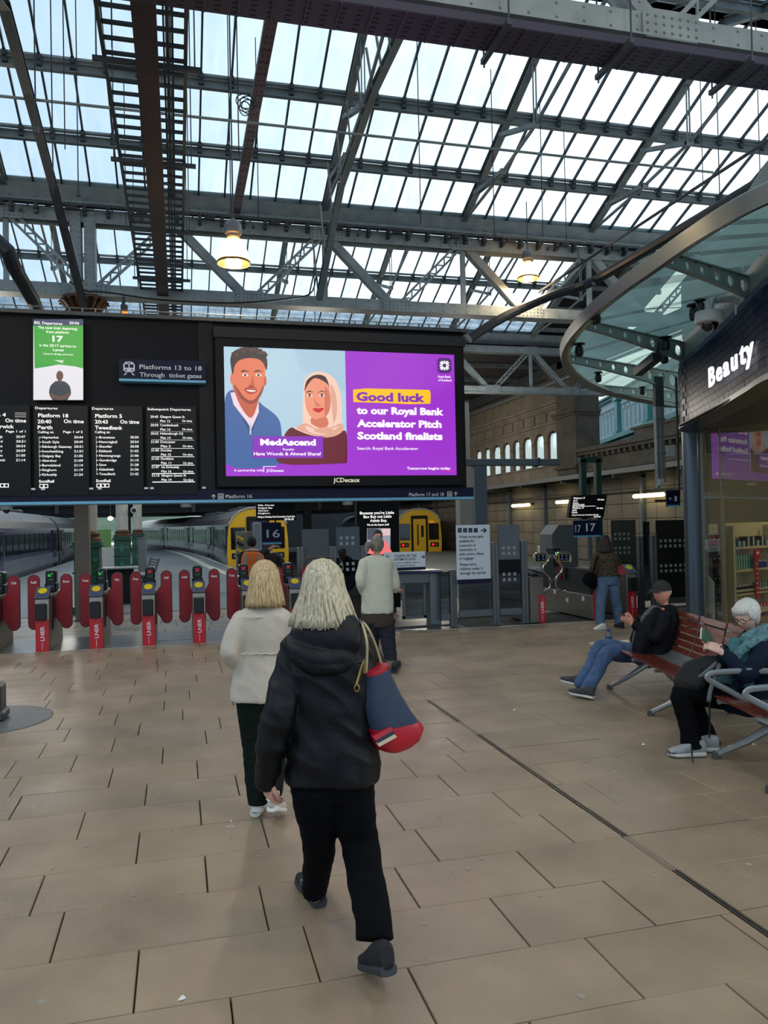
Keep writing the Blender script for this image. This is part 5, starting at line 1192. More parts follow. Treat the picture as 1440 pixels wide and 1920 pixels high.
# big pilaster
r = root('stone_pilaster', 'dark stone corner pilaster ending the arcade wall', 'pilaster', (XW, (yp0+yp1)/2, 3.75))
m = MB(); m.box((XW-.35,yp0,3.75),(XW+.8,yp1,8.0)); m.build('shaft', stone_d, r)
m = MB()
for z, e in ((4.0,.12),(6.3,.1),(6.42,.18),(8.0,.15),(8.12,.28),(8.24,.4)): m.box((XW-.35-e,yp0-e,z),(XW+.8,yp1+e,z+.13))
m.build('moulding', stone_d, r)
m = MB(); m.box((XW-.3,yp0+.1,8.37),(XW+.6,yp1-.1,9.3)); m.build('green_iron_shoe', mat('gantry_green2', (30,84,72), .5), r)
# parapet in front (nearer)
r = root('stone_parapet', 'dark moulded stone parapet nearer than the pilaster, below the teal building', 'parapet', (XW, yp0-4, 3.75))
m = MB(); m.box((XW-.05,16,3.75),(XW+.7,yp0,4.5)); m.build('wall', stone_d, r)
m = MB(); m.box((XW-.3,16,4.5),(XW+.8,yp0,4.62)); m.box((XW-.42,16,4.62),(XW+.8,yp0,4.78)); m.box((XW-.12,16,3.78),(XW-.05,yp0,3.9)); m.build('coping', stone_d, r)
m = MB(); m.box((XW-.3,yp0-7.2,4.78),(XW+.7,yp0-4.4,5.1)); m.box((XW-.4,yp0-7.3,5.1),(XW+.7,yp0-4.3,5.2)); m.build('raised_block', stone_d, r)
y = 16.2
while y < yp0-.4:
    m = MB(); m.box((XW-.25,y,4.36),(XW-.05,y+.16,4.5)); m.build('dentil', stone_d, r); y += .42
# platform canopy along the wall
XC = 15.6
r = root('platform_canopy', 'long low platform canopy with gutter along the right hand wall', 'canopy', (XC, 20, 3.7))
m = MB(); m.box((XC,17.5,3.42),(XC+.08,60,3.60)); m.build('gutter', mat('gutter_grey', (96,100,100), .5), r)
m = MB(); m.add([(XC+.05,17.5,3.5),(XW,17.5,3.62),(XW,60,3.62),(XC+.05,60,3.5),(XC+.05,17.5,3.56),(XW,17.5,3.70),(XW,60,3.70),(XC+.05,60,3.56)], [(0,3,2,1),(4,5,6,7),(0,1,5,4),(1,2,6,5),(2,3,7,6),(3,0,4,7)]); m.build('deck', steel_dk, r)
y = 18
while y < 58:
    m = MB(); m.box((XC+.05,y,3.3),(XW,y+.1,3.46)); m.build('rib', steel_dk, r); m = MB(); m.box((XW-.16,y,0),(XW-.02,y+.14,3.4)); m.build('post', mat('portal_grey', (88,98,106), .5), r); y += 4.1
# tube lights
for (pa, pb, lab) in (((961,948.5),(992,946.5),'farthest lit tube light on the right hand wall'),((1044,942),(1071,940),'middle lit tube light, left of the tilted monitor'),((1189,931),(1244,926.5),'nearest lit tube light, right of the tilted monitor')):
    Xl = XW-.25; a, b = PX(*pa, Xl), PX(*pb, Xl)
    r = root('tube_light', lab, 'light', (Xl, (a.y+b.y)/2, a.z), 'tube lights on the right hand wall')
    z = (a.z+b.z)/2; m = MB(); m.tube([(Xl,a.y,z),(Xl,b.y,z)], .075, 8); m.build('tube', emit('tube_warm', (255,240,170), 6.0), r)
    m = MB(); m.box((Xl+.04,min(a.y,b.y)-.1,z+.0),(XW,max(a.y,b.y)+.1,z+.08)); m.build('fitting', steel_dk, r)
m = MB(); m.tube([(XW-.04,17.5,2.78),(XW-.04,60,2.78)], .04, 6); tag(m.build('conduit', steel_dk), 'dark conduit running along the right hand wall at lamp height', 'conduit')
# teal and white building beyond
r = root('teal_building', 'white panelled building with teal posts and cornices beyond the parapet', 'building', (23.5,45,0))
d = Vector((math.sin(math.radians(14.5)), math.cos(math.radians(14.5)), 0))
p0 = P(1092,800,47); p0 = Vector((p0.x,47,0)); tealm = mat('teal_paint', (84,160,158), .5, 0, .1, 2); whp = mat('panel_white', (206,222,224), .6, 0, .05, 2)
def bw(t, off=0): n = Vector((-d.y, d.x, 0)); return p0 - d*t + n*off      # t runs towards the camera
def wallbox(mb, t0, t1, z0, z1, o0, o1):
    v = [bw(t0,o0),bw(t1,o0),bw(t1,o1),bw(t0,o1)]; mb.add([Vector((q.x,q.y,z0)) for q in v]+[Vector((q.x,q.y,z1)) for q in v], [(0,3,2,1),(4,5,6,7),(0,1,5,4),(1,2,6,5),(2,3,7,6),(3,0,4,7)])
zb0, zb1 = P(1092,848,47).z, P(1092,778,47).z
m = MB(); wallbox(m, -4, 26, 0, zb1, -1, 0); m.build('wall', whp, r)
for k in range(6):
    t = -2 + k*5.0
    m = MB(); wallbox(m, t, t+.5, zb0, zb1+.2, 0, .25); wallbox(m, t-.1, t+.6, zb1-.35, zb1-.2, .1, .33); wallbox(m, t-.1, t+.6, zb0+.2, zb0+.4, .1, .33); m.build('teal_post', tealm, r)
    for q in range(6):
        m = MB(); a = t+.75+q*.7; wallbox(m, a, a+.08, zb0+.5, zb1-.5, 0, .08); wallbox(m, a, a+.62, zb1-.62, zb1-.5, 0, .12); wallbox(m, a+.2, a+.45, zb1-.9, zb1-.62, 0, .06); m.build('blind_arch', whp, r)
m = MB()
for z, e in ((zb0-.25,.3),(zb0-.05,.5),(zb0+.1,.35)): wallbox(m, -4, 26, z, z+.14, 0, e)
m.build('lower_cornice', tealm, r)
m = MB()
for z, e in ((zb1-.12,.2),(zb1+.02,.35)): wallbox(m, -4, 26, z, z+.12, 0, e)
m.build('upper_cornice', tealm, r)
m = MB()
for k in range(14): wallbox(m, -3+k*2, -2+k*2, zb0-1.7, zb0-.6, 0, .1)
m.build('lower_window', mat('pale_window', (190,214,220), .2), r)
m = MB(); wallbox(m, -4, 26, 0, zb0-.3, .0, .04); m.build('green_base', tealm, r)
m = MB(); v = [bw(-4,.3),bw(26,.3),bw(26,-6),bw(-4,-6)]; m.add([Vector((v[0].x,v[0].y,zb1+.15)),Vector((v[1].x,v[1].y,zb1+.15)),Vector((v[2].x,v[2].y,zb1+3)),Vector((v[3].x,v[3].y,zb1+3))],[(0,1,2,3)]); m.build('brown_roof', mat('brown_slates', (150,118,104), .8, 0, .2, 2), r)
# dark boarded roof at the right and beyond
bd = mat('boarded_soffit', (44,44,44), .8, 0, .3, 2)
r = root('boarded_roof', 'dark boarded roof over the far platforms, beyond the glazing', 'roof', (5,45,9))
m = MB(); m.box((4.7,28.9,8.95),(XW+1,64,9.1)); m.build('deck', bd, r)
for i in range(9):
    m = MB(); y = 30+i*3.4; m.box((4.7,y,8.78),(XW+.3,y+.14,8.95)); m.build('purlin', steel_md, r)
r2 = root('boarded_roof', 'dark boarded roof slope at the right of the second glazed bay', 'roof', (15,24,9))
m = MB(); m.add([(13.45,17.9,9.05),(XW+.3,17.9,9.05),(XW+.3,23,11.1),(13.45,23,11.1)],[(0,1,2,3)]); m.add([(13.45,23,11.1),(XW+.3,23,11.1),(XW+.3,28.5,8.95),(13.45,28.5,8.95)],[(0,1,2,3)]); m.build('deck', bd, r2)
for i in range(4):
    m = MB(); y = 24+i*1.2; z = 11.0-(y-23)*.39; m.box((13.4,y,z-.2),(XW+.2,y+.12,z-.06)); m.build('purlin', steel_md, r2)
for x in (13.5, 15.2, 16.9):
    m = MB(); m.beam((x,23,10.9),(x,28.4,8.8), .1, .16); m.build('rafter', steel_md, r2)
r = root('eaves_girder', 'dark eaves girder carrying the roof along the right hand wall', 'girder', (XW-.1, 30, 8.5))
m = MB(); m.box((XW-.3,10,8.38),(XW+.3,64,8.9)); m.build('girder', steel_dk, r)
m = MB(); m.tube([(XW-.45,10,8.0),(XW-.45,64,8.0)], .07, 8); m.build('pipe', steel_md, r)
# ================================================================== shop on the right
def V(px, py, a, b):
    """pixel ray meets the vertical plane through ground points a-b"""
    r = _ray(px, py); ax, ay = a; dx, dy = b[0]-a[0], b[1]-a[1]
    t = (ax*dy - ay*dx)/(r[0]*dy - r[1]*dx); return Vector((r[0]*t, r[1]*t, H+r[2]*t))
FC = [(4.9,2.6),(5.2,4.6),(5.62,6.4),(6.02,7.3),(6.42,8.15),(6.86,9.15),(7.16,9.85),(7.36,10.35),(7.7,10.8),(8.4,11.1),(9.6,11.2),(12,11.2)]
FCs = smooth_curve([(x,y,0) for x,y in FC], 5, False)
shop = root('shop', 'curved shop front with navy tiled fascia, bronze column and glass', 'shop', (7.4,9.5,0))
tile_m = mat('navy_glazed_tile', (13,20,44), .3, 0, .15, 3, spec=.03); grout = mat('pale_grout', (84,90,108), .8, spec=.05)
# arc length parametrisation
cum = [0]
for a_, b_ in zip(FCs[:-1], FCs[1:]): cum.append(cum[-1]+(b_-a_).length)
def at_s(s):
    s = max(0, min(cum[-1]-1e-6, s)); i = max(j for j in range(len(cum)) if cum[j] <= s); f_ = (s-cum[i])/max(1e-9, cum[i+1]-cum[i])
    p = FCs[i].lerp(FCs[i+1], f_); d = (FCs[i+1]-FCs[i]).normalized(); return p, d, Vector((-d.y, d.x, 0))   # normal points outward (to -X)
ZF0, ZF1 = 3.1, 4.12
def strip(mb, z0, z1, o0, o1, s0=0, s1=None, n=60):
    s1 = cum[-1] if s1 is None else s1; rg = []
    for i in range(n+1):
        p, d, nn = at_s(s0+(s1-s0)*i/n); a = p+nn*o0; b = p+nn*o1; rg.append([Vector((a.x,a.y,z0)),Vector((b.x,b.y,z0)),Vector((b.x,b.y,z1)),Vector((a.x,a.y,z1))])
    mb.loft(rg)
m = MB(); strip(m, ZF0+.05, ZF1, -.2, 0); fa = m.build('fascia', grout, shop, smooth=True)
m = MB(); strip(m, ZF0, ZF0+.06, -.3, .03); m.build('fascia_edge', mat('edge_dark', (40,40,44), .3, .5), shop, smooth=True)
m = MB(); strip(m, ZF1, 5.3, -.5, -.06); m.build('upper_wall', mat('soffit_grey', (110,124,122), .6), shop, smooth=True)
TWd, THt = .235, .0885; rows = int((ZF1-ZF0-.06)/THt); cnt = 0; far = MB()
for j in range(rows):
    s = (j % 2)*TWd/2
    while s + TWd < cum[-1]-2.2:
        p, d, nn = at_s(s+TWd/2); z0 = ZF0+.062+j*THt; h_ = THt-.006; hw = TWd/2-.003
        vis_ = 5.9 < p.y and s < cum[-1]-3
        mm = MB(); q = [p-d*hw, p+d*hw]; 
        mb = mm if (vis_ and cnt < 295) else far
        v = [q[0]+nn*.001, q[1]+nn*.001, q[1]+nn*.008, q[0]+nn*.008]
        mb.add([Vector((a.x,a.y,z0)) for a in v]+[Vector((a.x,a.y,z0+h_)) for a in v], [(0,3,2,1),(4,5,6,7),(1,2,6,5),(2,3,7,6),(3,0,4,7)])
        if mb is mm: mm.build('tile', tile_m, fa); cnt += 1
        s += TWd
far.build('tile', tile_m, fa, kind='stuff')
# letters
def text3d(body, org, right, up, cap, width, m_, par, depth=.016, name='letter'):
    x = 0; r_ = Vector(right).normalized(); u = Vector(up).normalized(); nn = r_.cross(u); parts = []
    adv = {'B':.66,'e':.58,'a':.60,'u':.60,'t':.38,'y':.54}; tot = sum(adv[c] for c in body)
    sc = cap/.72; sx = width/tot
    for ch in body:
        c = bpy.data.curves.new('l', 'FONT'); c.body = ch; c.size = 1; c.resolution_u = 3; c.offset = .012; c.extrude = depth/2/sc
        o = bpy.data.objects.new('l', c); COL.objects.link(o); bpy.context.view_layer.update()
        me = bpy.data.meshes.new_from_object(o.evaluated_get(bpy.context.evaluated_depsgraph_get())); bpy.data.objects.remove(o)
        x0 = min(v.co.x for v in me.vertices); mb = MB()
        M = Matrix.Translation(Vector(org)+r_*(x*sx)) @ Matrix((r_, u, nn)).transposed().to_4x4() @ Matrix.Diagonal((sx*1.0, sc, sc, 1)) @ Matrix.Translation((-x0, 0, 0))
        mb.mesh(me, M); mb.build(name, m_, par); x += adv[ch]
pa = V(1338,712,FC[6],FC[3]); pb = V(1426,690,FC[6],FC[3])
ba, bb_ = Vector((pa.x,pa.y,3.32)), Vector((pb.x,pb.y,3.32))
dd = (bb_-ba).normalized(); out = dd.cross(Vector((0,0,1))); off = out*.0
# place on the curve itself
def near_s(p): return min((abs((FCs[i]-Vector((p.x,p.y,0))).length), cum[i]) for i in range(len(FCs)))[1]
sA, sB = near_s(ba), near_s(bb_)
qa, qb = at_s(sA)[0], at_s(sB)[0]
nrm = at_s((sA+sB)/2)[2]
dirn = (qb-qa).normalized(); qa, qb = Vector((pa.x,pa.y,0)), Vector((pb.x,pb.y,0)); dirn = (qb-qa).normalized(); o_ = Vector((qa.x,qa.y,3.40)) + nrm*.055
text3d('Beauty', o_, dirn, (0,0,1), .25, (qb-qa).length, emit('letter_white', (250,250,255), 1.3, (200,200,200)), shop)
# column and glazing
col_m = mat('column_grey_metal', (82,92,100), .3, .6)
cb = G(1303,1176); m = MB(); m.lathe([(.125,0),(.125,3.12)], (cb.x,cb.y,0), 28); m.build('round_column', col_m, shop, smooth=True)
m = MB(); m.bbox((cb.x+.13,cb.y-.06,0),(cb.x+.24,cb.y+.06,3.12), .01); m.build('frame_post', mat('champagne_metal', (150,140,124), .3, .7), shop)
gp = glass('shop_window_glass', (225,232,230), .06, .10, .01, (120,126,120), trans=False)
ga_, gd_ = Vector((7.98,10.98,0)), Vector((.24,-.97,0)); gn_ = Vector((-.97,-.24,0))
for i, (t0, t1) in enumerate(((0,.52),(.52,2.2),(2.2,4.2))):
    a_, b_ = ga_+gd_*t0, ga_+gd_*t1
    m = MB(); m.add([Vector((a_.x,a_.y,.1)),Vector((b_.x,b_.y,.1)),Vector((b_.x,b_.y,3.12)),Vector((a_.x,a_.y,3.12))],[(0,1,2,3)]); m.build('glass_pane', gp, shop)
    m = MB(); m.beam(Vector((b_.x,b_.y,0)),Vector((b_.x,b_.y,3.12)), .025, .025); m.build('mullion', mat('champagne_metal', (150,140,124), .3, .7), shop)
m = MB(); m.beam(ga_+Vector((0,0,.05)), ga_+gd_*4.2+Vector((0,0,.05)), .06, .1); m.build('plinth', mat('plinth_dark', (48,50,54), .4, .4), shop)
m = MB(); m.prism([Vector((7.2,10.2,3.115)),ga_+Vector((0,.2,3.115)),ga_+gd_*5+Vector((0,0,3.115)),Vector((5.4,5.2,3.115)),Vector((6.3,8,3.115))],(0,0,.02)); m.build('fascia_soffit', mat('soffit_dark', (60,62,64), .5), shop)
# interior
wallc = mat('shop_inner_wall', (120,120,108), .6)
m = MB(); m.box((13.8,2,0),(13.95,15,3.1)); m.box((10.9,14.6,0),(14,14.7,3.1)); m.prism([(8.25,11.15,0),(8.33,11.1,0),(10.95,14.55,0),(10.87,14.6,0)],(0,0,3.1)); m.build('back_wall', wallc, shop)
m = MB(); m.add([(8.0,10.95,3.125),(10.9,14.65,3.125),(14,14.65,3.125),(14,3,3.125),(9.4,5,3.125)],[(0,1,2,3,4)]); m.build('inner_ceiling', mat('shop_ceiling', (150,150,142), .7), shop)
for k, (x, y) in enumerate(((10.6,10.9),(11.9,12.6),(11.8,10.2),(12,8))):  # unseen ceiling strips, added to brighten the shop interior
    m = MB(); m.box((x-.5,y-.07,3.04),(x+.5,y+.07,3.09)); m.build('added_ceiling_light', emit('added_shop_tube', (255,226,170), 26.0), shop)
# shelving, facing the concourse just inside the glass
u_a, u_b = (9.05,11.4), (10.9,12.14)
ua, ub = Vector((*u_a,0)), Vector((*u_b,0)); ud = (ub-ua).normalized(); un = Vector((-ud.y, ud.x, 0))      # un points to -X (out of the shop)
if un.y > 0: un = -un
def us(px, py):                                         # distance along the unit, height
    p = V(px, py, u_a, u_b); return (Vector((p.x,p.y,0))-ua).dot(ud), p.z
def ubox(mb, s0, s1, z0, z1, o0, o1):
    v = [ua+ud*s0+un*o0, ua+ud*s1+un*o0, ua+ud*s1+un*o1, ua+ud*s0+un*o1]
    mb.add([Vector((q.x,q.y,z0)) for q in v]+[Vector((q.x,q.y,z1)) for q in v], [(0,3,2,1),(4,5,6,7),(0,1,5,4),(1,2,6,5),(2,3,7,6),(3,0,4,7)])
cream = mat('cream_shelf', (206,198,166), .5)
shelfu = root('shelving_unit', 'cream shelving unit full of teal boxes inside the shop window', 'shelves', (8.0,8.6,0))
s0 = us(1374,1000)[0]; s1 = us(1440,1000)[0]+1.6
lev = [us(1400,y)[1] for y in (1025,1067.5,1112,1148)] + [.5,.15]
m = MB(); ubox(m, s0, s1, 0, us(1400,980)[1], -.24, -.22); m.build('back_panel', cream, shelfu)
for z in lev: m = MB(); ubox(m, s0, s1, z-.035, z, -.22, 0); m.build('shelf', cream, shelfu)
for s_ in (s0, s0+1.25): m = MB(); ubox(m, s_-.03, s_+.03, 0, us(1400,985)[1], -.14, .02); m.build('upright', cream, shelfu)
m = MB(); ubox(m, us(1322,990)[0], s1, us(1400,998)[1]-.03, us(1400,981)[1], -.26, -.245); m.build('header_panel', cream, shelfu)
prods = [('box', (22,32,72), .16, .17, 'boxes'), ('box', (42,140,144), .075, .13, 'boxes'), ('box', (60,160,160), .075, .12, 'boxes'), ('tub', (24,26,44), .12, .10, 'tubs'), ('box', (190,40,70), .1, .1, 'boxes')]
random.seed(3)
pm_ = {}
def product(kind, c, s, z, w_, h_, d_, label, group, cat, stripe=None):
    r = root(kind, label, cat, tuple((ua+ud*s+un*(-.05-d_/2)).to_2d().to_3d()+Vector((0,0,z))), group)
    m = MB(); 
    if kind in ('box','carton'): 
        ubox(m, s-w_/2, s+w_/2, z+.001, z+h_, -.05-d_, -.05); m.build('carton', mat('prod_%d_%d_%d' % c, c, .45), r)
        m = MB(); ubox(m, s-w_*.12, s+w_*.2, z+.004, z+h_*.98, -.05, -.048); m.build('label_band', mat('prod_band', (206,206,170), .5), r)
    else:
        p = ua+ud*s+un*(-.05-d_/2); m.lathe([(w_*.46,z+.001),(w_*.5,z+.01),(w_*.5,z+h_*.75),(w_*.3,z+h_*.82)], (p.x,p.y,0), 14); m.build('bottle_body', mat('prod_%d_%d_%d' % c, c, .35), r)
        m = MB(); m.lathe([(w_*.28,z+h_*.82),(w_*.28,z+h_)], (p.x,p.y,0), 12); m.build('cap', mat('prod_cap', (220,220,214), .4), r)
ORD = ['first','second','third','fourth','fifth','sixth','seventh','eighth','ninth','tenth','eleventh','twelfth','thirteenth','fourteenth','fifteenth','sixteenth','seventeenth','eighteenth','nineteenth','twentieth']
def fill(row, s_from, s_to, items):
    s = s_from; z = lev[row]; cn = {}
    while s < s_to:
        kind, c, w_, h_, lab, grp, cat, stack = random.choice(items)
        s += w_/2; cn[lab] = cn.get(lab, -1)+1
        for k in range(stack): product(kind, c, s, z+k*(h_+.002), w_*.94, h_, w_*.9, ORD[min(19,cn[lab])]+' from the left, '+lab.replace(' of the shop window','')+(', upper of two' if k else ''), grp, cat)
        s += w_/2+.012
navyb = ('carton',(24,30,66),.15,.17,'dark navy boxed product on the top shelf of the shop window','navy boxes on the top shelf','box',1)
bluel = ('carton',(46,124,160),.13,.10,'mid blue carton on the top shelf of the shop window','blue cartons on the top shelf','box',1)
teal1 = ('carton',(42,150,156),.07,.12,'small teal carton on the second shelf of the shop window','teal cartons on the second shelf','box',2)
teal2 = ('carton',(30,120,132),.08,.15,'teal carton on the third shelf of the shop window','teal cartons on the third shelf','box',1)
tub1 = ('jar',(24,26,50),.09,.13,'dark jar with a pale cap on the third shelf of the shop window','dark jars on the third shelf','jar',1)
jarw = ('jar',(60,66,140),.08,.13,'blue jar with a pale cap on the second shelf of the shop window','blue jars on the second shelf','jar',1)
redb = ('carton',(196,36,66),.10,.11,'crimson carton on the fourth shelf of the shop window','crimson cartons on the fourth shelf','box',1)
fill(0, s0+.06, s0+2.1, [navyb, navyb, bluel]); fill(1, s0+.06, s0+.75, [teal1]); fill(1, s0+.85, s0+2.1, [jarw])
fill(2, s0+.06, s0+.7, [tub1]); fill(2, s0+.8, s0+2.1, [teal2]); fill(3, s0+.9, s0+2.2, [redb])
m = MB(); ubox(m, us(1413,1080)[0], us(1419,1080)[0], us(1416,1122)[1], us(1416,1040)[1], .02, .035); r = m.build('shelf_strip', mat('strip_red', (206,30,50), .4)); tag(r, 'narrow red hanging strip down the front of the cream shelves', 'strip')
m = MB(); ubox(m, us(1411,1040)[0], us(1422,1040)[0], us(1416,1046)[1], us(1416,1031)[1], .02, .04); m.build('strip_head', mat('strip_red', (206,30,50), .4), r)
m = MB(); ubox(m, us(1414,1040)[0], us(1419,1040)[0], us(1416,1039)[1], us(1416,1034)[1], .041, .043); m.build('strip_label', w_flat, r)
for q in range(7): m = MB(); z = us(1416,1058+q*9)[1]; ubox(m, us(1414.5,1080)[0], us(1417.5,1080)[0], z, z+.02, .036, .038); m.build('strip_dot', w_flat, r)
# brown shelving at the left of the window
u_a, u_b = (9.6,12.9), (10.6,12.95); ua, ub = Vector((*u_a,0)), Vector((*u_b,0)); ud = (ub-ua).normalized(); un = Vector((ud.y, -ud.x, 0))
bs = root('shelving_unit', 'narrow dark brown shelving at the left end of the shop window', 'shelves', (8.5,10.0,0))
a0_, a1_ = us(1330,1000)[0], us(1368,1000)[0]; brs = mat('brown_shelf', (120,84,62), .5)
m = MB(); ubox(m, a0_, a1_, 0, us(1350,985)[1], -.35, -.33); m.build('back_panel', mat('dark_back', (40,34,32), .7), bs)
zl = [us(1350,y)[1] for y in (1021,1058,1096,1130)]
for z in zl: m = MB(); ubox(m, a0_, a1_, z-.05, z, -.33, 0); m.build('shelf', brs, bs)
random.seed(5)
for li, z in enumerate(zl):
    s = a0_+.04; 
    qn = 0
    while s < a1_-.06:
        c = [(150,40,50),(60,54,60),(44,52,60),(70,60,56)][li]; w_ = .09
        qn += 1; r = root('packet', ORD[qn-1]+' '+['red packet on the top of the brown shelves','dark packet on the second brown shelf','dark packet on the third brown shelf','dark packet on the lowest brown shelf'][li]+', from the left', 'packet', (0,0,0), ['red packets','dark packets, second row','dark packets, third row','dark packets, lowest row'][li]+' on the brown shelves')
        p = ua+ud*(s+w_/2)+un*(-.15); r.location = (p.x,p.y,z); m = MB(); ubox(m, s, s+w_, z+.001, z+.16, -.2, -.1); m.build('pack', mat('pk_%d' % li, c, .4, 0, .3, 12), r)
        m = MB(); ubox(m, s+.02, s+w_-.02, z+.09, z+.12, -.1, -.098); m.build('label_band', mat('prod_band', (206,206,170), .5), r); s += w_+.015
m = MB(); q_ = P(1362,1150,10.75); m.tube([Vector((q_.x+.3,11.15,0)), Vector((q_.x+.3,11.15,2.1))], .03, 8); tag(m.build('brass_pole', mat('brassy', (190,160,90), .35, .7)), 'thin brassy pole between the two shelving units', 'pole')
# printed banner behind the glass at the left
r = root('window_banner', 'pale printed banner with a cut corner standing at the left of the shop window', 'banner', G(1325,1178))
ga, gb = (8.12,11.02), (8.42,9.9)
q = [V(1316,1180,ga,gb),V(1338,1180,ga,gb),V(1337,1092,ga,gb),V(1322,1074,ga,gb),V(1316,1074,ga,gb)]
m = MB(); m.prism(q, (.02,-.01,0)); m.build('sheet', mat('banner_pale', (186,180,164), .5), r)
m = MB(); dv_ = Vector((gb[0]-ga[0], gb[1]-ga[1], 0)).normalized(); nn_ = Vector((-.03,.012,0))
for (px, py, t_, c_, w_) in ((1320,1102,'skin',3.6,9),(1319,1107,'care',2.4,9),(1320,1128,'1.86',3,9),(1320,1133,'1.46',3,9)): put_text(m, t_ if c_ > 3.2 else t_, V(px,py,ga,gb)+nn_, dv_, (0,0,1), c_*S(10), 'l', .02)
m.build('lettering', mat('banner_red', (150,70,70), .5), r, fix=False)
# ------------------------------------------------------------------ canopy ring, ribs and glass
ZC = 4.22
ringpx = [(1440,380),(1360,420),(1290,462),(1220,511),(1150,560),(1095,606),(1062,645),(1052,675),(1062,700),(1090,722),(1125,737),(1160,747),(1210,757),(1265,765)]
R0 = [G(x, y, ZC) for x, y in ringpx]
R0 = [Vector((6.6,1.6,ZC)), Vector((5.4,2.6,ZC)), Vector((4.75,3.9,ZC))] + R0 + [Vector((12.6,15.0,ZC)), Vector((14.2,13.6,ZC)), Vector((14.8,11.5,ZC))]
Rs = smooth_curve(R0, 5, False)
can = root('shop_canopy', 'round projecting canopy of greenish glass on perforated ribs over the shop', 'canopy', (8,9,ZC))
ring_m = mat('canopy_ring_metal', (128,130,124), .32, .7, .1, 1)
m = MB(); rg = []
for i, p in enumerate(Rs):
    d = (Rs[min(i+1,len(Rs)-1)]-Rs[max(i-1,0)]).normalized(); n_ = Vector((d.y,-d.x,0))     # inward
    rg.append([p+Vector((0,0,.0)), p+Vector((0,0,.15))-n_*.02, p+n_*.05+Vector((0,0,.15)), p+n_*.05+Vector((0,0,.08)), p+n_*.14+Vector((0,0,.08)), p+n_*.14+Vector((0,0,.05)), p+n_*.04+Vector((0,0,.0))])
m.loft(rg); m.build('ring_beam', ring_m, can, smooth=True)
m = MB(); tt = [p+Vector((-.35,.1,.75))*1.0 for p in Rs if p.y < 9]; 
# inner edge of the glass along the shop
def inner(f_): return at_s(cum[-1]*.02 + (near_s(Vector((8.4,11.1,0)))-cum[-1]*.02)*f_)[0] 
cg = glass('canopy_glass', (196,220,212), .66, .08, .05, (172,204,196), rnd=.12)
N = len(Rs)-1; cuts = [0, 12, 22, 30, 38, 46, 54, 64, 74, N]
for a_, b_ in zip(cuts[:-1], cuts[1:]):
    m = MB()
    for i in range(a_, min(b_, N)):
        p, q = Rs[i], Rs[i+1]; f0, f1 = i/N, (i+1)/N; u0, u1 = inner(min(1,f0*1.25)), inner(min(1,f1*1.25))
        z = Vector((0,0,ZC+.17)); P_ = lambda v: Vector((v.x,v.y,ZC+.17))
        vs = [P_(p),P_(q),P_(u1),P_(u0)]
        m.add(vs, [(0,1,2,3)])
    m.build('glass_pane', cg, can)
# perforated ribs
def rib(pl_px, pr_px, h0, h1, nh, zt=ZC+.16):
    a = G(*pl_px, ZC+.1); b = G(*pr_px, ZC+.1); a.z = b.z = zt; L = (b-a).length; d = (b-a)/L; n_ = Vector((-d.y, d.x, 0))*.012
    m = MB(); x = .12; 
    cw = (L-.15)/nh
    for k in range(nh):
        x0, x1 = .08+k*cw, .08+(k+1)*cw; c = (x0+x1)/2
        def hh(x): f_ = x/L; return h0+(h1-h0)*f_**1.5
        hc = hh(c); r_ = min(cw*.38, hc*.33); cz = -hc*.48; N_ = 20; outer = []; inn = []
        for q in range(N_):
            t = 2*math.pi*q/N_; ct, st_ = math.cos(t), math.sin(t); inn.append((c+r_*ct, cz+r_*st_))
            # hit the cell border
            k1 = (x1-c)/abs(ct) if abs(ct) > 1e-6 else 1e9
            if st_ > 0: k2 = (0-cz)/st_ if st_ > 1e-6 else 1e9
            else: k2 = (cz+hh(c+ct*cw*.3))/(-st_) if st_ < -1e-6 else 1e9
            kk = min(k1,k2); outer.append((c+kk*ct, cz+kk*st_))
        for s_ in (-1, 1):
            V_ = lambda p_: a + d*p_[0] + Vector((0,0,p_[1])) + n_*s_
            vs = [V_(p_) for p_ in outer]+[V_(p_) for p_ in inn]
            m.add(vs, [(q,(q+1)%N_,N_+(q+1)%N_,N_+q) for q in range(N_)])
        vs = [a+d*p_[0]+Vector((0,0,p_[1]))-n_ for p_ in inn]+[a+d*p_[0]+Vector((0,0,p_[1]))+n_ for p_ in inn]
        m.add(vs, [(q,(q+1)%N_,N_+(q+1)%N_,N_+q) for q in range(N_)])
    m.beam(a+Vector((0,0,.01)), b+Vector((0,0,.01)), .07, .02)
    lo = [a+d*(L*q/12)+Vector((0,0,-(h0+(h1-h0)*(q/12)**1.5))) for q in range(13)]
    for p_, q_ in zip(lo[:-1], lo[1:]): m.beam(p_, q_, .06, .014)
    m.build('perforated_rib', mat('rib_grey', (142,158,154), .5, .2), can, fix=False)
rib((1236,482), (1500,560), .12, .34, 10)
rib((1095,610), (1330,662), .10, .36, 9)
rib((1056,672), (1275,706), .10, .34, 9)
rib((1100,727), (1290,742), .10, .26, 8)
rib((1180,748), (1300,757), .08, .2, 5)
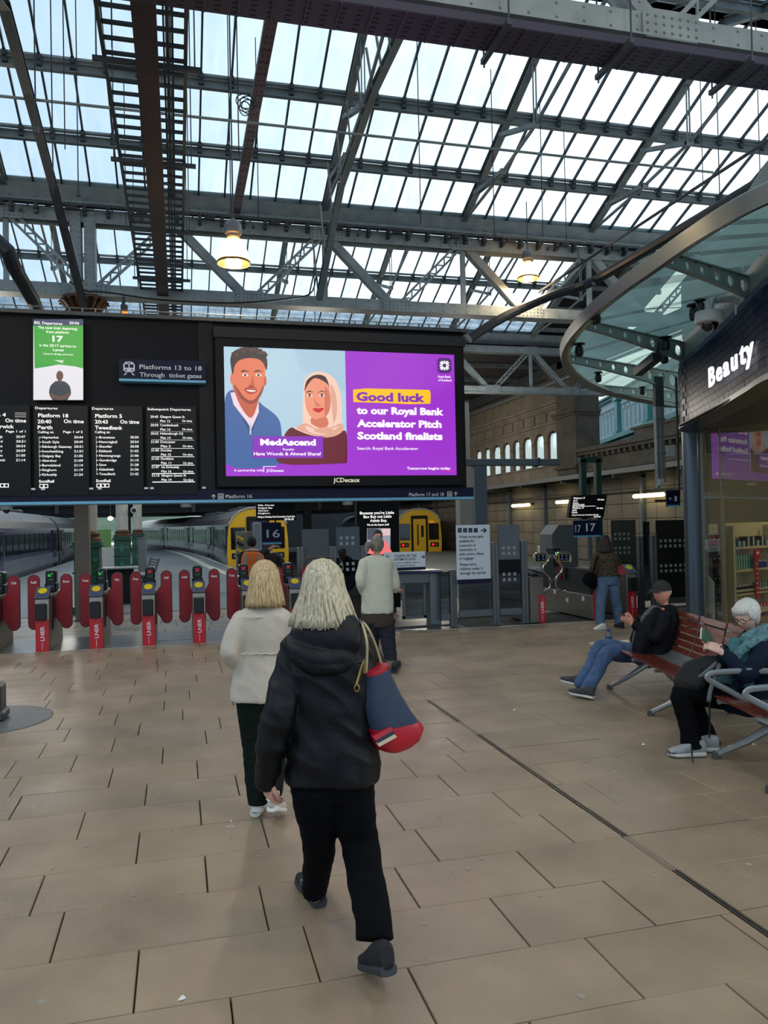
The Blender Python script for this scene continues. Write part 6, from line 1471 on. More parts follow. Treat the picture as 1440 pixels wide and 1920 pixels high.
# uplighters on the ribs, cctv, wires
def spot(px, py, lab, z=ZC+.02, s_=1.0):
    c = G(px, py, z); r = root('canopy_spotlight', lab, 'spotlight', c, 'black spotlights under the canopy')
    m = MB(); m.lathe([(.03*s_,.10*s_),(.09*s_,.11*s_),(.09*s_,.125*s_),(.02*s_,.14*s_)], c, 16); m.build('reflector_cap', black, r)
    m = MB(); m.lathe([(.035*s_,-.07*s_),(.06*s_,-.05*s_),(.06*s_,.06*s_),(.03*s_,.1*s_)], c, 16); m.build('body', black, r); m = MB(); m.beam(c+Vector((-.07*s_,0,0)), c+Vector((.07*s_,0,0)), .02, .03); m.build('bracket', steel_dk, r)
spot(1117,597,'black spotlight on the outer end of the second canopy rib'); spot(1302,590,'black spotlight near the white dome camera'); spot(1313,578,'small black spotlight just above the white dome camera', s_=.8)
spot(1248,648,'black spotlight above the third canopy rib'); spot(1086,660,'black spotlight at the outer end of the third canopy rib'); spot(1122,710,'black spotlight at the outer end of the fourth canopy rib', s_=.9); spot(1246,673,'black spotlight hanging under the third canopy rib near the shop'); spot(1205,735,'small black spotlight near the rear of the canopy ring', s_=.8)
r = root('dome_camera', 'large white dome camera on an arm under the canopy above the tiled fascia', 'camera', G(1330,600,3.95)); c = r.location
m = MB(); m.lathe([(.07,.11),(.15,.09),(.16,.0),(.15,-.03),(.10,-.04)], c, 28); m.build('housing', mat('cam_white', (190,192,190), .4), r, smooth=True); m = MB(); m.sphere(c+Vector((0,0,-.04)), (.095,.095,.09), 18, 10); m.build('dome', tr_glass, r, smooth=True)
m = MB(); m.tube([c+Vector((0,0,.1)), c+Vector((.04,.0,.22)), c+Vector((.3,.02,.26)), c+Vector((.45,.03,.22))], .04, 10); m.bbox(c+Vector((.4,-.1,.08)), c+Vector((.5,.1,.4)), .02); m.build('bracket_arm', mat('cam_white', (190,192,190), .4), r)
sp_ = MB()
for k in range(26):
    t = k*.7; sp_.tube([c+Vector((.05*math.cos(t)+.06*(k%3-1), .05*math.sin(t), .12)), c+Vector((.11*math.cos(t)+.06*(k%3-1), .11*math.sin(t), .24))], .002, 3)
sp_.build('bird_spikes', alu, r, kind='stuff')
r = root('directional_speaker', 'black tube-shaped fitting pointing down under the canopy', 'speaker', G(1215,680,4.0)); a = G(1195,698,3.95); b = G(1232,668,4.05)
m = MB(); m.beam(a, b, .13, .12); m.build('body', black, r); m = MB(); m.tube([b, b+Vector((.05,.02,.2))], .02, 6); m.build('bracket', black, r)
m = MB()
for y_ in (0,1,2): pass
m = MB(); 
for (a, b) in (((1300,470),(1440,480)),((1115,582),(1300,576)),((1075,635),(1260,622))): m.tube([G(*a, ZC+.22), G(*b, ZC+.22)], .006, 5)
tag(m.build('canopy_wire', steel_dk), 'thin tension wires below the glass of the shop canopy', 'wires', kind='stuff')
# pole with conduit beside the canopy (hanging grey post)
r = root('hanging_post', 'grey steel cable post hanging down left of the shop corner', 'post', P(1240,900,12.2)); Yk = 12.2
x0, x1 = P(1233,900,Yk).x, P(1247,900,Yk).x; z0, z1 = P(1240,915,Yk).z, P(1240,762,Yk).z
m = MB(); m.bbox((x0,Yk,z0),(x0+.055,Yk+.08,z1), .005); m.bbox((x0+.075,Yk,z0+.1),(x1+.02,Yk+.08,z1), .005); m.build('twin_rail', mat('portal_light', (128,134,138), .4, .3), r)
m = MB(); m.bbox((x1+.05,Yk,z0+.55),(x1+.22,Yk+.1,z0+.75), .01); m.bbox((x0+.01,Yk-.03,z0+.04),(x0+.12,Yk,z0+.16), .006); m.build('junction_box', mat('cam_white', (190,192,190), .4), r)
m = MB(); m.box((x0,Yk,z1),(x1+.02,Yk+.08,4.25)); m.build('hanger', steel_dk, r)
m = MB(); zz = z0+.3
while zz < z1: m.box((x0-.012,Yk-.01,zz),(x1+.035,Yk,zz+.03)); zz += .3
m.build('clamp', steel_md, r)
r = root('arrow_sign', 'small navy sign with a left arrow beside the shop column', 'sign', P(1262,950,11.9)); Yk = 11.95
a, b = P(1250,919,Yk), P(1276,950,Yk); m = MB(); m.bbox((a.x,Yk,b.z),(b.x,Yk+.04,a.z), .004); m.build('panel', navy, r)
m = MB(); m.box((a.x,Yk-.002,b.z-.0),(b.x,Yk,b.z+.03)); m.build('light_strip', skyb, r)
m = MB(); k = S(Yk); c = P(1257,935,Yk-.004); m.box((c.x-3*k,c.y,c.z-.6*k),(c.x+4*k,c.y+.001,c.z+.6*k)); m.poly([(c.x-4*k,c.y,c.z),(c.x-1*k,c.y,c.z+3*k),(c.x+.4*k,c.y,c.z+3*k),(c.x-2.2*k,c.y,c.z),(c.x+.4*k,c.y,c.z-3*k),(c.x-1*k,c.y,c.z-3*k)])
c = P(1267,935,Yk-.004); m.box((c.x-2.6*k,c.y,c.z-5*k),(c.x+2.6*k,c.y+.001,c.z+5*k)); m.build('lettering', w_flat, r, fix=False)
m = MB(); m.box((b.x-.01,Yk+.01,a.z-.2),(cb.x,Yk+.03,a.z-.16)); m.beam((b.x,Yk+.03,a.z-.1),(b.x,Yk+.03,4.2),.03,.03); m.build('bracket', steel_dk, r)
# ================================================================== seats
slat_m = mat('red_brown_slat', (106,52,38), .22, 0, .3, 14, .1, 60, (1,8,1), .12, spec=.7); alum = mat('cast_aluminium', (150,154,154), .35, .6, .06, 5)
def seat_row(label, origin, ang, n, wooden, arms=(), legs=None):
    """local: +X along the row, -Y is the front; origin at floor, first seat edge"""
    r = root('station_bench', label, 'bench', (0,0,0)); W_ = .565
    prof = [(-.30,.405),(-.27,.415),(-.15,.395),(0,.37),(.12,.36),(.20,.375),(.255,.42),(.30,.50),(.345,.63),(.385,.78),(.395,.80)]
    def ringp(t=.02): 
        up_ = [Vector((0,y,z)) for y, z in prof]; res = []
        for i, p in enumerate(up_):
            d = (up_[min(i+1,len(up_)-1)]-up_[max(i-1,0)]).normalized(); nn = Vector((0,d.z,-d.y)); res.append((p, p+nn*t))
        return res
    rp = ringp(.028)
    for i in range(n+1):
        m = MB(); x = i*W_
        for (a, a2), (b, b2) in zip(rp[:-1], rp[1:]):
            v = [a,b,b2,a2]; m.add([q+Vector((x-.02,0,0)) for q in v]+[q+Vector((x+.02,0,0)) for q in v], [(0,1,2,3),(7,6,5,4),(0,4,5,1),(2,6,7,3),(1,5,6,2),(3,7,4,0)])
        m.build('seat_frame', alum, r)
    for i in range(n):
        x0, x1 = i*W_+.022, (i+1)*W_-.022
        if i in wooden:
            path = smooth_curve([Vector((0,y,z)) for y, z in prof], 6, False); L = [0]
            for a, b in zip(path[:-1], path[1:]): L.append(L[-1]+(b-a).length)
            def at(s): 
                j = max(k for k in range(len(L)) if L[k] <= min(s, L[-1]-1e-6)); f_ = (s-L[j])/(L[j+1]-L[j]); d = (path[j+1]-path[j]).normalized(); return path[j].lerp(path[j+1], f_), d
            ns = 14; sw = L[-1]/ns
            for k in range(ns):
                if k in (5,6,7): continue
                p, d = at((k+.5)*sw); u = Vector((0,-d.z,d.y)); m = MB(); w2 = sw*.40
                v = [p-d*w2, p+d*w2, p+d*w2+u*.016, p-d*w2+u*.016]; m.add([q+Vector((x0,0,0)) for q in v]+[q+Vector((x1,0,0)) for q in v], [(0,1,2,3),(7,6,5,4),(0,4,5,1),(2,6,7,3),(1,5,6,2),(3,7,4,0)]); m.build('slat', slat_m, r)
            m = MB(); q0, q1 = 4.95*sw, 8.05*sw; rr2 = [at(q0+(q1-q0)*z_/8) for z_ in range(9)]
            for (p, d), (p2, d2) in zip(rr2[:-1], rr2[1:]):
                u, u2 = Vector((0,-d.z,d.y))*.012, Vector((0,-d2.z,d2.y))*.012; v = [p,p2,p2+u2,p+u]; m.add([q+Vector((x0,0,0)) for q in v]+[q+Vector((x1,0,0)) for q in v], [(0,1,2,3),(7,6,5,4),(0,4,5,1),(2,6,7,3)])
            m.build('metal_shell', alum, r)
        else:
            m = MB()
            for (a, a2), (b, b2) in zip(rp[:-1], rp[1:]):
                v = [a,b,b2,a2]; m.add([q+Vector((x0,0,0)) for q in v]+[q+Vector((x1,0,0)) for q in v], [(0,1,2,3),(7,6,5,4),(0,4,5,1),(2,6,7,3)])
            m.build('shell', alum, r)
    for x in (legs or (W_*.5, W_*(n-.5))):
        for sg, lab in ((-1,'leg'),(1,'leg')):
            m = MB(); m.tube([(x, .03+sg*.03, .33),(x-.14, .02+sg*.2, .16),(x-.28, .02+sg*.36, .03)], [(.03,.045),(.024,.034),(.022,.026)], 8, up=(1,0,0)); l_ = m.build(lab, alum, r)
            m = MB(); m.lathe([(.032,0),(.032,.045),(.024,.05)], (x-.28, .02+sg*.36, 0), 12); m.build('rubber_foot', mat('foot_grey', (70,72,74), .6), l_)
    m = MB(); m.bbox((.0,-.05,.30),(n*W_,.07,.35), .01); m.build('beam', alum, r)
    for i in arms:
        x = i*W_; m = MB(); P_ = [(x,.32,.55),(x,.2,.60),(x,-.1,.615),(x,-.3,.61),(x,-.36,.59),(x,-.35,.555),(x,-.2,.47),(x,-.05,.38)]
        m.tube(smooth_curve(P_, 4, False), [(.022,.012)]*29, 8, up=(1,0,0)); m.build('armrest', alum, r, smooth=True)
    r.location = origin; r.rotation_euler = (0,0,ang); return r
def roofz(Y):
    q = (Y-7.2) % 10.5; return ZG+SL*min(q, 10.5-q)
# ================================================================== things hung in the roof
# ladder walkway with central dark duct, running towards the platforms
r = root('ladder_walkway', 'overhead ladder-like cable walkway with a brown central duct, left of the advert', 'walkway', (-.6, 14, 7.0))
def YL(px0, py0, Ya, Yb):        # line parallel to Y through pixel at depth Ya
    a = P(px0, py0, Ya); return a, Vector((a.x, Yb, a.z))
Z0 = P(316,600,19.6).z
def lx(px): return P(px, 600, 19.6).x
xl, xr_, xa, xb = lx(272), lx(341), lx(299), lx(318)
brown = mat('duct_brown', (62,50,50), .6, .2, .15, 3)
m = MB(); m.box((xa, 5, Z0-.02),(xb, 19.8, Z0+.10)); m.build('duct', brown, r)
for x in (xl, xr_): m = MB(); m.box((x-.02,5,Z0+.10),(x+.02,19.8,Z0+.18)); m.build('side_rail', steel_dk, r)
m = MB(); 
y = 5.1
k = 0
while y < 19.8:
    m = MB(); m.beam((xl,y,Z0+.13),(xr_,y,Z0+.13), .035, .035); m.build('rung', steel_dk, r); y += .27
for y in (6.2, 8.9, 11.3, 13.9, 16.6):
    m = MB(); m.beam((xl-.12,y,Z0+.06),(xr_+.16,y,Z0+.06), .05, .05); m.build('cross_bar', steel_dk, r)
    for x in (xl-.08, xr_+.1): m = MB(); m.tube([(x,y,Z0+.06),(x,y,9.3 if y > 12 else 11)], .009, 5); m.build('drop_rod', steel_dk, r)
m = MB()
for dx, c in ((.06,0),(.1,0),(.15,0)): m.tube([(xb+dx, 5+q*.6, Z0+.16+.02*math.sin(q*1.3+dx*20)) for q in range(25)], .011, 5)
m.build('cable', black, r, kind='stuff')
# perforated tray beams
pt = mat('perforated_tray', (66,62,76), .5, .3)
def tray(label, a, b, w_, h_, col, holes=True, name='cable_tray', hmax=300):
    a = Vector(a); b = Vector(b); d = (b-a).normalized(); L = (b-a).length; sd = d.cross(Vector((0,0,1))).normalized()
    r = root(name, label, 'cable tray', tuple((a+b)/2))
    m = MB(); m.beam(a, b, w_, .01); m.build('tray_bed', col, r)
    for s_ in (-1, 1): m = MB(); m.beam(a+sd*s_*w_/2+Vector((0,0,h_/2)), b+sd*s_*w_/2+Vector((0,0,h_/2)), .012, h_); m.build('side_flange', col, r)
    if holes:
        m = MB(); n_ = int(L/.16)
        for i in range(n_):
            p = a+d*(i*.16+.05)
            for q in range(int(w_/.07)):
                c = p + sd*(-w_/2+.05+q*.07) - Vector((0,0,.006)); m.add([c-d*.03-sd*.009, c+d*.03-sd*.009, c+d*.03+sd*.009, c-d*.03+sd*.009], [(0,1,2,3)])
        m.build('slots', mat('slot_dark', (22,22,26), .8), r, kind='stuff')
        m = MB(); 
        for i in range(int(L/.3)): p = a+d*(i*.3)-Vector((0,0,.008)); m.beam(p-sd*w_/2, p+sd*w_/2, .012, .008)
        m.build('ridges', mat('tray_ridge', (84,80,92), .5, .3), r, kind='stuff')
    return r
Zt = 6.45
pA = G(720,45,Zt); pB = G(1440,140,Zt)
ya = (G(720,20,Zt).y+G(1440,118,Zt).y)/2; yb = (G(720,72,Zt).y+G(1440,166,Zt).y)/2
tray('wide dark perforated cable tray crossing the top of the view below the nearest truss', (-3.0,(ya+yb)/2,Zt), (11,(ya+yb)/2,Zt), abs(yb-ya), .08, pt)
for px, py in ((955,35),(1180,75),(1405,110)):
    c = G(px, py, Zt); r = root('tray_hanger', 'short angled hanger bar gripping the wide perforated tray at pixel column of rod %s' % ('left', 'middle', 'right')[(955,1180,1405).index(px)], 'hanger', c)
    r['label'] = {955:'leftmost short bar crossing under the wide perforated tray',1180:'middle short bar crossing under the wide perforated tray',1405:'rightmost short bar crossing under the wide perforated tray'}[px]
    m = MB(); m.beam((c.x,min(ya,yb)-.12,Zt-.03),(c.x,max(ya,yb)+.15,Zt-.03), .05, .05); m.build('bar', steel_dk, r)
    m = MB(); m.tube([(c.x,min(ya,yb)-.1,Zt),(c.x,min(ya,yb)-.1,Zt+1.2)], .01, 5); m.tube([(c.x,max(ya,yb)+.12,Zt-.1),(c.x,max(ya,yb)+.12,Zt+1.2)], .01, 5); m.build('rod', steel_dk, r)
a = P(443,400,17.2); tray('narrow purplish perforated tray running away to the gutter above the glowing lamp', (a.x,5.5,a.z), (a.x,17.3,a.z), .16, .09, mat('tray_purple', (92,72,82), .5, .3))
# long thin pipe across (0,240)-(1360,370)
a = P(0,248,12.5)
m = MB(); a = P(0,246,12.2); b = P(1335,271,12.2); m.tube([Vector((-6,12.2,(a.z+b.z)/2)), Vector((b.x,12.2,(a.z+b.z)/2))], .022, 8); tag(m.build('conduit', steel_md), 'thin straight pipe spanning across in front of the upper glass panes', 'pipe')
# dark sloping member at left
def strut(label, pts, w_, h_, m_, name='diagonal_member', cat='beam'):
    m = MB()
    for p, q in zip(pts[:-1], pts[1:]): m.ibeam(p, q, w_, h_, .015)
    return tag(m.build(name, m_), label, cat)
strut('dark flanged rail curving down from the top left corner to the truss column', [P(-30,-40,9.3), P(8,10,10.2), P(52,170,12.0), P(100,350,14.6), P(158,578,17.3)], .13, .12, steel_dk)
m = MB(); m.tube([P(-10,448,15), P(14,470,15), P(26,500,15.2), P(60,560,16), P(78,600,17)], .13, 12); tag(m.build('drain_pipe', mat('black_pipe', (26,28,32), .5)), 'thick black pipe bending down at the left edge above the board', 'pipe')
# long dark pipe from the right over the canopy
a = P(1160,500,15.5); X8, Z8 = a.x, a.z
m = MB(); pts = [Vector((X8,3,Z8)), Vector((X8,8,Z8)), Vector((X8,15.3,Z8)), P(1095,535,16.3), P(1040,552,16.7), P(985,575,17), P(930,603,17), P(880,635,17)]
m.tube(smooth_curve(pts, 4, False), .11, 10); tag(m.build('service_pipe', mat('black_pipe', (26,28,32), .5)), 'long thick dark pipe sweeping down above the canopy to the right end of the board', 'pipe')
m = MB(); m.tube([Vector((X8-.25,3,Z8+.45)), Vector((X8-.25,15.5,Z8+.45)), P(1010,548,17.2)], .03, 6); tag(m.build('thin_pipe', steel_dk), 'thin pipe running above the thick dark service pipe', 'pipe')
# pendants
def pendant(label, px, py, Y, d=.5, lit=True, rod_top=None, extra=None, s_=5.0):
    c = P(px, py, Y); r = root('pendant_lamp', label, 'lamp', (c.x, Y, c.z), 'glass pendant station lamps'); k = d/.5
    m = MB(); prof = [(.25,-.12),(.245,-.08),(.215,.05),(.16,.18),(.10,.25),(.07,.27)]; prof = [(a*k, b*k) for a, b in prof]
    ib = [(a-.006*k, b-.004*k) for a, b in reversed(prof)]
    vs = []; n = 28; full = prof + ib
    for a, b in full:
        for q in range(n): t = 2*math.pi*q/n; vs.append((c.x+a*math.cos(t), Y+a*math.sin(t), c.z+b))
    m.add(vs, [(i*n+q, i*n+(q+1)%n, (i+1)*n+(q+1)%n, (i+1)*n+q) for i in range(len(full)-1) for q in range(n)]); m.build('glass_bell', glass('bell_glass', (255,240,214), .78, .12, .1, (255,226,180)), r, smooth='all')
    m = MB(); m.lathe([(.252*k,-.14*k),(.258*k,-.12*k),(.252*k,-.10*k)], c, 28, cap=False); m.build('rim', mat('lamp_rim', (120,84,50), .4, .5), r)
    m = MB(); m.lathe([(.06*k,.26*k),(.10*k,.28*k),(.10*k,.31*k),(.13*k,.33*k),(.135*k,.42*k),(.11*k,.50*k),(.05*k,.54*k),(.03*k,.56*k)], c, 20); m.build('gear_housing', mat('lamp_housing', (120,118,116), .4, .4), r, smooth=True)
    m = MB(); m.sphere(c+Vector((0,0,.06*k)), (.07*k,.07*k,.11*k), 14, 10); m.build('bulb', emit('bulb_warm', (255,216,150), 22.0), r)
    m = MB(); m.tube([c+Vector((0,0,.55*k)), Vector((c.x, Y, roofz(Y)))], .012, 6); m.build('rod', steel_dk, r)
    l = bpy.data.lights.new('lamp_light', 'POINT'); l.energy = 260*s_/5; l.color = (1.0, .78, .5); l.shadow_soft_size = .12
    lo = bpy.data.objects.new('lamp_light', l); COL.objects.link(lo); lo.location = (0,0,-.05); lo.parent = r
    return r
pendant('lit glass bell pendant lamp hanging in front of the truss, left one', 438, 478, 12.3, rod_top=9.0)
pendant('lit pale pendant lamp against the bright glass, right one', 990, 512, 17.0, rod_top=8.8)
for i, (x, y) in enumerate(((-2.6,3.6),(2.6,2.0),(6.8,.2),(-2.4,-2.2),(3.0,-4.0),(-4.8,8.0))):  # unseen lamps added to brighten and warm the concourse floor
    c = Vector((x,y,6.9)); r = root('pendant_lamp', ['added pendant lamp over the concourse out of view, near left','added pendant lamp over the concourse out of view, overhead','added pendant lamp over the concourse out of view, right','added unseen pendant lamp behind the photographer, left','added unseen pendant lamp behind the photographer, right','added pendant lamp out of view left of the board'][i], 'lamp', c, 'glass pendant station lamps')
    m = MB(); m.lathe([(.25,-.12),(.215,.05),(.16,.18),(.07,.27),(.13,.33),(.11,.5),(.03,.56)], c, 20); m.build('glass_bell', emit('added_bell_glow', (255,226,180), 2.0), r); m = MB(); m.tube([c+Vector((0,0,.5)), Vector((c.x,c.y,roofz(c.y)))], .012, 6); m.build('rod', steel_dk, r)
    l = bpy.data.lights.new('lamp_light', 'POINT'); l.energy = 190; l.color = (1.0, .80, .56); l.shadow_soft_size = .25
    lo = bpy.data.objects.new('lamp_light', l); COL.objects.link(lo); lo.location = (0,0,-.3); lo.parent = r
for i, (x, y) in enumerate(((-4.5,21),(4,23),(-4,33),(6,34),(10,27),(12,38),(-3,46),(7,48))):  # unseen lamps added to lift the dark trains and platforms
    c = Vector((x,y,5.9)); r = root('pendant_lamp', ORD[i]+' of the added pendant lamps over the platforms, hidden behind the departure board', 'lamp', c, 'added unseen lamps over the platforms')
    m = MB(); m.lathe([(.25,-.12),(.215,.05),(.16,.18),(.07,.27),(.13,.33),(.11,.5),(.03,.56)], c, 16); m.build('glass_bell', MATS['added_bell_glow'], r); m = MB(); m.tube([c+Vector((0,0,.5)), Vector((c.x,c.y,roofz(c.y)))], .012, 6); m.build('rod', steel_dk, r)
    l = bpy.data.lights.new('lamp_light', 'POINT'); l.energy = 260; l.color = (1.0, .92, .80); l.shadow_soft_size = .3
    lo = bpy.data.objects.new('lamp_light', l); COL.objects.link(lo); lo.location = (0,0,-.4); lo.parent = r
# orange lit heater lamp behind the truss
r = root('amber_lamp', 'small amber lit fitting under the truss beside the column capital', 'lamp', P(232,585,17.4)); c = r.location
m = MB(); m.bbox(c+Vector((-.06,-.05,-.25)), c+Vector((.08,.05,.15)), .01); m.build('body', steel_dk, r); m = MB(); m.box(c+Vector((-.03,-.06,-.3)), c+Vector((.09,-.05,.0))); m.build('lit_face', emit('amber', (255,140,50), 1.6), r)
m = MB(); m.tube([c+Vector((0,0,.1)), Vector((c.x,17.56,6.75))], .03, 6); m.build('bracket', steel_dk, r)
# hanging wires
W_ = [(67,0,240,9.8),(100,80,365,11),(122,95,280,12),(147,140,360,12.4),(210,0,90,9.6),(448,30,290,11),(433,180,400,12.4),(485,180,410,14),(789,240,420,13),(927,230,440,14),(1018,230,445,14.5),(1062,245,452,15),(1350,160,395,11),(1425,170,330,12),(1318,260,350,13),(1232,500,440,12)]
for i, (px, y0, y1, Y) in enumerate(W_[:-1]):
    a = P(px, y0, Y); b = P(px, y1, Y); r = root('drop_wire', 'thin drop wire in the roof, number', 'wire', b, 'thin drop wires hanging in the glazed roof'); r['label'] = ORD[sorted(q[0] for q in W_[:-1]).index(px)]+' from the left of the thin drop wires in front of the roof glass'
    m = MB(); m.tube([Vector((b.x,Y,b.z)), Vector((b.x,Y,max(b.z+.3,roofz(Y)-.03)))], .009, 5); m.build('wire', black, r)
    if i % 3 == 0: m = MB(); m.box((b.x-.03,Y-.03,b.z-.06),(b.x+.03,Y+.03,b.z+.02)); m.build('end_clip', steel_dk, r)
m = MB()
for k in range(5): 
    c = P(460+ (k%2)*6,190+k*2,11); m.tube([c+Vector((.13*math.cos(t)*(1-.1*k), .02*k, .10*math.sin(t))) for t in [2*math.pi*q/16 for q in range(17)]], .008, 5)
tag(m.build('cable_coil', black), 'loose coil of black cable on the narrow purplish tray', 'cable')
m = MB(); pts = [P(130,528,16.9), P(160,545,16.9), P(200,548,16.9), P(300,562,16.9), P(430,568,16.9), P(520,562,16.9), P(580,552,16.9), P(592,520,16.9)]; m.tube(smooth_curve(pts, 4, False), .018, 6)
tag(m.build('loose_cable', black), 'black cable drooping along the bottom chord of the middle truss', 'cable')
# lattice rafters pair near px 600-720 running up to the right
for k, (pa, pb, pc, pd, lab) in enumerate((((598,560),(655,300),(700,170),(745,60),'nearer lattice girder rising from the truss behind the advert to the top centre'),)):
    r = root('lattice_girder', lab, 'girder', P(598,560,17.2)); pts = [P(598,560,17.3), P(640,345,15.2), P(700,170,13.3), P(752,60,12.3)]
    m = MB()
    for off in (0,):
        for p, q in zip(pts[:-1], pts[1:]): m.ibeam(p, q, .12, .16, .02)
    m.build('lower_flange', steel_md, r)
    up_ = [p+Vector((-.25,.1,.45)) for p in pts]
    for i in range(9):
        f_ = i/9*3; j = int(f_); f_ -= j; a = pts[j].lerp(pts[j+1], f_); g_ = (i+1)/9*3; j2 = min(2, int(g_)); g_ -= j2; b = up_[j2].lerp(up_[j2+1], min(1,g_)); m = MB(); m.beam(a, b, .03, .06); m.build('lacing', steel, r)
# ================================================================== benches
bA = G(1140,1290); bB = G(1217,1340)
BU = Vector((bB.x-bA.x, bB.y-bA.y, 0)); SPC = BU.length; BU.normalize(); BANG = math.atan2(BU.y, BU.x)
BN = Vector((-BU.y, BU.x, 0))             # local +Y: backrest side
def bench_pt(x, y, z=0):                   # bench frame -> world, origin at the far end of the first row
    return BO + BU*x + BN*y + Vector((0,0,z))
BO = Vector((bA.x, bA.y, 0)) + BN*.34 + BU*.06
seat_row('far slatted bench of three seats, the seated man on its far end', BO, BANG, 3, (0,1,2))
seat_row('near slatted bench with silver armrests, the seated woman on it', BO+BU*(3*.565+.09), BANG, 3, (0,1), arms=(1,2,3), legs=(.9,1.65))
# ================================================================== people
def unit(v): return Vector(v).normalized()
CR = Vector((WM[0][0], WM[1][0], 0)).normalized()       # camera right, level
def J(px, py, Y): return P(px, py, Y)
LS = [1.0]
def limb(mb, pts, n=14, up=None, cap0=True, cap1=True, sq=None):
    """pts: (Vector, r) or (Vector, (ra, rb)); rounded ends"""
    P_ = [Vector(p[0]) for p in pts]; R_ = [p[1] if isinstance(p[1], tuple) else (p[1], p[1]) for p in pts]
    if LS[0] != 1: R_ = [tuple(r*LS[0] if r > .0355 else r for r in q) for q in R_]
    T = .28 if LS[0] != 1 else .38
    # refine with catmull
    if len(P_) > 2:
        Q, RR = [], []
        for i in range(len(P_)-1):
            a, b, c, d = P_[max(i-1,0)], P_[i], P_[i+1], P_[min(i+2,len(P_)-1)]
            for k in range(4):
                t = k/4; s_ = t*t*(3-2*t); Q.append(b*(1-s_)+c*s_+(c-a)*T*(t**3-2*t*t+t)+(d-b)*T*(t**3-t*t)); RR.append(tuple(R_[i][j]*(1-s_)+R_[i+1][j]*s_ for j in (0,1)))
        Q.append(P_[-1]); RR.append(R_[-1]); P_, R_ = Q, RR
    if cap0:
        d = (P_[0]-P_[1]).normalized(); m_ = min(R_[0]); ex = [(P_[0]+d*m_*math.sin(a), tuple(r*math.cos(a) for r in R_[0])) for a in (1.35, .9, .45)]; P_ = [e[0] for e in ex]+P_; R_ = [e[1] for e in ex]+R_
    if cap1:
        d = (P_[-1]-P_[-2]).normalized(); m_ = min(R_[-1]); ex = [(P_[-1]+d*m_*math.sin(a), tuple(r*math.cos(a) for r in R_[-1])) for a in (.45, .9, 1.35)]; P_ += [e[0] for e in ex]; R_ += [e[1] for e in ex]
    mb.tube(P_, R_, n, True, sq, up)
def rings(mb, rg, wd, n=28, sq=.85):
    """torso loft; rg: (centre Vector, half width, half depth) ; wd: width axis"""
    wd = unit(wd); out_ = []
    Q = []
    for i in range(len(rg)-1):
        a, b, c, d = rg[max(i-1,0)], rg[i], rg[i+1], rg[min(i+2,len(rg)-1)]
        for k in range(4):
            t = k/4; f_ = lambda u: .5*((2*b[u])+(c[u]-a[u])*t+(2*a[u]-5*b[u]+4*c[u]-d[u])*t*t+(3*b[u]-a[u]-3*c[u]+d[u])*t**3); Q.append((f_(0), f_(1), f_(2)))
    Q.append(rg[-1])
    for i, (c, w_, d_) in enumerate(Q):
        ax = (Q[min(i+1,len(Q)-1)][0]-Q[max(i-1,0)][0]).normalized(); dv = ax.cross(wd).normalized(); row = []
        for k in range(n):
            t = 2*math.pi*k/n; ct, st_ = math.cos(t), math.sin(t); row.append(c + wd*(w_*math.copysign(abs(ct)**sq, ct)) + dv*(d_*math.copysign(abs(st_)**sq, st_)))
        out_.append(row)
    mb.loft(out_)
def solid(name, mb, m, parent, voxel=.008, sm=3, folds=None, keep=None):
    """overlapping closed shapes -> one continuous skin"""
    LS[0] = 1.0
    me = bpy.data.meshes.new(name); off = parent.location
    me.from_pydata([tuple(Vector(v)-off) for v in mb.v], [], mb.f); bm = bmesh.new(); bm.from_mesh(me); bmesh.ops.recalc_face_normals(bm, faces=bm.faces[:]); bm.to_mesh(me); bm.free()
    o = bpy.data.objects.new(name, me); COL.objects.link(o)
    r = o.modifiers.new('r', 'REMESH'); r.mode = 'VOXEL'; r.voxel_size = voxel; r.use_smooth_shade = True
    if sm: s_ = o.modifiers.new('s', 'SMOOTH'); s_.factor = .5; s_.iterations = sm
    bpy.context.view_layer.update(); nm = bpy.data.meshes.new_from_object(o.evaluated_get(bpy.context.evaluated_depsgraph_get()))
    bpy.data.objects.remove(o); nm.name = name
    if folds:
        n_ = len(nm.vertices); co = np.empty(n_*3); nm.vertices.foreach_get('co', co); co = co.reshape(-1,3); no = np.empty(n_*3); nm.vertex_normals.foreach_get('vector', no); no = no.reshape(-1,3)
        amp, sx, sz = folds[:3]; dr = folds[3] if len(folds) > 3 else 0; d = np.empty(n_)
        for i in range(n_):
            x, y, z = co[i]; q = noise.noise(Vector((x*sx+dr*z*sx, y*sx, z*sz))); d[i] = (1-abs(q)*2.2)*.6 + .4*noise.noise(Vector((x*sx*2.3, y*sx*2.3, z*sz*2+5)))
        co += no*(d*amp)[:,None]; nm.vertices.foreach_set('co', co.ravel())
    nm.materials.clear(); nm.materials.append(m); nm.polygons.foreach_set('use_smooth', [True]*len(nm.polygons)); nm.update()
    o = bpy.data.objects.new(name, nm); COL.objects.link(o); o.parent = parent; return o
def frame(fw, up=(0,0,1)):
    f = unit(fw); r = f.cross(Vector(up)).normalized(); u = r.cross(f).normalized(); return Matrix((r, f, u)).transposed()    # columns: right, forward, up
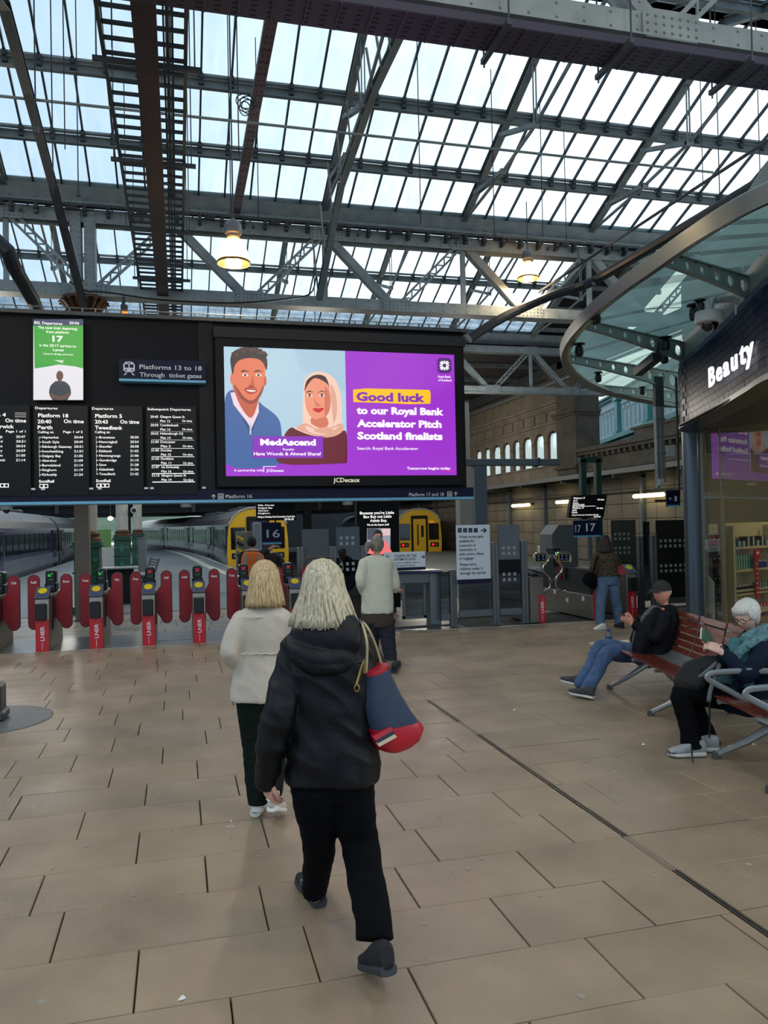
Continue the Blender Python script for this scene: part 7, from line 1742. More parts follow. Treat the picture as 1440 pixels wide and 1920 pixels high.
def head_shape(mb, c, M, k=1.0, n=40, m=30, male=False):
    LS[0] = .64
    """local: x right, y forward, z up"""
    vs = []; 
    def P3(a, t):
        x, y, z = math.sin(a)*math.cos(t), math.sin(a)*math.sin(t), math.cos(a)
        X = x*.074; Y = y*.094 - .004; Z = z*.115
        if Z < 0:
            q = -Z/.115; X *= 1-.30*q**1.6 if not male else 1-.22*q**1.7
            if Y > 0: Y *= 1-.02*q
            else: Y *= 1-.42*q**1.2
        if Y > .02:
            f_ = min(1, (Y-.02)/.05)
            g = lambda x0, z0, sx, sz: math.exp(-((X-x0)/sx)**2-((Z-z0)/sz)**2)
            dy = .020*g(0,-.022,.012,.016)+.012*g(0,-.004,.009,.022) + .005*g(0,.032,.05,.010) - .010*(g(.031,.012,.016,.012)+g(-.031,.012,.016,.012)) + .006*(g(.04,-.02,.018,.016)+g(-.04,-.02,.018,.016)) + .006*g(0,-.056,.020,.008) - .005*g(0,-.072,.02,.006) + .010*g(0,-.094,.022,.014) - .003*g(0,-.044,.01,.005)
            Y += f_*dy
        return Vector((X, Y, Z))*k
    vs.append(P3(0,0))
    for i in range(1, m):
        for q in range(n): vs.append(P3(math.pi*i/m, 2*math.pi*q/n))
    vs.append(P3(math.pi,0)); vs = [c + M @ v for v in vs]
    fs = [(0, 1+q, 1+(q+1)%n) for q in range(n)]; fs += [(1+i*n+q, 1+(i+1)*n+q, 1+(i+1)*n+(q+1)%n, 1+i*n+(q+1)%n) for i in range(m-2) for q in range(n)]
    L = len(vs)-1; fs += [(1+(m-2)*n+(q+1)%n, 1+(m-2)*n+q, L) for q in range(n)]; mb.add(vs, fs)
    for s_ in (-1, 1):      # ears
        mb.sphere(c+M @ Vector((s_*.074*k, -.008*k, -.004*k)), (.010*k,.018*k,.031*k), 10, 8, M)
        mb.sphere(c+M @ Vector((s_*.073*k, -.002*k, -.026*k)), (.008*k,.010*k,.011*k), 8, 6, M)
white_e = mat('eye_white', (225,220,212), .25); iris = mat('iris_dark', (60,52,44), .2); lipm = mat('lip_tone', (176,104,92), .5); lipf = mat('lip_rose', (170,90,86), .5)
def face_bits(parent, c, M, k=1.0, brow=None, lip=lipm, closed=False):
    off = lambda x, y, z: c + M @ Vector((x*k, y*k, z*k))
    for s_ in (-1, 1):
        m = MB(); m.sphere(off(s_*.031,.0735,.012), .0115*k, 14, 10); e = m.build('eye', white_e, parent, smooth='all')
        m = MB(); m.sphere(off(s_*.0315,.0815,.010), (.0052*k,.0052*k,.0052*k), 10, 8); m.build('iris', iris, e, smooth='all')
        m = MB(); m.tube([off(s_*.043,.079,.0155), off(s_*.031,.0865,.0205), off(s_*.018,.081,.0155)], [.0028*k,.0038*k,.0028*k], 6); m.build('upper_lid', skin_m, parent, smooth='all')
        if brow: m = MB(); m.tube([off(s_*.048,.074,.031), off(s_*.034,.086,.037), off(s_*.017,.089,.033)], [.002*k,.0036*k,.003*k], 6); m.build('eyebrow', brow, parent, smooth='all')
    m = MB(); m.tube([off(-.023,.081,-.056), off(-.012,.091,-.0535), off(0,.094,-.0545), off(.012,.091,-.0535), off(.023,.081,-.056)], [.0015*k,.0035*k,.0036*k,.0035*k,.0015*k], 6); m.tube([off(-.020,.081,-.0595), off(0,.092,-.061), off(.020,.081,-.0595)], [.0015*k,.0042*k,.0015*k], 6); m.build('lips', lip, parent, smooth='all')
skin_m = mat('skin_fair', (214,160,138), .5, 0, .08, 30, .08, 120); skin_r = mat('skin_ruddy', (206,140,116), .5, 0, .1, 30, .1, 120); skin_p = mat('skin_pale', (216,176,158), .5, 0, .08, 30, .08, 120)
def hand(mb, w, d, nrm, side, curl=.5, k=1.0, thumb=.5, spread=.06, straight=None):
    """w wrist, d palm direction, nrm back-of-hand normal, side +1: thumb towards d x nrm"""
    d = unit(d); nrm = unit(Vector(nrm)-d*d.dot(Vector(nrm))); s_ = d.cross(nrm).normalized()*side
    ls = LS[0]; LS[0] = 1.0
    limb(mb, [(w-d*.02*k, (.026*k,.019*k)), (w+d*.02*k, (.032*k,.016*k)), (w+d*.055*k, (.040*k,.0145*k)), (w+d*.085*k, (.039*k,.012*k))], 12, up=nrm)
    L = [.072,.080,.075,.058]; 
    for i in range(4):
        o = s_*((1.5-i)*.0205*k); base = w+d*.085*k+o; a = (1.5-i)*spread; dd = unit(d*math.cos(a)+s_*math.sin(a)); cu = curl if straight is None else straight[i]
        p = [base-d*.01*k]; ang = 0
        for seg, (f_, c_) in enumerate(((.45,.55),(.32,.9),(.23,.6))):
            ang += cu*c_*1.5; v = dd*math.cos(ang) - nrm*math.sin(ang); p.append(p[-1]+v*(L[i]*k*f_*(1.15 if seg == 0 else 1)))
        limb(mb, [(p[0],.0095*k),(p[1],.0088*k),(p[2],.0082*k),(p[3],.0070*k)], 8)
    b = w+d*.022*k+s_*.028*k; v1 = unit(s_*.75+d*.75-nrm*.3); v2 = unit(s_*(.35-.5*thumb)+d*.95-nrm*(.2+.5*thumb)); v3 = unit(s_*(.1-.7*thumb)+d*.9-nrm*(.3+.6*thumb))
    limb(mb, [(b-v1*.01*k,.013*k),(b+v1*.034*k,.0115*k),(b+v1*.034*k+v2*.032*k,.0098*k),(b+v1*.034*k+v2*.032*k+v3*.024*k,.008*k)], 8)
    LS[0] = ls
def shoe(name, heel, toe, par, up_m, sole_m, w_=.045, h_=.085, sole=.026, lace=None, tip=None, lift=None, up=(0,0,1), parts=True):
    """heel, toe: points at sole level"""
    heel = Vector(heel); toe = Vector(toe); f = (toe-heel).normalized(); L = (toe-heel).length; r = f.cross(Vector(up)).normalized(); u = r.cross(f).normalized()
    prof = [(0,.62),(.08,.78),(.25,.80),(.45,.82),(.65,1.0),(.82,1.0),(.94,.78),(1.0,.35)]
    def ring(t, wk, z0, z1, n=14): 
        c = heel+f*(t*L); row = []
        for q in range(n):
            a = 2*math.pi*q/n; row.append(c + r*(w_*wk*math.copysign(abs(math.cos(a))**.7, math.cos(a))) + u*((z0+z1)/2+(z1-z0)/2*math.copysign(abs(math.sin(a))**.7, math.sin(a))))
        return row
    m = MB(); m.loft([ring(t, k*1.06, 0.0+(.012*max(0,(t-.8)/.2)), sole+(.006 if t < .3 else 0)) for t, k in prof]); so = m.build('sole', sole_m, par, smooth=True)
    hh = [(0,.9),(.05,1.05),(.2,1.1),(.36,1.0),(.52,.78),(.7,.56),(.86,.45),(.97,.32)]
    kk = [.5,.7,.74,.74,.82,.95,.9,.62]
    m = MB(); m.loft([ring(t, k_, sole*.6, sole*.6+h_*h) for (t, h), k_ in zip(hh, kk)]); s_ = m.build(name, up_m, par, smooth=True)
    if lace:
        for q in range(4):
            t = .40+q*.075; c = heel+f*(t*L); z = sole*.6+h_*(.98-.13*q)*.96; m = MB(); m.tube([c-r*w_*.42+u*(z-.008), c+u*(z+.003), c+r*w_*.42+u*(z-.008)], .0028, 5); m.build('lace', lace, s_)
    if tip: m = MB(); m.loft([ring(t, k_*1.03, sole*.7, sole*.6+h_*h*.62) for t, h, k_ in ((.84,.45,.92),(.93,.40,.76),(1.0,.28,.5))]); m.build('toe_cap', tip, s_, smooth=True)
    return s_
def hair_material(name, c, c2, rough=.45):
    m = mat(name, c, rough, 0, .0, 1, 0, 1, spec=.35); n = m.node_tree; b = n.nodes['Principled BSDF']
    t = n.nodes.new('ShaderNodeTexCoord'); mp = n.nodes.new('ShaderNodeMapping'); mp.inputs['Scale'].default_value = (90,90,5); k = n.nodes.new('ShaderNodeTexNoise'); k.inputs['Scale'].default_value = 1.6; k.inputs['Detail'].default_value = 4
    n.links.new(t.outputs['Object'], mp.inputs[0]); n.links.new(mp.outputs[0], k.inputs['Vector']); r = n.nodes.new('ShaderNodeValToRGB'); r.color_ramp.elements[0].position = .32; r.color_ramp.elements[1].position = .68; r.color_ramp.elements[0].color = lin(c2); r.color_ramp.elements[1].color = lin(c)
    n.links.new(k.outputs['Fac'], r.inputs[0]); n.links.new(r.outputs[0], b.inputs['Base Color']); bp = n.nodes.new('ShaderNodeBump'); bp.inputs['Strength'].default_value = .5; bp.inputs['Distance'].default_value = .004; n.links.new(k.outputs['Fac'], bp.inputs['Height']); n.links.new(bp.outputs[0], b.inputs['Normal'])
    return m
def long_hair(parent, c, M, m_, length, flare=.05, k=1.0, locks=150, face_gap=.75, seed=1, wave=.006, part_x=0.0, back=.0, taper=1.0):
    """straight hair falling from a crown parting: base shell plus locks; c head centre, length: drop below head centre"""
    rnd = random.Random(seed); mb = MB()
    def path(th, jit=0.0, ln=1.0):
        # th: 0 = right side, pi/2 = front, -pi/2 = back
        ct, st_ = math.cos(th), math.sin(th); pts = []
        for i in range(5):
            a = i/4*math.pi/2*.96; rx = (.081+.004)*math.sin(a); ry = (.101+.004)*math.sin(a)
            pts.append(Vector((ct*rx+part_x*(1-i/4)*.0, st_*ry-.006, .120*math.cos(a)+.004)))
        drop = length*ln
        for i in range(1, 7):
            f_ = i/6; z = .01 - drop*f_; sp = flare*f_**1.2; pts.append(Vector((ct*(.086+sp), st_*(.106+sp*.7)-.006-back*f_, z)))
        return [c + M @ (p*k + Vector((jit*wave*math.sin(6*i/11+jit*7), jit*wave*math.cos(5*i/11+jit*3), 0))*k) for i, p in enumerate(pts)]
    lo, hi = math.pi/2+face_gap, 2*math.pi+math.pi/2-face_gap
    # base shell
    N_ = 40; ro = [path(lo+(hi-lo)*q/N_) for q in range(N_+1)]; ri = [[c+(p-c)*.90 for p in row] for row in ro]
    vs = [p for row in ro for p in row]+[p for row in ri for p in row]; w_ = len(ro[0]); o2 = (N_+1)*w_; fs = []
    for q in range(N_):
        for i in range(w_-1): a = q*w_+i; b = (q+1)*w_+i; fs += [(a,b,b+1,a+1),(o2+a,o2+a+1,o2+b+1,o2+b)]
        a = q*w_+w_-1; b = (q+1)*w_+w_-1; fs.append((a,b,o2+b,o2+a))
    mb.add(vs, fs)
    for q in range(locks):
        th = lo+(hi-lo)*(q+rnd.random())/locks; j = rnd.uniform(-1,1); ln = 1+rnd.uniform(-.10,.06)*1.0
        pts = path(th, j, ln); st_i = 0; r0 = .0085*k*rnd.uniform(.8,1.3)
        mb.tube(pts, [(r0*a_, r0*.42*a_) for a_ in (.3,.8,1,1,1,1,1,1,.95,.8,.25)], 6, up=M @ Vector((math.cos(th), math.sin(th), 0)))
    o = mb.build('hair', m_, parent, smooth='all'); return o
def short_hair(parent, c, M, m_, k=1.0, thick=.012, low=-.03, front=.055, vox=.006, folds=(.004,60,60), extra=None, back_low=-.05):
    """cap of short hair"""
    mb = MB(); n, m = 40, 24; vs = []; 
    def z_lim(t):
        st_ = math.sin(t); return front if st_ > .45 else (low if st_ > -.3 else back_low)
    out_, inn_ = [], []
    for i in range(m+1):
        for q in range(n):
            t = 2*math.pi*q/n; zl = front*.5*(1+math.tanh((math.sin(t)-.35)*8)) + (low if math.sin(t) > -.2 else back_low)*.5*(1-math.tanh((math.sin(t)-.35)*8))
            amax = math.acos(max(-1, min(1, zl/.118))); a = amax*i/m; e = thick*(1-.5*(i/m)**3)
            out_.append(Vector(((.076+e)*math.sin(a)*math.cos(t), (.096+e)*math.sin(a)*math.sin(t)-.004, (.116+e)*math.cos(a)))*k)
            inn_.append(Vector(((.070)*math.sin(a)*math.cos(t), (.088)*math.sin(a)*math.sin(t)-.004, (.108)*math.cos(a)))*k)
    vs = [c + M @ v for v in out_+inn_]; o2 = len(out_); fs = []
    for i in range(m):
        for q in range(n): a, b = i*n+q, i*n+(q+1)%n; fs += [(a,b,b+n,a+n),(o2+a,o2+a+n,o2+b+n,o2+b)]
    for q in range(n): a, b = m*n+q, m*n+(q+1)%n; fs.append((a,b,o2+b,o2+a))
    mb.add(vs, fs)
    if extra: extra(mb)
    return solid('hair', mb, m_, parent, vox, 1, folds)
# ------------------------------------------------------------------ grey-blonde woman in the black anorak, walking away (nearest)
def R(px, Y): return px*S(Y)
blk_j = mat('anorak_navy_black', (9,12,19), .5, 0, .12, 6, .2, 60, spec=.28); blk_t = mat('trousers_black', (6,8,13), .85, 0, .1, 10, .2, 150, spec=.12)
Y = 3.28; nw = root('person', 'woman with ash-blonde hair in a black hooded anorak walking away, blue tote on her shoulder', 'person', (0.6,3.3,0)); rn = R(1, Y)
fwd = Vector((.27,.96,0)).normalized(); wr_ = Vector((fwd.y,-fwd.x,0)); C = J(606,1103,Y+.03); M_ = frame(fwd+Vector((0,0,-.12)))
mb = MB(); head_shape(mb, C, M_, .98); limb(mb, [(C+Vector((0,0,-.06)),.055),(J(608,1170,Y),.058)], 14)
rings(mb, [(J(612,1165,Y),.06,.05),(J(614,1190,Y),.15,.08),(J(616,1240,Y),.17,.10),(J(620,1340,Y),.14,.09),(J(622,1440,Y+.02),.16,.10)], wr_)
sh, el, wri = J(549,1212,Y), J(522,1335,Y-.06), J(503,1452,Y+.02)
limb(mb, [(sh,.05),(el,.038),(wri,.027)])
hd = unit(J(502,1500,Y+.04)-wri); hand(mb, wri+hd*.012, hd, unit(-wr_*.75-fwd*.55), -1, .62, .96, .5)
sh2, el2, w2 = J(688,1212,Y+.02), J(712,1300,Y+.06), J(706,1290,Y+.30); limb(mb, [(sh2,.05),(el2,.038),(w2,.027)]); hand(mb, w2, unit((0,.9,.3)), (1,0,0), 1, 1.1, .95)
for p in (((592,1470,Y),(597,1575,Y+.12),(592,1682,3.60)),((653,1470,Y),(672,1590,Y-.02),(712,1750,2.98))):
    a, b, c = [J(*q) for q in p]; limb(mb, [(a,.075),(b,.052),(c,.038)])
solid('body', mb, skin_m, nw, .0055, 2)
# trousers
mb = MB()
rings(mb, [(J(592,1466,Y),R(46,Y),.115),(J(594,1510,Y+.03),R(40,Y),.10),(J(599,1580,Y+.11),R(31,Y),.075),(J(594,1635,3.5),R(25,3.5),.060),(J(590,1670,3.57),R(23,3.5),.055)], wr_)
rings(mb, [(J(653,1466,Y),R(48,Y),.115),(J(660,1510,Y),R(41,Y),.10),(J(674,1580,Y),R(35,Y),.078),(J(686,1650,3.15),R(35,3.1),.072),(J(698,1718,3.02),R(34,3.0),.066),(J(702,1762,2.97),R(34,2.98),.062)], wr_)
rings(mb, [(J(621,1400,Y),R(70,Y),.12),(J(622,1455,Y),R(78,Y),.125),(J(622,1492,Y),R(68,Y),.10)], wr_)
solid('trousers', mb, blk_t, nw, .009, 3, (.007,5,14,.5))
# anorak
mb = MB()
rings(mb, [(J(612,1168,Y),R(36,Y),.07),(J(613,1186,Y),R(68,Y),.095),(J(614,1206,Y),R(84,Y),.115),(J(617,1245,Y),R(86,Y),.125),(J(620,1310,Y),R(83,Y),.13),(J(622,1370,Y),R(84,Y),.14),(J(623,1420,Y),R(85,Y),.15),(J(622,1455,Y),R(85,Y),.152),(J(620,1466,Y),R(81,Y),.148)], wr_)
limb(mb, [(J(556,1212,Y),R(25,Y)),(J(543,1262,Y),(R(29,Y),R(25,Y))),(J(524,1335,Y-.05),(R(29,Y),R(25,Y))),(J(509,1400,Y-.02),R(26,Y)),(J(502,1450,Y+.02),R(21,Y)),(J(500,1462,Y+.02),R(19,Y))])
limb(mb, [(J(680,1212,Y),R(27,Y)),(J(700,1262,Y+.05),R(28,Y)),(J(712,1304,Y+.08),R(25,Y)),(J(708,1290,Y+.28),R(18,Y))])
rings(mb, [(J(608,1150,Y+.01),.062,.06),(J(610,1172,Y),.085,.075)], wr_)
solid('anorak', mb, blk_j, nw, .0075, 2, (.016,8,5,1.1))
mb = MB()           # folded hood lying on the shoulders
bk = -fwd*.10
for q in range(2):
    limb(mb, [(J(548+q*8,1200,Y)+bk*.3,.028),(J(566,1214+q*10,Y)+bk*.9,.034),(J(600,1226+q*13,Y)+bk*1.25,.040),(J(640,1224+q*13,Y)+bk*1.25,.040),(J(668,1206+q*8,Y)+bk*.8,.036),(J(676,1180,Y)+bk*.2,.028)])
rings(mb, [(J(612,1158,Y)+bk*.3,R(56,Y),.05),(J(614,1180,Y)+bk*.7,R(62,Y),.06),(J(616,1205,Y)+bk*.9,R(60,Y),.05),(J(618,1226,Y)+bk*1.0,R(40,Y),.03)], wr_)
solid('hood', mb, blk_j, nw, .007, 3, (.008,9,9,.6))
m = MB(); m.tube([J(q,1240+(q-545)*.02,Y-.135) for q in range(560,690,12)], .004, 5); m.build('yoke_seam', blk_j, nw)
hm = hair_material('hair_ash_blonde', (214,206,178), (150,138,112)); long_hair(nw, C, frame(fwd), hm, .155, .055, 1.02, 210, .62, 2, .008, back=.02)
# sunglasses on top of the head
tort = mat('tortoise_frame', (46,34,28), .2, 0, .5, 60)
m = MB(); q = C+Vector((0,0,.125)); lens = MB()
for s_ in (-1,1): 
    c = q+wr_*(s_*.036)+fwd*.035; m.tube([c+wr_*(.030*math.cos(t))+fwd*(.018*math.sin(t))+Vector((0,0,.010*math.sin(t)*0+.004)) for t in [2*math.pi*i/16 for i in range(17)]], .004, 6); m.tube([c+wr_*(s_*.030), c+wr_*(s_*.048)-fwd*.03+Vector((0,0,-.02)), c+wr_*(s_*.052)-fwd*.08+Vector((0,0,-.05))], .003, 5); lens.lathe([(.027,.002),(.02,.006)], c, 14, sy=.6)
g_ = m.build('sunglasses', tort, nw, smooth='all'); lens.build('lens', mat('lens_dark', (30,24,22), .1), g_)
rub = mat('sole_grey_rubber', (46,50,56), .7); shk = mat('shoe_black_knit', (20,22,25), .8, 0, .1, 60, .3, 300)
h_, t_ = G(601,1703), G(566,1652); s1 = shoe('shoe', h_+Vector((0,0,.002)), t_+Vector((0,0,.002)), nw, shk, rub, .050, .088, .034); m = MB(); mid = h_.lerp(t_,.35); m.bbox(mid+Vector((-.062,-.012,.07)), mid+Vector((-.050,.012,.095)), .002); m.build('logo_patch', mat('patch_grey', (90,96,104), .6), s1)
tt = G(688,1818); hh = J(731,1778,2.80); hh.z = .10; d_ = (hh-tt).normalized(); shoe('shoe', tt+d_*.265+Vector((0,0,.004)), tt+Vector((0,0,.006)), nw, shk, rub, .050, .09, .034)
m = MB(); c = wri+hd*.075+wr_*.005; m.tube([c+unit(wr_)*.0125*math.cos(t)+unit(hd.cross(wr_))*.0125*math.sin(t) for t in [2*math.pi*i/12 for i in range(13)]], .0018, 5); m.build('ring', mat('silver_ring', (200,200,200), .15, 1), nw)
# tote bag
denim = mat('tote_blue_fabric', (40,58,80), .8, 0, .12, 30, .4, 260); redl = mat('tote_red_leather', (176,24,44), .35, 0, .08, 12); strap = mat('strap_tan', (176,160,124), .5); navl = mat('tote_navy_leather', (26,30,48), .4)
bag = root('tote_bag', 'dark blue tote bag with red base and tan straps on the nearest woman\'s shoulder', 'bag', J(730,1405,3.2)); Yb = 3.16
def bring(pts, dep, dm=0):
    return pts
# outline levels: (px_left, py_left, px_right, py_right, depth)
lv = [(683,1262,718,1246,.045),(682,1290,728,1268,.055),(681,1320,744,1300,.062),(686,1345,762,1328,.068),(696,1372,780,1352,.070)]
lvr = [(692,1366,778,1347,.072),(698,1388,786,1360,.072),(710,1405,778,1382,.066),(724,1410,764,1394,.05)]
def bagloft(L, grow=0):
    out_ = []
    for (x0, y0, x1, y1, dp) in L:
        a, b = J(x0, y0, Yb), J(x1, y1, Yb+.06); c = (a+b)/2; ax = (b-a)/2; ax *= (1+grow); dv = Vector((ax.y,-ax.x,0)).normalized()*-1; row = []
        for k in range(24):
            t = 2*math.pi*k/24; row.append(c + ax*math.copysign(abs(math.cos(t))**.6, math.cos(t)) + dv*((dp+grow*.1)*math.copysign(abs(math.sin(t))**.6, math.sin(t))))
        out_.append(row)
    return out_
m = MB(); m.loft(bagloft(lv)); bb_ = m.build('bag_body', denim, bag, smooth=True)
m = MB(); m.loft(bagloft(lvr, .02)); m.build('red_base', redl, bag, smooth=True)
m = MB(); m.loft([[p+Vector((0,0,.008)) for p in bagloft(lv[:1], .05)[0]], bagloft(lv[:1], .05)[0], [p-Vector((0,0,.012)) for p in bagloft(lv[:1], .04)[0]]]); m.build('red_trim', redl, bag)
for i, (k_, mm) in enumerate(((0, redl), (1, navl), (2, mat('gold_band', (196,184,150), .3, .5)))):
    o = Vector((0,-.078,0)); a, b = J(690+k_*3.5,1372+k_*6.0,Yb), J(723+k_*3.4,1354+k_*6.2,Yb+.02); m = MB(); m.prism([a+o, b+o, b+o+Vector((.012,0,-.016)), a+o+Vector((.012,0,-.016))], (0,.02,0)); m.build('leather_stripe', mm, bag)
for pts in ([(686,1262,3.10),(688,1235,3.11),(688,1205,3.10),(682,1178,3.14),(676,1166,3.24),(676,1175,3.36)],[(716,1250,3.22),(706,1215,3.2),(692,1182,3.16),(680,1166,3.22),(678,1172,3.36)]):
    m = MB(); m.tube(smooth_curve([J(*q) for q in pts], 4, False), [(.0055,.0025)]*(4*(len(pts)-1)+1), 6, up=(0,1,0)); m.build('strap', strap, bag, smooth='all')
m = MB(); m.tube([J(684,1236,3.09), J(684,1262,3.09)], .006, 6); c = J(669,1290,3.10); m.tube([c+Vector((.010*math.cos(t),0,.014*math.sin(t))) for t in [2*math.pi*i/12 for i in range(13)]], .0025, 5); m.tube([c+Vector((0,0,.014)), J(676,1258,3.1), J(684,1236,3.09)], .005, 5); m.build('buckle', mat('gold_buckle', (190,160,90), .25, .9), bag)
# ------------------------------------------------------------------ blonde woman in the cream jacket
Y = 4.78; bw_ = root('person', 'blonde woman in a cream drawstring jacket and dark green trousers, walking ahead', 'person', (.42,4.8,0)); fwd = Vector((.22,.97,0)).normalized(); wr_ = Vector((fwd.y,-fwd.x,0))
cream_j = mat('jacket_cream', (192,184,170), .8, 0, .05, 8, .3, 160); grn = mat('trousers_dark_green', (16,28,24), .85, 0, .1, 12, .2, 120, spec=.15)
C = J(497,1087,Y+.02); mb = MB(); M_ = frame(fwd+Vector((.35,0,0))); head_shape(mb, C, M_, .98); limb(mb, [(C+Vector((0,0,-.06)),.05),(J(496,1142,Y),.052)])
rings(mb, [(J(495,1138,Y),.06,.05),(J(494,1160,Y),.14,.08),(J(490,1220,Y),.11,.08),(J(490,1300,Y),.15,.10)], wr_)
sh, el, wri = J(450,1163,Y), J(430,1222,Y-.05), J(450,1248,Y+.10); limb(mb, [(sh,.042),(el,.034),(wri,.026)]); hand(mb, wri, unit((.6,.6,-.4)), (-.5,-.5,.6), 1, .6, .9)
sh2, el2, w2 = J(538,1163,Y), J(556,1225,Y+.05), J(545,1275,Y+.15); limb(mb, [(sh2,.042),(el2,.034),(w2,.026)]); hand(mb, w2, unit((0,.4,-.9)), (1,0,0), 1, .5, .9)
limb(mb, [(J(477,1300,Y),.07),(J(478,1400,Y+.02),.05),(J(484,1515,Y+.02),.036)]); limb(mb, [(J(512,1300,Y),.07),(J(514,1400,Y+.06),.05),(J(513,1490,Y-.12),.036)])
solid('body', mb, skin_m, bw_, .008, 2)
mb = MB(); rings(mb, [(J(475,1296,Y),R(31,Y),.105),(J(474,1330,Y),R(27,Y),.09),(J(475,1400,Y+.03),R(19,Y),.066),(J(480,1460,Y+.02),R(19,Y),.058),(J(484,1508,Y),R(16.5,Y),.052)], wr_)
rings(mb, [(J(512,1296,Y),R(30,Y),.105),(J(514,1335,Y),R(26,Y),.09),(J(516,1400,Y+.05),R(20,Y),.066),(J(514,1450,Y-.02),R(18,Y),.058),(J(512,1488,Y-.12),R(16,Y),.052)], wr_)
rings(mb, [(J(493,1262,Y),R(46,Y),.11),(J(493,1305,Y),R(50,Y),.12),(J(493,1325,Y),R(42,Y),.10)], wr_); solid('trousers', mb, grn, bw_, .010, 2, (.006,7,16,.4))
mb = MB(); rings(mb, [(J(496,1136,Y),R(24,Y),.06),(J(495,1146,Y),R(44,Y),.08),(J(493,1160,Y),R(51,Y),.10),(J(491,1195,Y),R(47,Y),.105),(J(489,1224,Y),R(40,Y),.10),(J(489,1232,Y),R(42,Y),.105),(J(490,1265,Y),R(50,Y),.12),(J(490,1300,Y),R(54,Y),.135),(J(490,1310,Y),R(54,Y),.135)], wr_)
limb(mb, [(J(452,1162,Y),R(17,Y)),(J(438,1195,Y-.03),R(17,Y)),(J(430,1224,Y-.05),R(15,Y)),(J(440,1242,Y+.02),R(13,Y)),(J(449,1246,Y+.09),R(12,Y))]); limb(mb, [(J(534,1162,Y),R(17,Y)),(J(548,1195,Y+.02),R(17,Y)),(J(556,1228,Y+.05),R(15,Y)),(J(549,1262,Y+.12),R(12,Y))])
jk = solid('jacket', mb, cream_j, bw_, .009, 2, (.008,7,6,.8))
m = MB(); m.tube([J(q,1226+3*math.sin(q*.35)*.3,Y-.112) for q in range(452,528,4)], .006, 6); m.build('waist_drawstring', cream_j, jk); m = MB(); m.tube([J(q,1158+abs(q-492)*.03,Y-.10) for q in range(455,532,6)], .004, 5); m.build('yoke_seam', cream_j, jk)
hm2 = hair_material('hair_honey_blonde', (218,196,152), (150,120,80)); long_hair(bw_, C, frame(fwd+Vector((.2,0,0))), hm2, .165, .035, .98, 150, .75, 4, .006)
snk = mat('sneaker_cream', (206,200,184), .6, 0, .1, 20); snw = mat('sneaker_white_sole', (226,224,214), .5); sock = mat('white_sock', (225,225,220), .8)
h_, t_ = G(478,1533), G(499,1497); shoe('sneaker', h_+Vector((0,0,.002)), t_+Vector((0,0,.002)), bw_, snk, snw, .044, .085, .034, tip=mat('sneaker_tan', (170,150,120), .6))
tt = G(528,1527); hh = J(497,1494,Y-.28); hh.z = .15; d_ = (hh-tt).normalized(); shoe('sneaker', tt+d_*.25, tt+Vector((0,0,.01)), bw_, snk, snw, .044, .085, .030, tip=mat('sneaker_tan', (170,150,120), .6))
for a in ((484,1512,Y),(512,1492,Y-.14)): m = MB(); p = J(*a); m.lathe([(.040,-.02),(.038,.03)], p, 14); m.build('sock', sock, bw_, smooth=True)
# ------------------------------------------------------------------ man in the cream sweatshirt
Y = 9.9; mw = root('person', 'grey-haired man with a small bun in a cream sweatshirt at the glass screens', 'person', (2.5,9.9,0)); fwd = Vector((.38,.92,0)).normalized(); wr_ = Vector((fwd.y,-fwd.x,0))
swt = mat('sweatshirt_cream', (204,204,186), .85, 0, .04, 6, .3, 120); nvt = mat('trousers_navy', (28,32,44), .8, 0, .1, 8, .2, 100)
C = J(707,1022,Y); mb = MB(); head_shape(mb, C, frame(fwd+Vector((.35,0,0))), 1.02, male=True); limb(mb, [(C+Vector((0,0,-.06)),.06),(J(705,1046,Y),.062)])
rings(mb, [(J(705,1044,Y),.07,.06),(J(705,1056,Y),.17,.10),(J(706,1100,Y),.16,.11),(J(708,1160,Y),.15,.11)], wr_)
limb(mb, [(J(681,1056,Y),.05),(J(676,1090,Y-.05),.04),(J(682,1112,Y+.15),.03)]); hand(mb, J(682,1112,Y+.15), unit((.3,.8,0)), (0,0,1), 1, .6)
limb(mb, [(J(731,1056,Y),.05),(J(739,1090,Y),.042),(J(744,1107,Y+.05),.03)]); hand(mb, J(744,1108,Y+.05), unit((.6,.7,.1)), (0,0,1), -1, .5)
for a in ((694,1165),(722,1165)): limb(mb, [(J(*a,Y),.085),(J(a[0]+5,1210,Y+(.1 if a[0]<700 else -.05)),.06),(J(a[0]+(6 if a[0]<700 else 12),1258,Y-(.0 if a[0] < 700 else .1)),.045)])
solid('body', mb, skin_m, mw, .011, 2)
mb = MB(); rings(mb, [(J(705,1041,Y),R(9,Y),.06),(J(705,1047,Y),R(24,Y),.09),(J(705,1058,Y),R(31,Y),.115),(J(706,1090,Y),R(29,Y),.125),(J(708,1125,Y),R(29.5,Y),.135),(J(708,1145,Y),R(30.5,Y),.135),(J(708,1150,Y),R(28.5,Y),.125)], wr_)
limb(mb, [(J(683,1058,Y),R(11,Y)),(J(677,1078,Y-.03),R(10,Y)),(J(676,1093,Y-.05),R(9,Y)),(J(681,1110,Y+.12),R(7,Y))]); limb(mb, [(J(729,1057,Y),R(11,Y)),(J(737,1078,Y),R(10,Y)),(J(741,1096,Y),R(9.5,Y)),(J(741,1106,Y+.04),R(6.5,Y))])
solid('sweatshirt', mb, swt, mw, .011, 2, (.010,6,6,.6))
mb = MB(); rings(mb, [(J(708,1140,Y),R(28,Y),.13),(J(709,1166,Y),R(30,Y),.135),(J(711,1172,Y),R(24,Y),.12)], wr_); solid('camouflage_shirt_hem', mb, mat('camo_brown', (92,66,58), .8, 0, .5, 24, c2=(58,54,44)), mw, .011, 2)
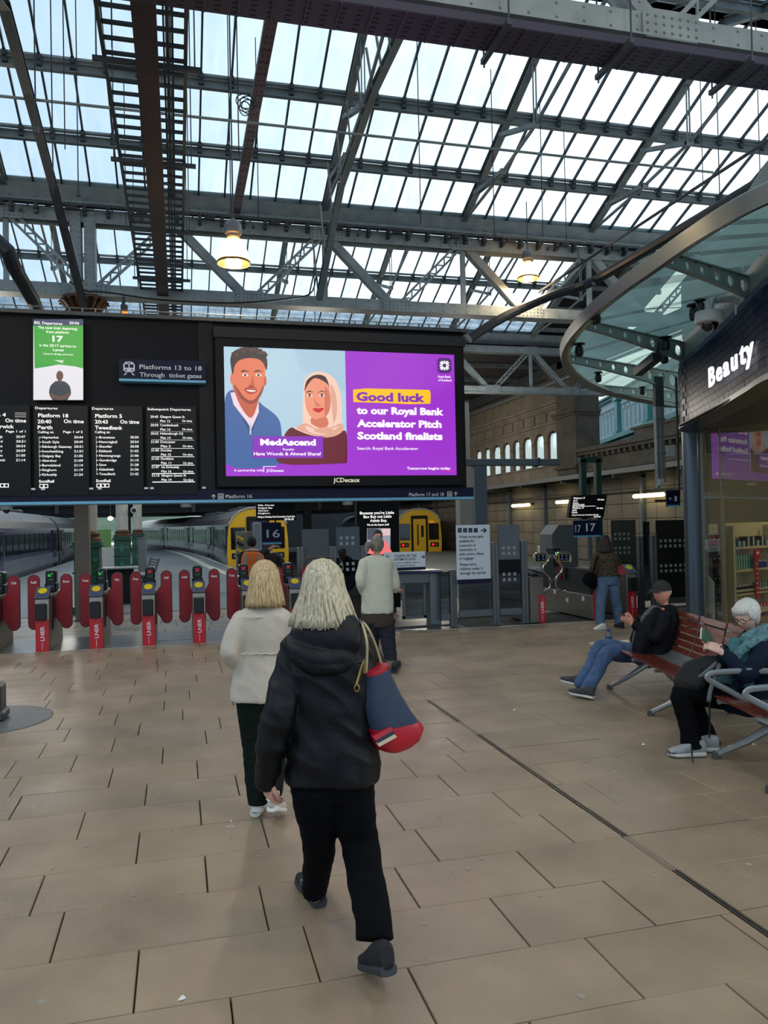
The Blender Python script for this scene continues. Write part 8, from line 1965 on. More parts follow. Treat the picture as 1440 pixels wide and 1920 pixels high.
mb = MB(); rings(mb, [(J(694,1160,Y),R(17,Y),.12),(J(697,1200,Y+.08),R(13,Y),.09),(J(700,1256,Y),R(11,Y),.07)], wr_); rings(mb, [(J(722,1160,Y),R(18,Y),.12),(J(727,1200,Y-.03),R(14,Y),.09),(J(732,1232,Y-.06),R(12,Y),.075),(J(735,1258,Y-.1),R(10,Y),.065)], wr_); solid('trousers', mb, nvt, mw, .012, 2, (.01,6,16,.5))
def bun(mb_): 
    b = J(690,1023,Y-.06); mb_.sphere(b, (.045,.045,.05), 12, 8); mb_.sphere(b+Vector((-.02,0,-.05)), (.03,.03,.04), 10, 7)
short_hair(mw, C, frame(fwd), hair_material('hair_grey_brown', (150,142,130), (84,78,70)), 1.02, .012, -.045, .05, .009, (.006,40,40), bun, -.075)
for a, b in ((G(702,1262),G(706,1247)),(G(738,1263),G(744,1249))): shoe('shoe', a, b+(b-a)*.35, mw, shk, rub, .05, .08, .03)
# ------------------------------------------------------------------ woman in jeans at the right hand gates
Y = 11.55; gw = root('person', 'long-haired woman in jeans and a mottled dark jacket standing at the right hand gates', 'person', (6.7,11.5,0)); fwd = Vector((.45,.9,0)).normalized(); wr_ = Vector((fwd.y,-fwd.x,0))
C = J(1134,1016,Y); mb = MB(); head_shape(mb, C, frame(fwd), .96); limb(mb, [(C+Vector((0,0,-.06)),.05),(J(1134,1040,Y),.05)]); rings(mb, [(J(1134,1038,Y),.06,.05),(J(1134,1048,Y),.15,.09),(J(1136,1075,Y),.12,.09),(J(1138,1095,Y),.15,.1)], wr_)
limb(mb, [(J(1116,1046,Y),.045),(J(1112,1068,Y),.036),(J(1113,1083,Y+.1),.026)]); hand(mb, J(1113,1083,Y+.1), unit((0,.3,-.9)), (-1,0,0), 1, .6); limb(mb, [(J(1153,1046,Y),.045),(J(1160,1066,Y),.036),(J(1158,1078,Y+.15),.026)]); hand(mb, J(1158,1078,Y+.15), unit((0,.8,.1)), (1,0,0), 1, .6)
limb(mb, [(J(1130,1095,Y),.08),(J(1127,1130,Y),.055),(J(1125,1168,Y),.04)]); limb(mb, [(J(1148,1095,Y),.08),(J(1155,1130,Y+.05),.055),(J(1161,1168,Y+.05),.04)]); solid('body', mb, skin_m, gw, .011, 2)
fur = mat('jacket_mottled_fur', (38,36,34), .95, 0, .7, 34, .9, 60, c2=(92,82,62)); mb = MB(); rings(mb, [(J(1134,1033,Y),R(9,Y),.07),(J(1134,1040,Y),R(20,Y),.10),(J(1135,1050,Y),R(24,Y),.125),(J(1136,1066,Y),R(22,Y),.12),(J(1137,1080,Y),R(21,Y),.12)], wr_)
limb(mb, [(J(1117,1046,Y),R(8.5,Y)),(J(1113,1066,Y),R(7.5,Y)),(J(1114,1082,Y+.08),R(6.5,Y))]); limb(mb, [(J(1152,1046,Y),R(8.5,Y)),(J(1159,1064,Y),R(7.5,Y)),(J(1158,1076,Y+.1),R(6.5,Y))]); solid('jacket', mb, fur, gw, .011, 1, (.016,26,26))
m = MB(); rings(m, [(J(1137,1078,Y),R(19,Y),.11),(J(1137,1084,Y),R(18.5,Y),.11)], wr_); m.build('white_hem', mat('white_shirt', (220,220,214), .7), gw, smooth=True)
jean = mat('jeans_blue', (78,104,132), .85, 0, .2, 9, .3, 140); mb = MB(); rings(mb, [(J(1129,1084,Y),R(13,Y),.11),(J(1128,1110,Y),R(11.5,Y),.09),(J(1126,1140,Y),R(9,Y),.072),(J(1125,1170,Y),R(9,Y),.072)], wr_); rings(mb, [(J(1147,1084,Y),R(14,Y),.11),(J(1151,1110,Y),R(12,Y),.09),(J(1157,1140,Y+.04),R(9.5,Y),.072),(J(1161,1170,Y+.05),R(9,Y),.072)], wr_); rings(mb, [(J(1138,1080,Y),R(21,Y),.12),(J(1138,1096,Y),R(22,Y),.12)], wr_); solid('jeans', mb, jean, gw, .011, 2, (.009,8,20,.4))
long_hair(gw, C, frame(fwd), hair_material('hair_dark_brown', (66,50,42), (30,22,20)), .19, .02, .98, 60, .8, 6, .01)
a = G(1127,1181); shoe('white_shoe', a+Vector((.10,.05,0)), a+Vector((-.13,-.02,0)), gw, mat('white_leather', (220,220,216), .5), snw, .045, .08, .02); a = G(1162,1178); shoe('shoe', a+Vector((.03,-.05,0)), a+Vector((.02,.18,0)), gw, shk, rub, .045, .08, .02)
hb_ = root('handbag', 'red leather bag at the right side of the woman in jeans', 'bag', J(1166,1078,Y)); m = MB(); m.loft([[J(x, y, Y+dz) for x, y, dz in ((1158,1056,.1),(1158,1056,-.06),(1166,1058,-.06),(1166,1058,.1))],[J(x, y, Y+dz) for x, y, dz in ((1159,1078,.12),(1159,1078,-.08),(1175,1076,-.08),(1175,1076,.12))]]); m.build('bag_body', mat('bag_red', (168,32,44), .4), hb_); m = MB(); m.tube([J(1160,1057,Y-.02), J(1156,1045,Y-.05), J(1150,1040,Y)], .012, 6); m.build('strap', mat('bag_red', (168,32,44), .4), hb_)
bb2 = root('shoulder_bag', 'black bag hanging at the left side of the woman in jeans', 'bag', J(1105,1100,Y)); mb = MB(); mb.sphere(J(1106,1086,Y), (.13,.08,.12), 14, 10); mb.sphere(J(1111,1094,Y), (.09,.07,.10), 12, 8); solid('bag_body', mb, blk_t, bb2, .012, 2); m = MB(); m.tube([J(1112,1076,Y), J(1116,1058,Y-.12), J(1120,1042,Y-.08)], .012, 6); m.build('strap', blk_t, bb2)
# ------------------------------------------------------------------ two staff behind the gates and a far woman
Y = 15.2; hv = root('person', 'station worker in an orange high visibility vest and dark cap, seen from behind', 'person', (2.0,15.2,0)); fwd = Vector((.2,.98,0)).normalized(); wr_ = Vector((fwd.y,-fwd.x,0)); dk = mat('polo_black', (24,26,32), .8)
C = J(472,1018,Y); mb = MB(); head_shape(mb, C, frame(fwd), 1.0, male=True); limb(mb, [(C+Vector((0,0,-.06)),.06),(J(472,1033,Y),.06)]); rings(mb, [(J(472,1030,Y),.08,.07),(J(472,1038,Y),.18,.1),(J(472,1085,Y),.15,.1)], wr_); 
limb(mb, [(J(453,1038,Y),.05),(J(449,1062,Y),.042),(J(450,1082,Y+.1),.03)]); hand(mb, J(450,1082,Y+.1), (0,.2,-1), (-1,0,0), 1, .5); limb(mb, [(J(491,1037,Y),.05),(J(503,1031,Y+.05),.04),(J(513,1025,Y+.1),.032)]); hand(mb, J(513,1025,Y+.1), unit((1,.2,.1)), (0,0,1), -1, .5)
for dx in (-.09,.09): limb(mb, [(C+Vector((dx,0,-.82)),.08),(C+Vector((dx,0,-1.15)),.055),(C+Vector((dx,0,-1.52)),.04)])
solid('body', mb, skin_m, hv, .013, 2); mb = MB(); rings(mb, [(J(472,1031,Y),R(10,Y),.08),(J(472,1037,Y),R(20,Y),.11),(J(472,1060,Y),R(21,Y),.13),(J(472,1092,Y),R(20,Y),.13)], wr_); limb(mb, [(J(455,1040,Y),R(6,Y)),(J(450,1060,Y),R(6,Y))]); limb(mb, [(J(489,1038,Y),R(7,Y)),(J(500,1034,Y+.04),R(6,Y))]); solid('shirt', mb, dk, hv, .013, 1)
mb = MB(); rings(mb, [(J(472,1034,Y),R(15,Y),.11),(J(472,1042,Y),R(21,Y),.14),(J(472,1062,Y),R(22.5,Y),.15),(J(472,1096,Y),R(22.5,Y),.15)], wr_); vest = solid('high_visibility_vest', mb, mat('vest_orange', (255,124,44), .6), hv, .013, 1, (.006,8,8))
refl = mat('reflective_grey', (170,166,158), .4)
m = MB(); m.tube([J(472,1066,Y)+wr_*(R(23.5,Y)*math.cos(t))-fwd*(.165*math.sin(t)) for t in [2*math.pi*i/24 for i in range(25)]], [(.03,.006)]*25, 4, up=(0,0,1)); m.build('reflective_band', refl, vest)
for x in (460,486): m = MB(); m.beam(J(x,1038,Y-.165), J(x,1064,Y-.175), .055, .012, (0,1,0)); m.build('reflective_stripe', refl, vest)
mb = MB(); 
for dx in (-.1,.1): rings(mb, [(C+Vector((dx,0,-.72)),.12,.12),(C+Vector((dx,0,-1.15)),.09,.09),(C+Vector((dx,0,-1.50)),.08,.08)], wr_)
solid('trousers', mb, dk, hv, .014, 1); m = MB(); m.sphere(C+Vector((0,0,.02)), (.092,.112,.11), 18, 12); m.build('cap', dk, hv, smooth='all')
for dx in (-.1,.1): p = C+Vector((dx,-.06,0)); p.z = 0; shoe('shoe', p, p+Vector((0,.27,0)), hv, shk, rub, .05, .09, .03)
Y = 15.9; cw_ = root('person', 'dark-haired staff member in black bending beyond the orange vest', 'person', (2.6,15.9,0)); C = J(505,1026,Y); fwd = Vector((.3,.9,0)).normalized(); wr_ = Vector((fwd.y,-fwd.x,0)); mb = MB(); head_shape(mb, C, frame(fwd+Vector((0,0,-.3))), 1.0, male=True); limb(mb, [(C,.06),(J(508,1040,Y-.05),.06)])
low = J(512,1084,Y); rings(mb, [(J(508,1036,Y),.1,.08),(J(510,1046,Y),.17,.1),(low,.15,.11)], wr_); limb(mb, [(J(494,1044,Y),.05),(J(492,1064,Y),.04),(J(496,1080,Y+.1),.03)]); hand(mb, J(496,1080,Y+.1), (0,.5,-.8), (-1,0,0), 1, .5); limb(mb, [(J(524,1046,Y),.05),(J(531,1062,Y-.05),.04),(J(534,1072,Y-.15),.03)]); hand(mb, J(534,1072,Y-.15), (.3,-.4,-.8), (1,0,0), -1, .5)
for dx in (-.1,.1): limb(mb, [(Vector((low.x+dx,Y,low.z)),.08),(Vector((low.x+dx,Y+.05,.45)),.055),(Vector((low.x+dx,Y,.08)),.04)])
solid('body', mb, skin_m, cw_, .013, 2); mb = MB(); rings(mb, [(J(507,1036,Y),R(12,Y),.1),(J(509,1046,Y),R(20,Y),.13),(J(511,1066,Y),R(19,Y),.14),(J(512,1086,Y),R(18,Y),.14)], wr_); limb(mb, [(J(495,1044,Y),R(7,Y)),(J(492,1060,Y),R(6,Y))]); limb(mb, [(J(523,1046,Y),R(7,Y)),(J(530,1059,Y-.05),R(6,Y))]); solid('polo_shirt', mb, dk, cw_, .013, 1, (.008,8,8))
mb = MB()
for dx in (-.1,.1): rings(mb, [(Vector((low.x+dx,Y,low.z+.05)),.13,.13),(Vector((low.x+dx,Y+.03,.45)),.09,.09),(Vector((low.x+dx,Y,.1)),.08,.08)], wr_)
solid('trousers', mb, dk, cw_, .014, 1); short_hair(cw_, C, frame(fwd+Vector((0,0,-.3))), mat('hair_brown_short', (62,44,34), .8), 1.0, .014, -.03, .05, .011, (.006,40,40))
for dx in (-.1,.1): p = Vector((low.x+dx,Y-.06,0)); shoe('shoe', p, p+Vector((0,.27,0)), cw_, shk, rub, .05, .09, .03)
Y = 19.5; fwo = root('person', 'far curly-haired woman in a blue coat with a pale bag, beside the grey kiosk', 'person', P(1027,1060,Y)); fwo.location.z = 0; C = J(1029,1005,Y); fwd = Vector((-.1,-1,0)); wr_ = Vector((-1,.1,0)); mb = MB(); head_shape(mb, C, frame(fwd), .95); fz = Vector((C.x,Y,0)); limb(mb, [(C,.05),(C+Vector((0,0,-.17)),.05)]); rings(mb, [(C+Vector((0,0,-.16)),.08,.06),(C+Vector((0,0,-.24)),.16,.09),(C+Vector((0,0,-.7)),.15,.1)], wr_)
for s_ in (-1,1): limb(mb, [(C+Vector((s_*.17,0,-.24)),.04),(C+Vector((s_*.2,-.06,-.46)),.035),(C+Vector((s_*.06,-.24,-.38)),.026)]); hand(mb, C+Vector((s_*.06,-.24,-.38)), (-s_*.7,-.4,.3), (0,-1,0), s_, .7); limb(mb, [(fz+Vector((s_*.08,0,.7)),.07),(fz+Vector((s_*.08,0,.4)),.05),(fz+Vector((s_*.08,0,.08)),.035)])
solid('body', mb, skin_m, fwo, .013, 2); mb = MB(); rings(mb, [(C+Vector((0,0,-.14)),.09,.08),(C+Vector((0,0,-.22)),.19,.12),(C+Vector((0,0,-.5)),.19,.14),(C+Vector((0,0,-.82)),.22,.16)], wr_)
for s_ in (-1,1): limb(mb, [(C+Vector((s_*.17,0,-.24)),.055),(C+Vector((s_*.2,-.06,-.46)),.05),(C+Vector((s_*.09,-.2,-.40)),.042)])
solid('coat', mb, mat('coat_blue', (34,58,96), .8), fwo, .013, 1, (.008,8,8)); mb = MB()
for s_ in (-1,1): limb(mb, [(fz+Vector((s_*.09,0,.62)),.1),(fz+Vector((s_*.08,0,.35)),.075),(fz+Vector((s_*.08,0,.09)),.06)])
solid('trousers', mb, dk, fwo, .014, 1); short_hair(fwo, C, frame(fwd), mat('hair_curly_brown', (96,80,68), .9), .98, .03, -.10, .05, .011, (.016,30,30), None, -.10); face_bits(fwo, C, frame(fwd), .95)
for s_ in (-1,1): p = fz+Vector((s_*.08,.06,0)); shoe('shoe', p, p+Vector((0,-.25,0)), fwo, shk, rub, .045, .08, .03)
hg = root('hand_bag', 'pale cream tote bag carried by the far woman in blue', 'bag', J(1019,1040,Y)); m = MB(); c = J(1018,1030,Y-.16); m.bbox(c+Vector((-.14,-.05,-.2)), c+Vector((.14,.05,.1)), .02); m.build('bag_body', mat('bag_cream', (206,200,180), .7), hg); m = MB(); m.tube([c+Vector((-.08,0,.1)), c+Vector((0,.03,.32)), c+Vector((.08,0,.1))], .012, 6); m.build('strap', mat('bag_cream', (206,200,180), .7), hg)
# ------------------------------------------------------------------ seated man with phone
Y = 7.25; sm_ = root('person', 'seated older man in a black cap and navy jacket holding a phone, ankles crossed', 'person', (4.6,7.3,0)); fw = Vector((-.97,-.05,0)).normalized(); wd = Vector((-fw.y,fw.x,0))   # wd: towards far side (his right)
lf = -wd       # near side
navyj = mat('jacket_navy_black', (10,13,21), .7, 0, .1, 6, .3, 90, spec=.2); grys = mat('tshirt_grey_green', (84,88,82), .85, 0, .08, 12, .2, 100); jea2 = mat('jeans_mid_blue', (66,92,128), .85, 0, .28, 9, .3, 140)
C = J(1241,1112,Y); Mh = frame(fw+Vector((.05,-.42,-.02))); hipc = J(1214,1228,Y); nk = J(1246,1142,Y)
mb = MB(); head_shape(mb, C, Mh, 1.03, male=True); limb(mb, [(C+Vector((.02,0,-.05)),.064),(nk,.07)])
rings(mb, [(J(1243,1140,Y),.09,.08),(J(1240,1152,Y),.17,.11),(J(1226,1185,Y),.16,.13),(hipc,.16,.13)], wd)
shN, shF = J(1247,1158,Y-.19), J(1228,1156,Y+.19); elN, wrN = J(1228,1196,Y-.25), J(1187,1170,Y-.13)
elF, wrF = J(1208,1190,Y+.22), J(1182,1160,Y+.02)
limb(mb, [(shN,.052),(elN,.042),(wrN,.031)]); limb(mb, [(shF,.052),(elF,.042),(wrF,.031)])
hdN = unit(J(1168,1157,Y-.08)-wrN); hand(mb, wrN+hdN*.01, hdN, unit(Vector((0,-.6,-.5))), 1, .85, 1.02, .3)
hdF = unit(J(1165,1150,Y-.02)-wrF); hand(mb, wrF, hdF, unit(Vector((0,.3,1))), 1, .9, 1.02, .6)
knN, anN = J(1138,1226,Y-.14), J(1101,1296,Y-.20); knF, anF = J(1127,1212,Y+.13), J(1088,1287,Y-.02)
limb(mb, [(hipc+lf*.09,.08),(knN,.058),(anN,.042)]); limb(mb, [(hipc+wd*.09,.08),(knF,.058),(anF,.042)])
solid('body', mb, skin_r, sm_, .0055, 1); face_bits(sm_, C, Mh, 1.03, mat('brow_grey', (150,140,130), .8))
mb = MB()
rings(mb, [(J(1236,1142,Y),.085,.07),(J(1226,1158,Y),.12,.09),(J(1215,1182,Y),.13,.11),(J(1211,1208,Y),.14,.13),(J(1215,1232,Y),.14,.12)], wd); solid('tshirt', mb, grys, sm_, .009, 2, (.006,10,10))
mb = MB()
for kn, an, s_, dy in ((knN,anN,lf,0),(knF,anF,wd,0)):
    limb(mb, [(hipc+s_*.09,.098),(hipc.lerp(kn,.55)+s_*.06,.088),(kn,.074),(kn.lerp(an,.5),.062),(an+Vector((.0,0,.03)),.060)])
    d = unit(an-kn); mb.tube([an-d*.08, an+d*.01], [.062,.070], 14)
mb.sphere(hipc, (.17,.19,.13), 16, 10); solid('jeans', mb, jea2, sm_, .009, 2, (.010,12,12,.3))
mb = MB()
rings(mb, [(J(1247,1134,Y),.085,.075),(J(1247,1145,Y),.16,.105),(J(1242,1160,Y),.225,.13),(J(1236,1188,Y),.23,.15),(J(1227,1214,Y),.235,.185),(J(1219,1238,Y),.23,.21)], wd)
limb(mb, [(J(1232,1146,Y-.12),.045),(J(1216,1168,Y-.17),.06),(J(1203,1196,Y-.19),.07),(J(1198,1226,Y-.2),.07)])
limb(mb, [(J(1222,1150,Y+.1),.04),(J(1200,1170,Y+.16),.05),(J(1190,1200,Y+.2),.05)])
limb(mb, [(J(1246,1156,Y-.18),.072),(J(1240,1178,Y-.25),.074),(elN,.066),(J(1208,1184,Y-.19),.055),(J(1192,1172,Y-.14),.045)]); limb(mb, [(J(1230,1154,Y+.17),.070),(J(1216,1174,Y+.22),.070),(elF,.062),(J(1192,1166,Y+.06),.046)])
jk = solid('jacket', mb, navyj, sm_, .0085, 2, (.010,9,9,.6))
m = MB(); m.tube([J(1240,1140,Y-.09), J(1226,1146,Y-.10), J(1212,1160,Y-.09), J(1204,1170,Y-.09)], .006, 6); m.build('zip', mat('zip_metal', (150,150,150), .3, .8), jk)
m = MB(); 
N2 = 28; top = []
for i in range(9):
    a = i/8*math.pi/2
    for q in range(N2): t = 2*math.pi*q/N2; top.append(C+Mh @ Vector(((.088)*math.sin(a)*math.cos(t), .112*math.sin(a)*math.sin(t)-.006, .105*math.cos(a)+.030)))
m.add(top, [(i*N2+q, i*N2+(q+1)%N2, (i+1)*N2+(q+1)%N2, (i+1)*N2+q) for i in range(8) for q in range(N2)]); capm = mat('cap_olive_black', (38,40,36), .85, 0, .1, 20, .3, 200)
m.lathe([(.006,.135),(.009,.142),(.002,.146)], C, 8); cp = m.build('cap', capm, sm_, smooth='all')
m = MB(); pr_ = []
for e in (0, .006):
    for q in range(13):
        t = math.pi*q/12; pr_.append(C+Mh @ Vector((.078*math.cos(t), .085+.085*math.sin(t)**.8, .040-.020*math.sin(t)+e))); 
m.add(pr_, [tuple(range(12,-1,-1)), tuple(range(13,26))]+[(q,q+1,14+q,13+q) for q in range(12)]+[(12,0,13,25)]); m.build('peak', capm, cp)
m = MB(); 
for s_ in (-1,1): m.sphere(C+Mh @ Vector((s_*.072,-.035,.012)), (.012,.035,.03), 8, 6, Mh)
m.sphere(C+Mh @ Vector((0,-.085,-.005)), (.06,.02,.035), 12, 8, Mh); m.build('grey_hair', mat('hair_grey_short', (160,154,146), .8), sm_, smooth='all')
grs = mat('shoe_charcoal', (58,60,62), .8, 0, .1, 30, .2, 200); wso = mat('sole_white', (206,206,200), .6)
def anch(a, z): p = G(*a); p.z = z; return p
shoe('shoe', anch((1113,1313),.012), anch((1072,1306),.035)+Vector((-.03,0,0)), sm_, grs, wso, .05, .09, .026, lace=wso)
shoe('shoe', anch((1098,1300),.06), anch((1058,1292),.07)+Vector((-.04,.0,0.02)), sm_, grs, wso, .05, .09, .026, lace=wso)
for a in (anN, anF): m = MB(); m.lathe([(.045,-.05),(.042,.02)], a, 14); m.build('sock', mat('sock_dark', (40,40,44), .9), sm_, smooth=True)
ph = root('phone', 'dark smartphone in the hands of the seated man', 'phone', J(1166,1152,Y-.06)); c = J(1167,1153,Y-.07); m = MB(); m.beam(c+Vector((-.06,0,.035)), c+Vector((.055,0,-.03)), .072, .009, (.4,0,1)); m.build('phone_body', mat('phone_dark', (20,24,34), .2), ph); m = MB(); m.beam(c+Vector((-.055,0,.040)), c+Vector((.050,0,-.022)), .064, .002, (.4,0,1)); m.build('phone_screen', emit('phone_glow', (60,80,110), .5), ph)
# bottle and board beside him
bo = root('drinks_bottle', 'clear plastic bottle with blue cap and label on the pale board beside the seated man', 'bottle', J(1142,1211,7.55)); c = bo.location.copy(); c = J(1142,1210,7.6); m = MB(); m.lathe([(.034,.0),(.036,.01),(.036,.075),(.033,.085),(.036,.095),(.035,.115),(.017,.14),(.015,.155)], c, 20); m.build('bottle_body', glass('clear_plastic', (225,235,240), .12, .1, .05, (200,215,225)), bo, smooth=True); m = MB(); m.lathe([(.037,.025),(.037,.085)], c, 20, cap=False); m.build('label_band', mat('label_blue', (40,84,160), .4), bo, smooth=True); m = MB(); m.lathe([(.018,.148),(.018,.172),(.015,.175)], c, 16); m.build('cap', mat('cap_blue', (40,60,150), .4), bo)
m = MB(); a = c.z; m.prism([Vector((c.x-.16,c.y-.1,a-.012)),Vector((c.x+.62,c.y-.12,a-.012)),Vector((c.x+.62,c.y+.28,a-.012)),Vector((c.x-.1,c.y+.25,a-.012))], (0,0,.012)); tag(m.build('board', mat('pale_board', (206,196,168), .6)), 'thin pale board lying across the far end of the bench under the bottle', 'board')
m = MB(); m.lathe([(.018,0),(.018,.012)], c+Vector((-.08,-.03,0)), 14); tag(m.build('bottle_top', mat('cap_dark', (50,40,70), .4)), 'small dark cap lying on the pale board beside the bottle', 'cap')
# ------------------------------------------------------------------ seated woman with notebook
Y = 5.25; sw_ = root('person', 'seated white-haired woman with glasses in a dark blue coat writing in a green notebook', 'person', (4.1,5.3,0)); fw = Vector((-.95,-.30,0)).normalized(); wd = Vector((-fw.y,fw.x,0)); lf = -wd
if wd.y < 0: wd = -wd; lf = -wd
coat = mat('coat_dark_blue', (14,28,46), .8, 0, .12, 8, .3, 80, spec=.2); teal = mat('scarf_teal', (74,120,128), .85, 0, .4, 26, .6, 60, c2=(110,150,156)); tealj = mat('jumper_teal', (64,116,122), .85, 0, .08, 20, .3, 120); blks = mat('trousers_soft_black', (9,10,14), .9, 0, .1, 8, spec=.12)
C = J(1399,1155,Y); Mh = frame(fw+Vector((0,0,-.42))); hipc = J(1408,1310,Y+.02)
mb = MB(); head_shape(mb, C, Mh, .98); nk = J(1410,1195,Y); limb(mb, [(C+Vector((.03,0,-.04)),.052),(nk,.056)])
rings(mb, [(J(1412,1190,Y),.09,.07),(J(1420,1210,Y),.17,.10),(J(1420,1260,Y),.15,.12),(hipc,.16,.13)], wd)
shN = J(1428,1222,Y-.17); elN = J(1408,1290,Y-.24); wrN = J(1352,1222,Y-.14); shF = J(1405,1215,Y+.17); elF = J(1385,1270,Y+.2); wrF = J(1348,1214,Y+.03)
elN = J(1395,1265,Y-.25)
limb(mb, [(shN,.048),(elN,.038),(wrN,.028)]); limb(mb, [(shF,.048),(elF,.038),(wrF,.028)])
hdN = unit(J(1326,1208,Y-.08)-wrN); hand(mb, wrN+hdN*.01, hdN, unit((.1,-.8,.4)), 1, .7, .98, .5); hdF = unit(J(1328,1204,Y)-wrF); hand(mb, wrF, hdF, unit((0,.4,.9)), -1, .8, .95, .6)
knN, anN = J(1278,1300,Y-.10), J(1298,1398,Y-.16); knF, anF = J(1290,1290,Y+.12), J(1330,1395,Y+.06)
limb(mb, [(hipc+lf*.09,.078),(knN,.055),(anN,.04)]); limb(mb, [(hipc+wd*.09,.078),(knF,.055),(anF,.04)])
solid('body', mb, skin_p, sw_, .0055, 1); face_bits(sw_, C, Mh, .98, None, lipf)
mb = MB()
for kn, an, s_ in ((knN,anN,lf),(knF,anF,wd)): limb(mb, [(hipc+s_*.09,.10),(hipc.lerp(kn,.6)+s_*.05,.088),(kn,.076),(kn.lerp(an,.5),.066),(an+Vector((0,0,.02)),.070)]); d = unit(an-kn); mb.tube([an-d*.1, an+d*.015], [.068,.082], 14)
mb.sphere(hipc, (.18,.2,.13), 16, 10); solid('trousers', mb, blks, sw_, .009, 2, (.008,10,10,.3))
mb = MB(); rings(mb, [(J(1396,1200,Y),.10,.07),(J(1384,1240,Y),.14,.10),(J(1376,1285,Y),.16,.12)], wd); solid('jumper', mb, tealj, sw_, .009, 2, (.006,12,12))
mb = MB()
rings(mb, [(J(1418,1186,Y),.10,.08),(J(1424,1202,Y),.19,.12),(J(1420,1232,Y),.215,.14),(J(1414,1275,Y),.22,.17),(J(1408,1322,Y),.225,.19)], wd)
limb(mb, [(J(1430,1218,Y-.16),.072),(J(1418,1248,Y-.24),.070),(elN,.066),(J(1372,1240,Y-.19),.054),(J(1357,1227,Y-.14),.047)]); limb(mb, [(J(1408,1212,Y+.15),.068),(J(1396,1245,Y+.2),.066),(elF,.062),(J(1356,1218,Y+.05),.045)])
limb(mb, [(J(1404,1260,Y-.17),.03),(J(1368,1300,Y-.14),.035),(J(1362,1326,Y-.13),.035),(J(1410,1332,Y-.17),.05)])
solid('coat', mb, coat, sw_, .0085, 2, (.010,9,9,.5))
mb = MB(); limb(mb, [(J(1436,1190,Y-.02),.036),(J(1430,1196,Y-.12),.036),(J(1408,1206,Y-.14),.034),(J(1388,1222,Y-.12),.032),(J(1376,1242,Y-.10),.030),(J(1372,1266,Y-.08),.024)]); limb(mb, [(J(1430,1186,Y+.08),.04),(J(1404,1196,Y+.11),.04),(J(1384,1212,Y+.02),.038)]); limb(mb, [(J(1436,1178,Y-.02),.035),(J(1420,1186,Y-.1),.038),(J(1396,1198,Y-.09),.034)]); solid('scarf', mb, teal, sw_, .007, 1, (.010,26,26))
def wh(mb_): 
    mb_.sphere(C+Mh @ Vector((0,-.05,.03)), (.088,.085,.098), 16, 10, Mh); mb_.sphere(C+Mh @ Vector((0,.052,.075)), (.07,.045,.04), 14, 8, Mh)
    for s_ in (-1,1): mb_.sphere(C+Mh @ Vector((s_*.07,.0,.03)), (.022,.055,.055), 10, 8, Mh)
short_hair(sw_, C, Mh, hair_material('hair_white', (232,230,222), (176,174,166)), .98, .022, -.01, .05, .006, (.002,60,14), wh, -.08)
gm = mat('glasses_black', (22,20,22), .2); m = MB()
for s_ in (-1,1):
    c = C+Mh @ Vector((s_*.032,.097,.006)); ex = Mh @ Vector((1,0,0)); ez = Mh @ Vector((0,0,1)); m.tube([c+ex*(.025*math.copysign(abs(math.cos(t))**.7,math.cos(t)))+ez*(.017*math.copysign(abs(math.sin(t))**.7,math.sin(t))) for t in [2*math.pi*i/16 for i in range(17)]], .0024, 5); m.tube([c+ex*(s_*.025), C+Mh @ Vector((s_*.078,.06,.012)), C+Mh @ Vector((s_*.080,-.01,.006))], .0024, 5)
m.tube([C+Mh @ Vector((-.008,.099,.008)), C+Mh @ Vector((.008,.099,.008))], .002, 5); m.build('glasses', gm, sw_, smooth='all')
wsh = mat('walking_shoe_silver', (150,158,160), .55, .1, .15, 30, .3, 160); dso = mat('sole_two_tone', (196,198,194), .6)
for a, b in (((1322,1418),(1262,1419)),((1348,1410),(1300,1408))):
    p, q = G(*a), G(*b); q = p+(q-p).normalized()*.27; shoe('walking_shoe', p+Vector((0,0,.002)), q+Vector((0,0,.002)), sw_, wsh, dso, .05, .095, .034, lace=mat('lace_beige', (200,190,160), .7), tip=mat('toe_dark', (30,32,36), .6))
nb = root('notebook', 'small dark green open notebook held by the seated white-haired woman', 'notebook', J(1326,1205,Y-.04)); c = J(1324,1196,Y-.03); e1 = unit((-.6,-.3,.45)); e2 = unit(e1.cross(Vector((.3,-.9,.3)))); m = MB(); m.prism([c-e1*.07-e2*.05, c+e1*.07-e2*.05, c+e1*.07+e2*.05, c-e1*.07+e2*.05], (.004,-.012,.004)); m.build('cover', mat('notebook_green', (50,92,66), .5), nb); o2 = Vector((-.01,.012,.006)); m = MB(); m.prism([c-e1*.066-e2*.047+o2, c+e1*.066-e2*.047+o2, c+e1*.066+e2*.047+o2, c-e1*.066+e2*.047+o2], (.003,-.01,.0)); m.build('pages', mat('pages_white', (220,218,205), .7), nb)
m = MB(); m.prism([c-e1*.07+e2*.05, c-e1*.02+e2*.05+Vector((-.02,.03,.02)), c-e1*.02-e2*.05+Vector((-.02,.03,.02)), c-e1*.07-e2*.05], (.002,.002,.002)); m.build('loose_page', MATS['pages_white'], nb)
rk = root('rucksack', 'black rucksack with grey straps on the lap of the seated white-haired woman', 'bag', J(1300,1280,Y-.05)); mb = MB()
limb(mb, [(J(1284,1276,Y-.04),.075),(J(1298,1264,Y-.06),.095),(J(1322,1254,Y-.06),.095),(J(1346,1246,Y-.07),.07)]); limb(mb, [(J(1276,1280,Y-.10),.05),(J(1300,1282,Y-.14),.06),(J(1318,1272,Y-.14),.05)]); solid('bag_body', mb, mat('rucksack_black', (13,14,18), .75, 0, .2, 14, .3, 90), rk, .008, 2, (.008,14,14)); strg = mat('strap_grey', (96,102,108), .7)
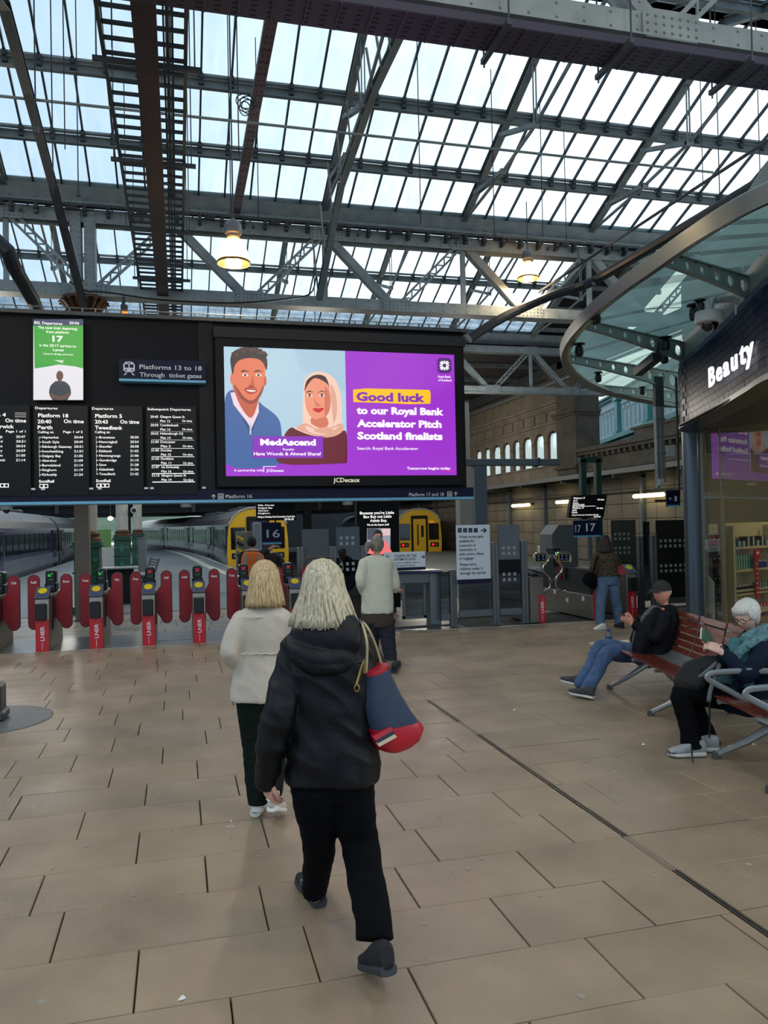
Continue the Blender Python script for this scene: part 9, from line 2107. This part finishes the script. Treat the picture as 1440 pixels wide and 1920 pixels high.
for pts in ([(1306,1276,-.17),(1318,1266,-.18),(1334,1252,-.17),(1344,1244,-.15)],[(1350,1246,-.17),(1340,1270,-.22),(1332,1296,-.24),(1329,1316,-.25)]):
    m = MB(); m.tube(smooth_curve([J(a, b, Y+d) for a, b, d in pts], 3, False), [(.020,.005)]*10, 6, up=(0,1,0)); m.build('grey_strap', strg, rk, smooth='all')
for pts in ([(1330,1316,-.25),(1331,1360,-.24),(1330,1384,-.24)],[(1296,1398,-.26),(1298,1420,-.3),(1300,1432,-.32)]):
    m = MB(); m.tube([J(a, b, Y+d) for a, b, d in pts], [(.008,.003)]*3, 6, up=(0,1,0)); m.build('dangling_strap', black, rk)
# ------------------------------------------------------------------ pedestal at the left edge, litter
pc = G(-34,1352); r = root('floor_pedestal', 'dark post on a grey round base plate at the left edge of the floor', 'post', pc); Rr = (G(71,1358)-pc).length
m = MB(); m.lathe([(Rr,0.0),(Rr,.004),(Rr-.02,.008)], pc, 48); m.build('round_plate', mat('plate_grey', (98,102,104), .5, .2, .1, 6), r); m = MB(); m.bbox(pc+Vector((-.1,-.12,.008)), pc+Vector((.19,.12,.34)), .02); m.bbox(pc+Vector((-.1,-.14,.008)), pc+Vector((.215,.14,.10)), .02); m.build('post_foot', mat('post_dark', (74,76,80), .4, .5), r)
gum = mat('gum_grey', (150,144,134), .9); random.seed(11)
gp_ = [(483,1606),(583,1658+ -100),(250,1679),(99,1629),(341,1674),(432,1548),(434,1571),(162,1587),(78,1878),(324,1556),(825,1532),(922,1555),(964,1543),(868,1404),(922,1415),(1097,1430),(1012,1680),(1095,1430),(1404,1621),(876,1629),(848,1634),(1069,1604),(797,1733),(903,1610),(1090,1868),(1057,1556),(1039,1556),(1123,1575),(929,1804),(1229,1641)]
m = MB()
for x, y in gp_: g = G(x, y); rr_2 = random.uniform(.008,.017); m.lathe([(rr_2,.001),(rr_2*.9,.003)], (g.x,g.y,0), 10, sx=1, sy=random.uniform(.6,1))
tag(m.build('gum_spots', gum), 'flattened pale chewing gum spots scattered over the paving', 'gum', kind='stuff')
wp_ = mat('paper_white', (220,220,214), .7)
for i, (x, y, lab) in enumerate(((341,1875,'white scrap of paper on the paving at the bottom left'),(1207,1397,'tiny white scrap on the paving left of the seated woman\'s shoes'),(1414,1397,'white scrap of paper under the near bench at the right edge'),(965,1332,'tiny white scrap on the paving below the seated man\'s shoes'))):
    g = G(x, y); s_ = .016 if i == 0 else .02; m = MB(); m.add([g+Vector((-s_,0,.002)), g+Vector((0,-s_*.6,.006)), g+Vector((s_,s_*.3,.003)), g+Vector((s_*.2,s_*.9,.012)), g+Vector((-s_,0,.0)), g+Vector((0,-s_*.6,.004)), g+Vector((s_,s_*.3,.001)), g+Vector((s_*.2,s_*.9,.010))], [(0,1,2,3),(7,6,5,4),(0,4,5,1),(1,5,6,2),(2,6,7,3),(3,7,4,0)]); tag(m.build('paper_scrap', wp_), lab, 'paper')
g = G(432,1550); m = MB(); m.tube([g+Vector((.022*math.cos(t),.010*math.sin(t),.002)) for t in [2*math.pi*i/14 for i in range(15)]], .0015, 4); m.tube([g+Vector((.008,.07,.002)), g+Vector((.012,.10,.002))], .004, 4); tag(m.build('chalk_mark', wp_), 'small white ring mark on the paving left of the walking women', 'mark')
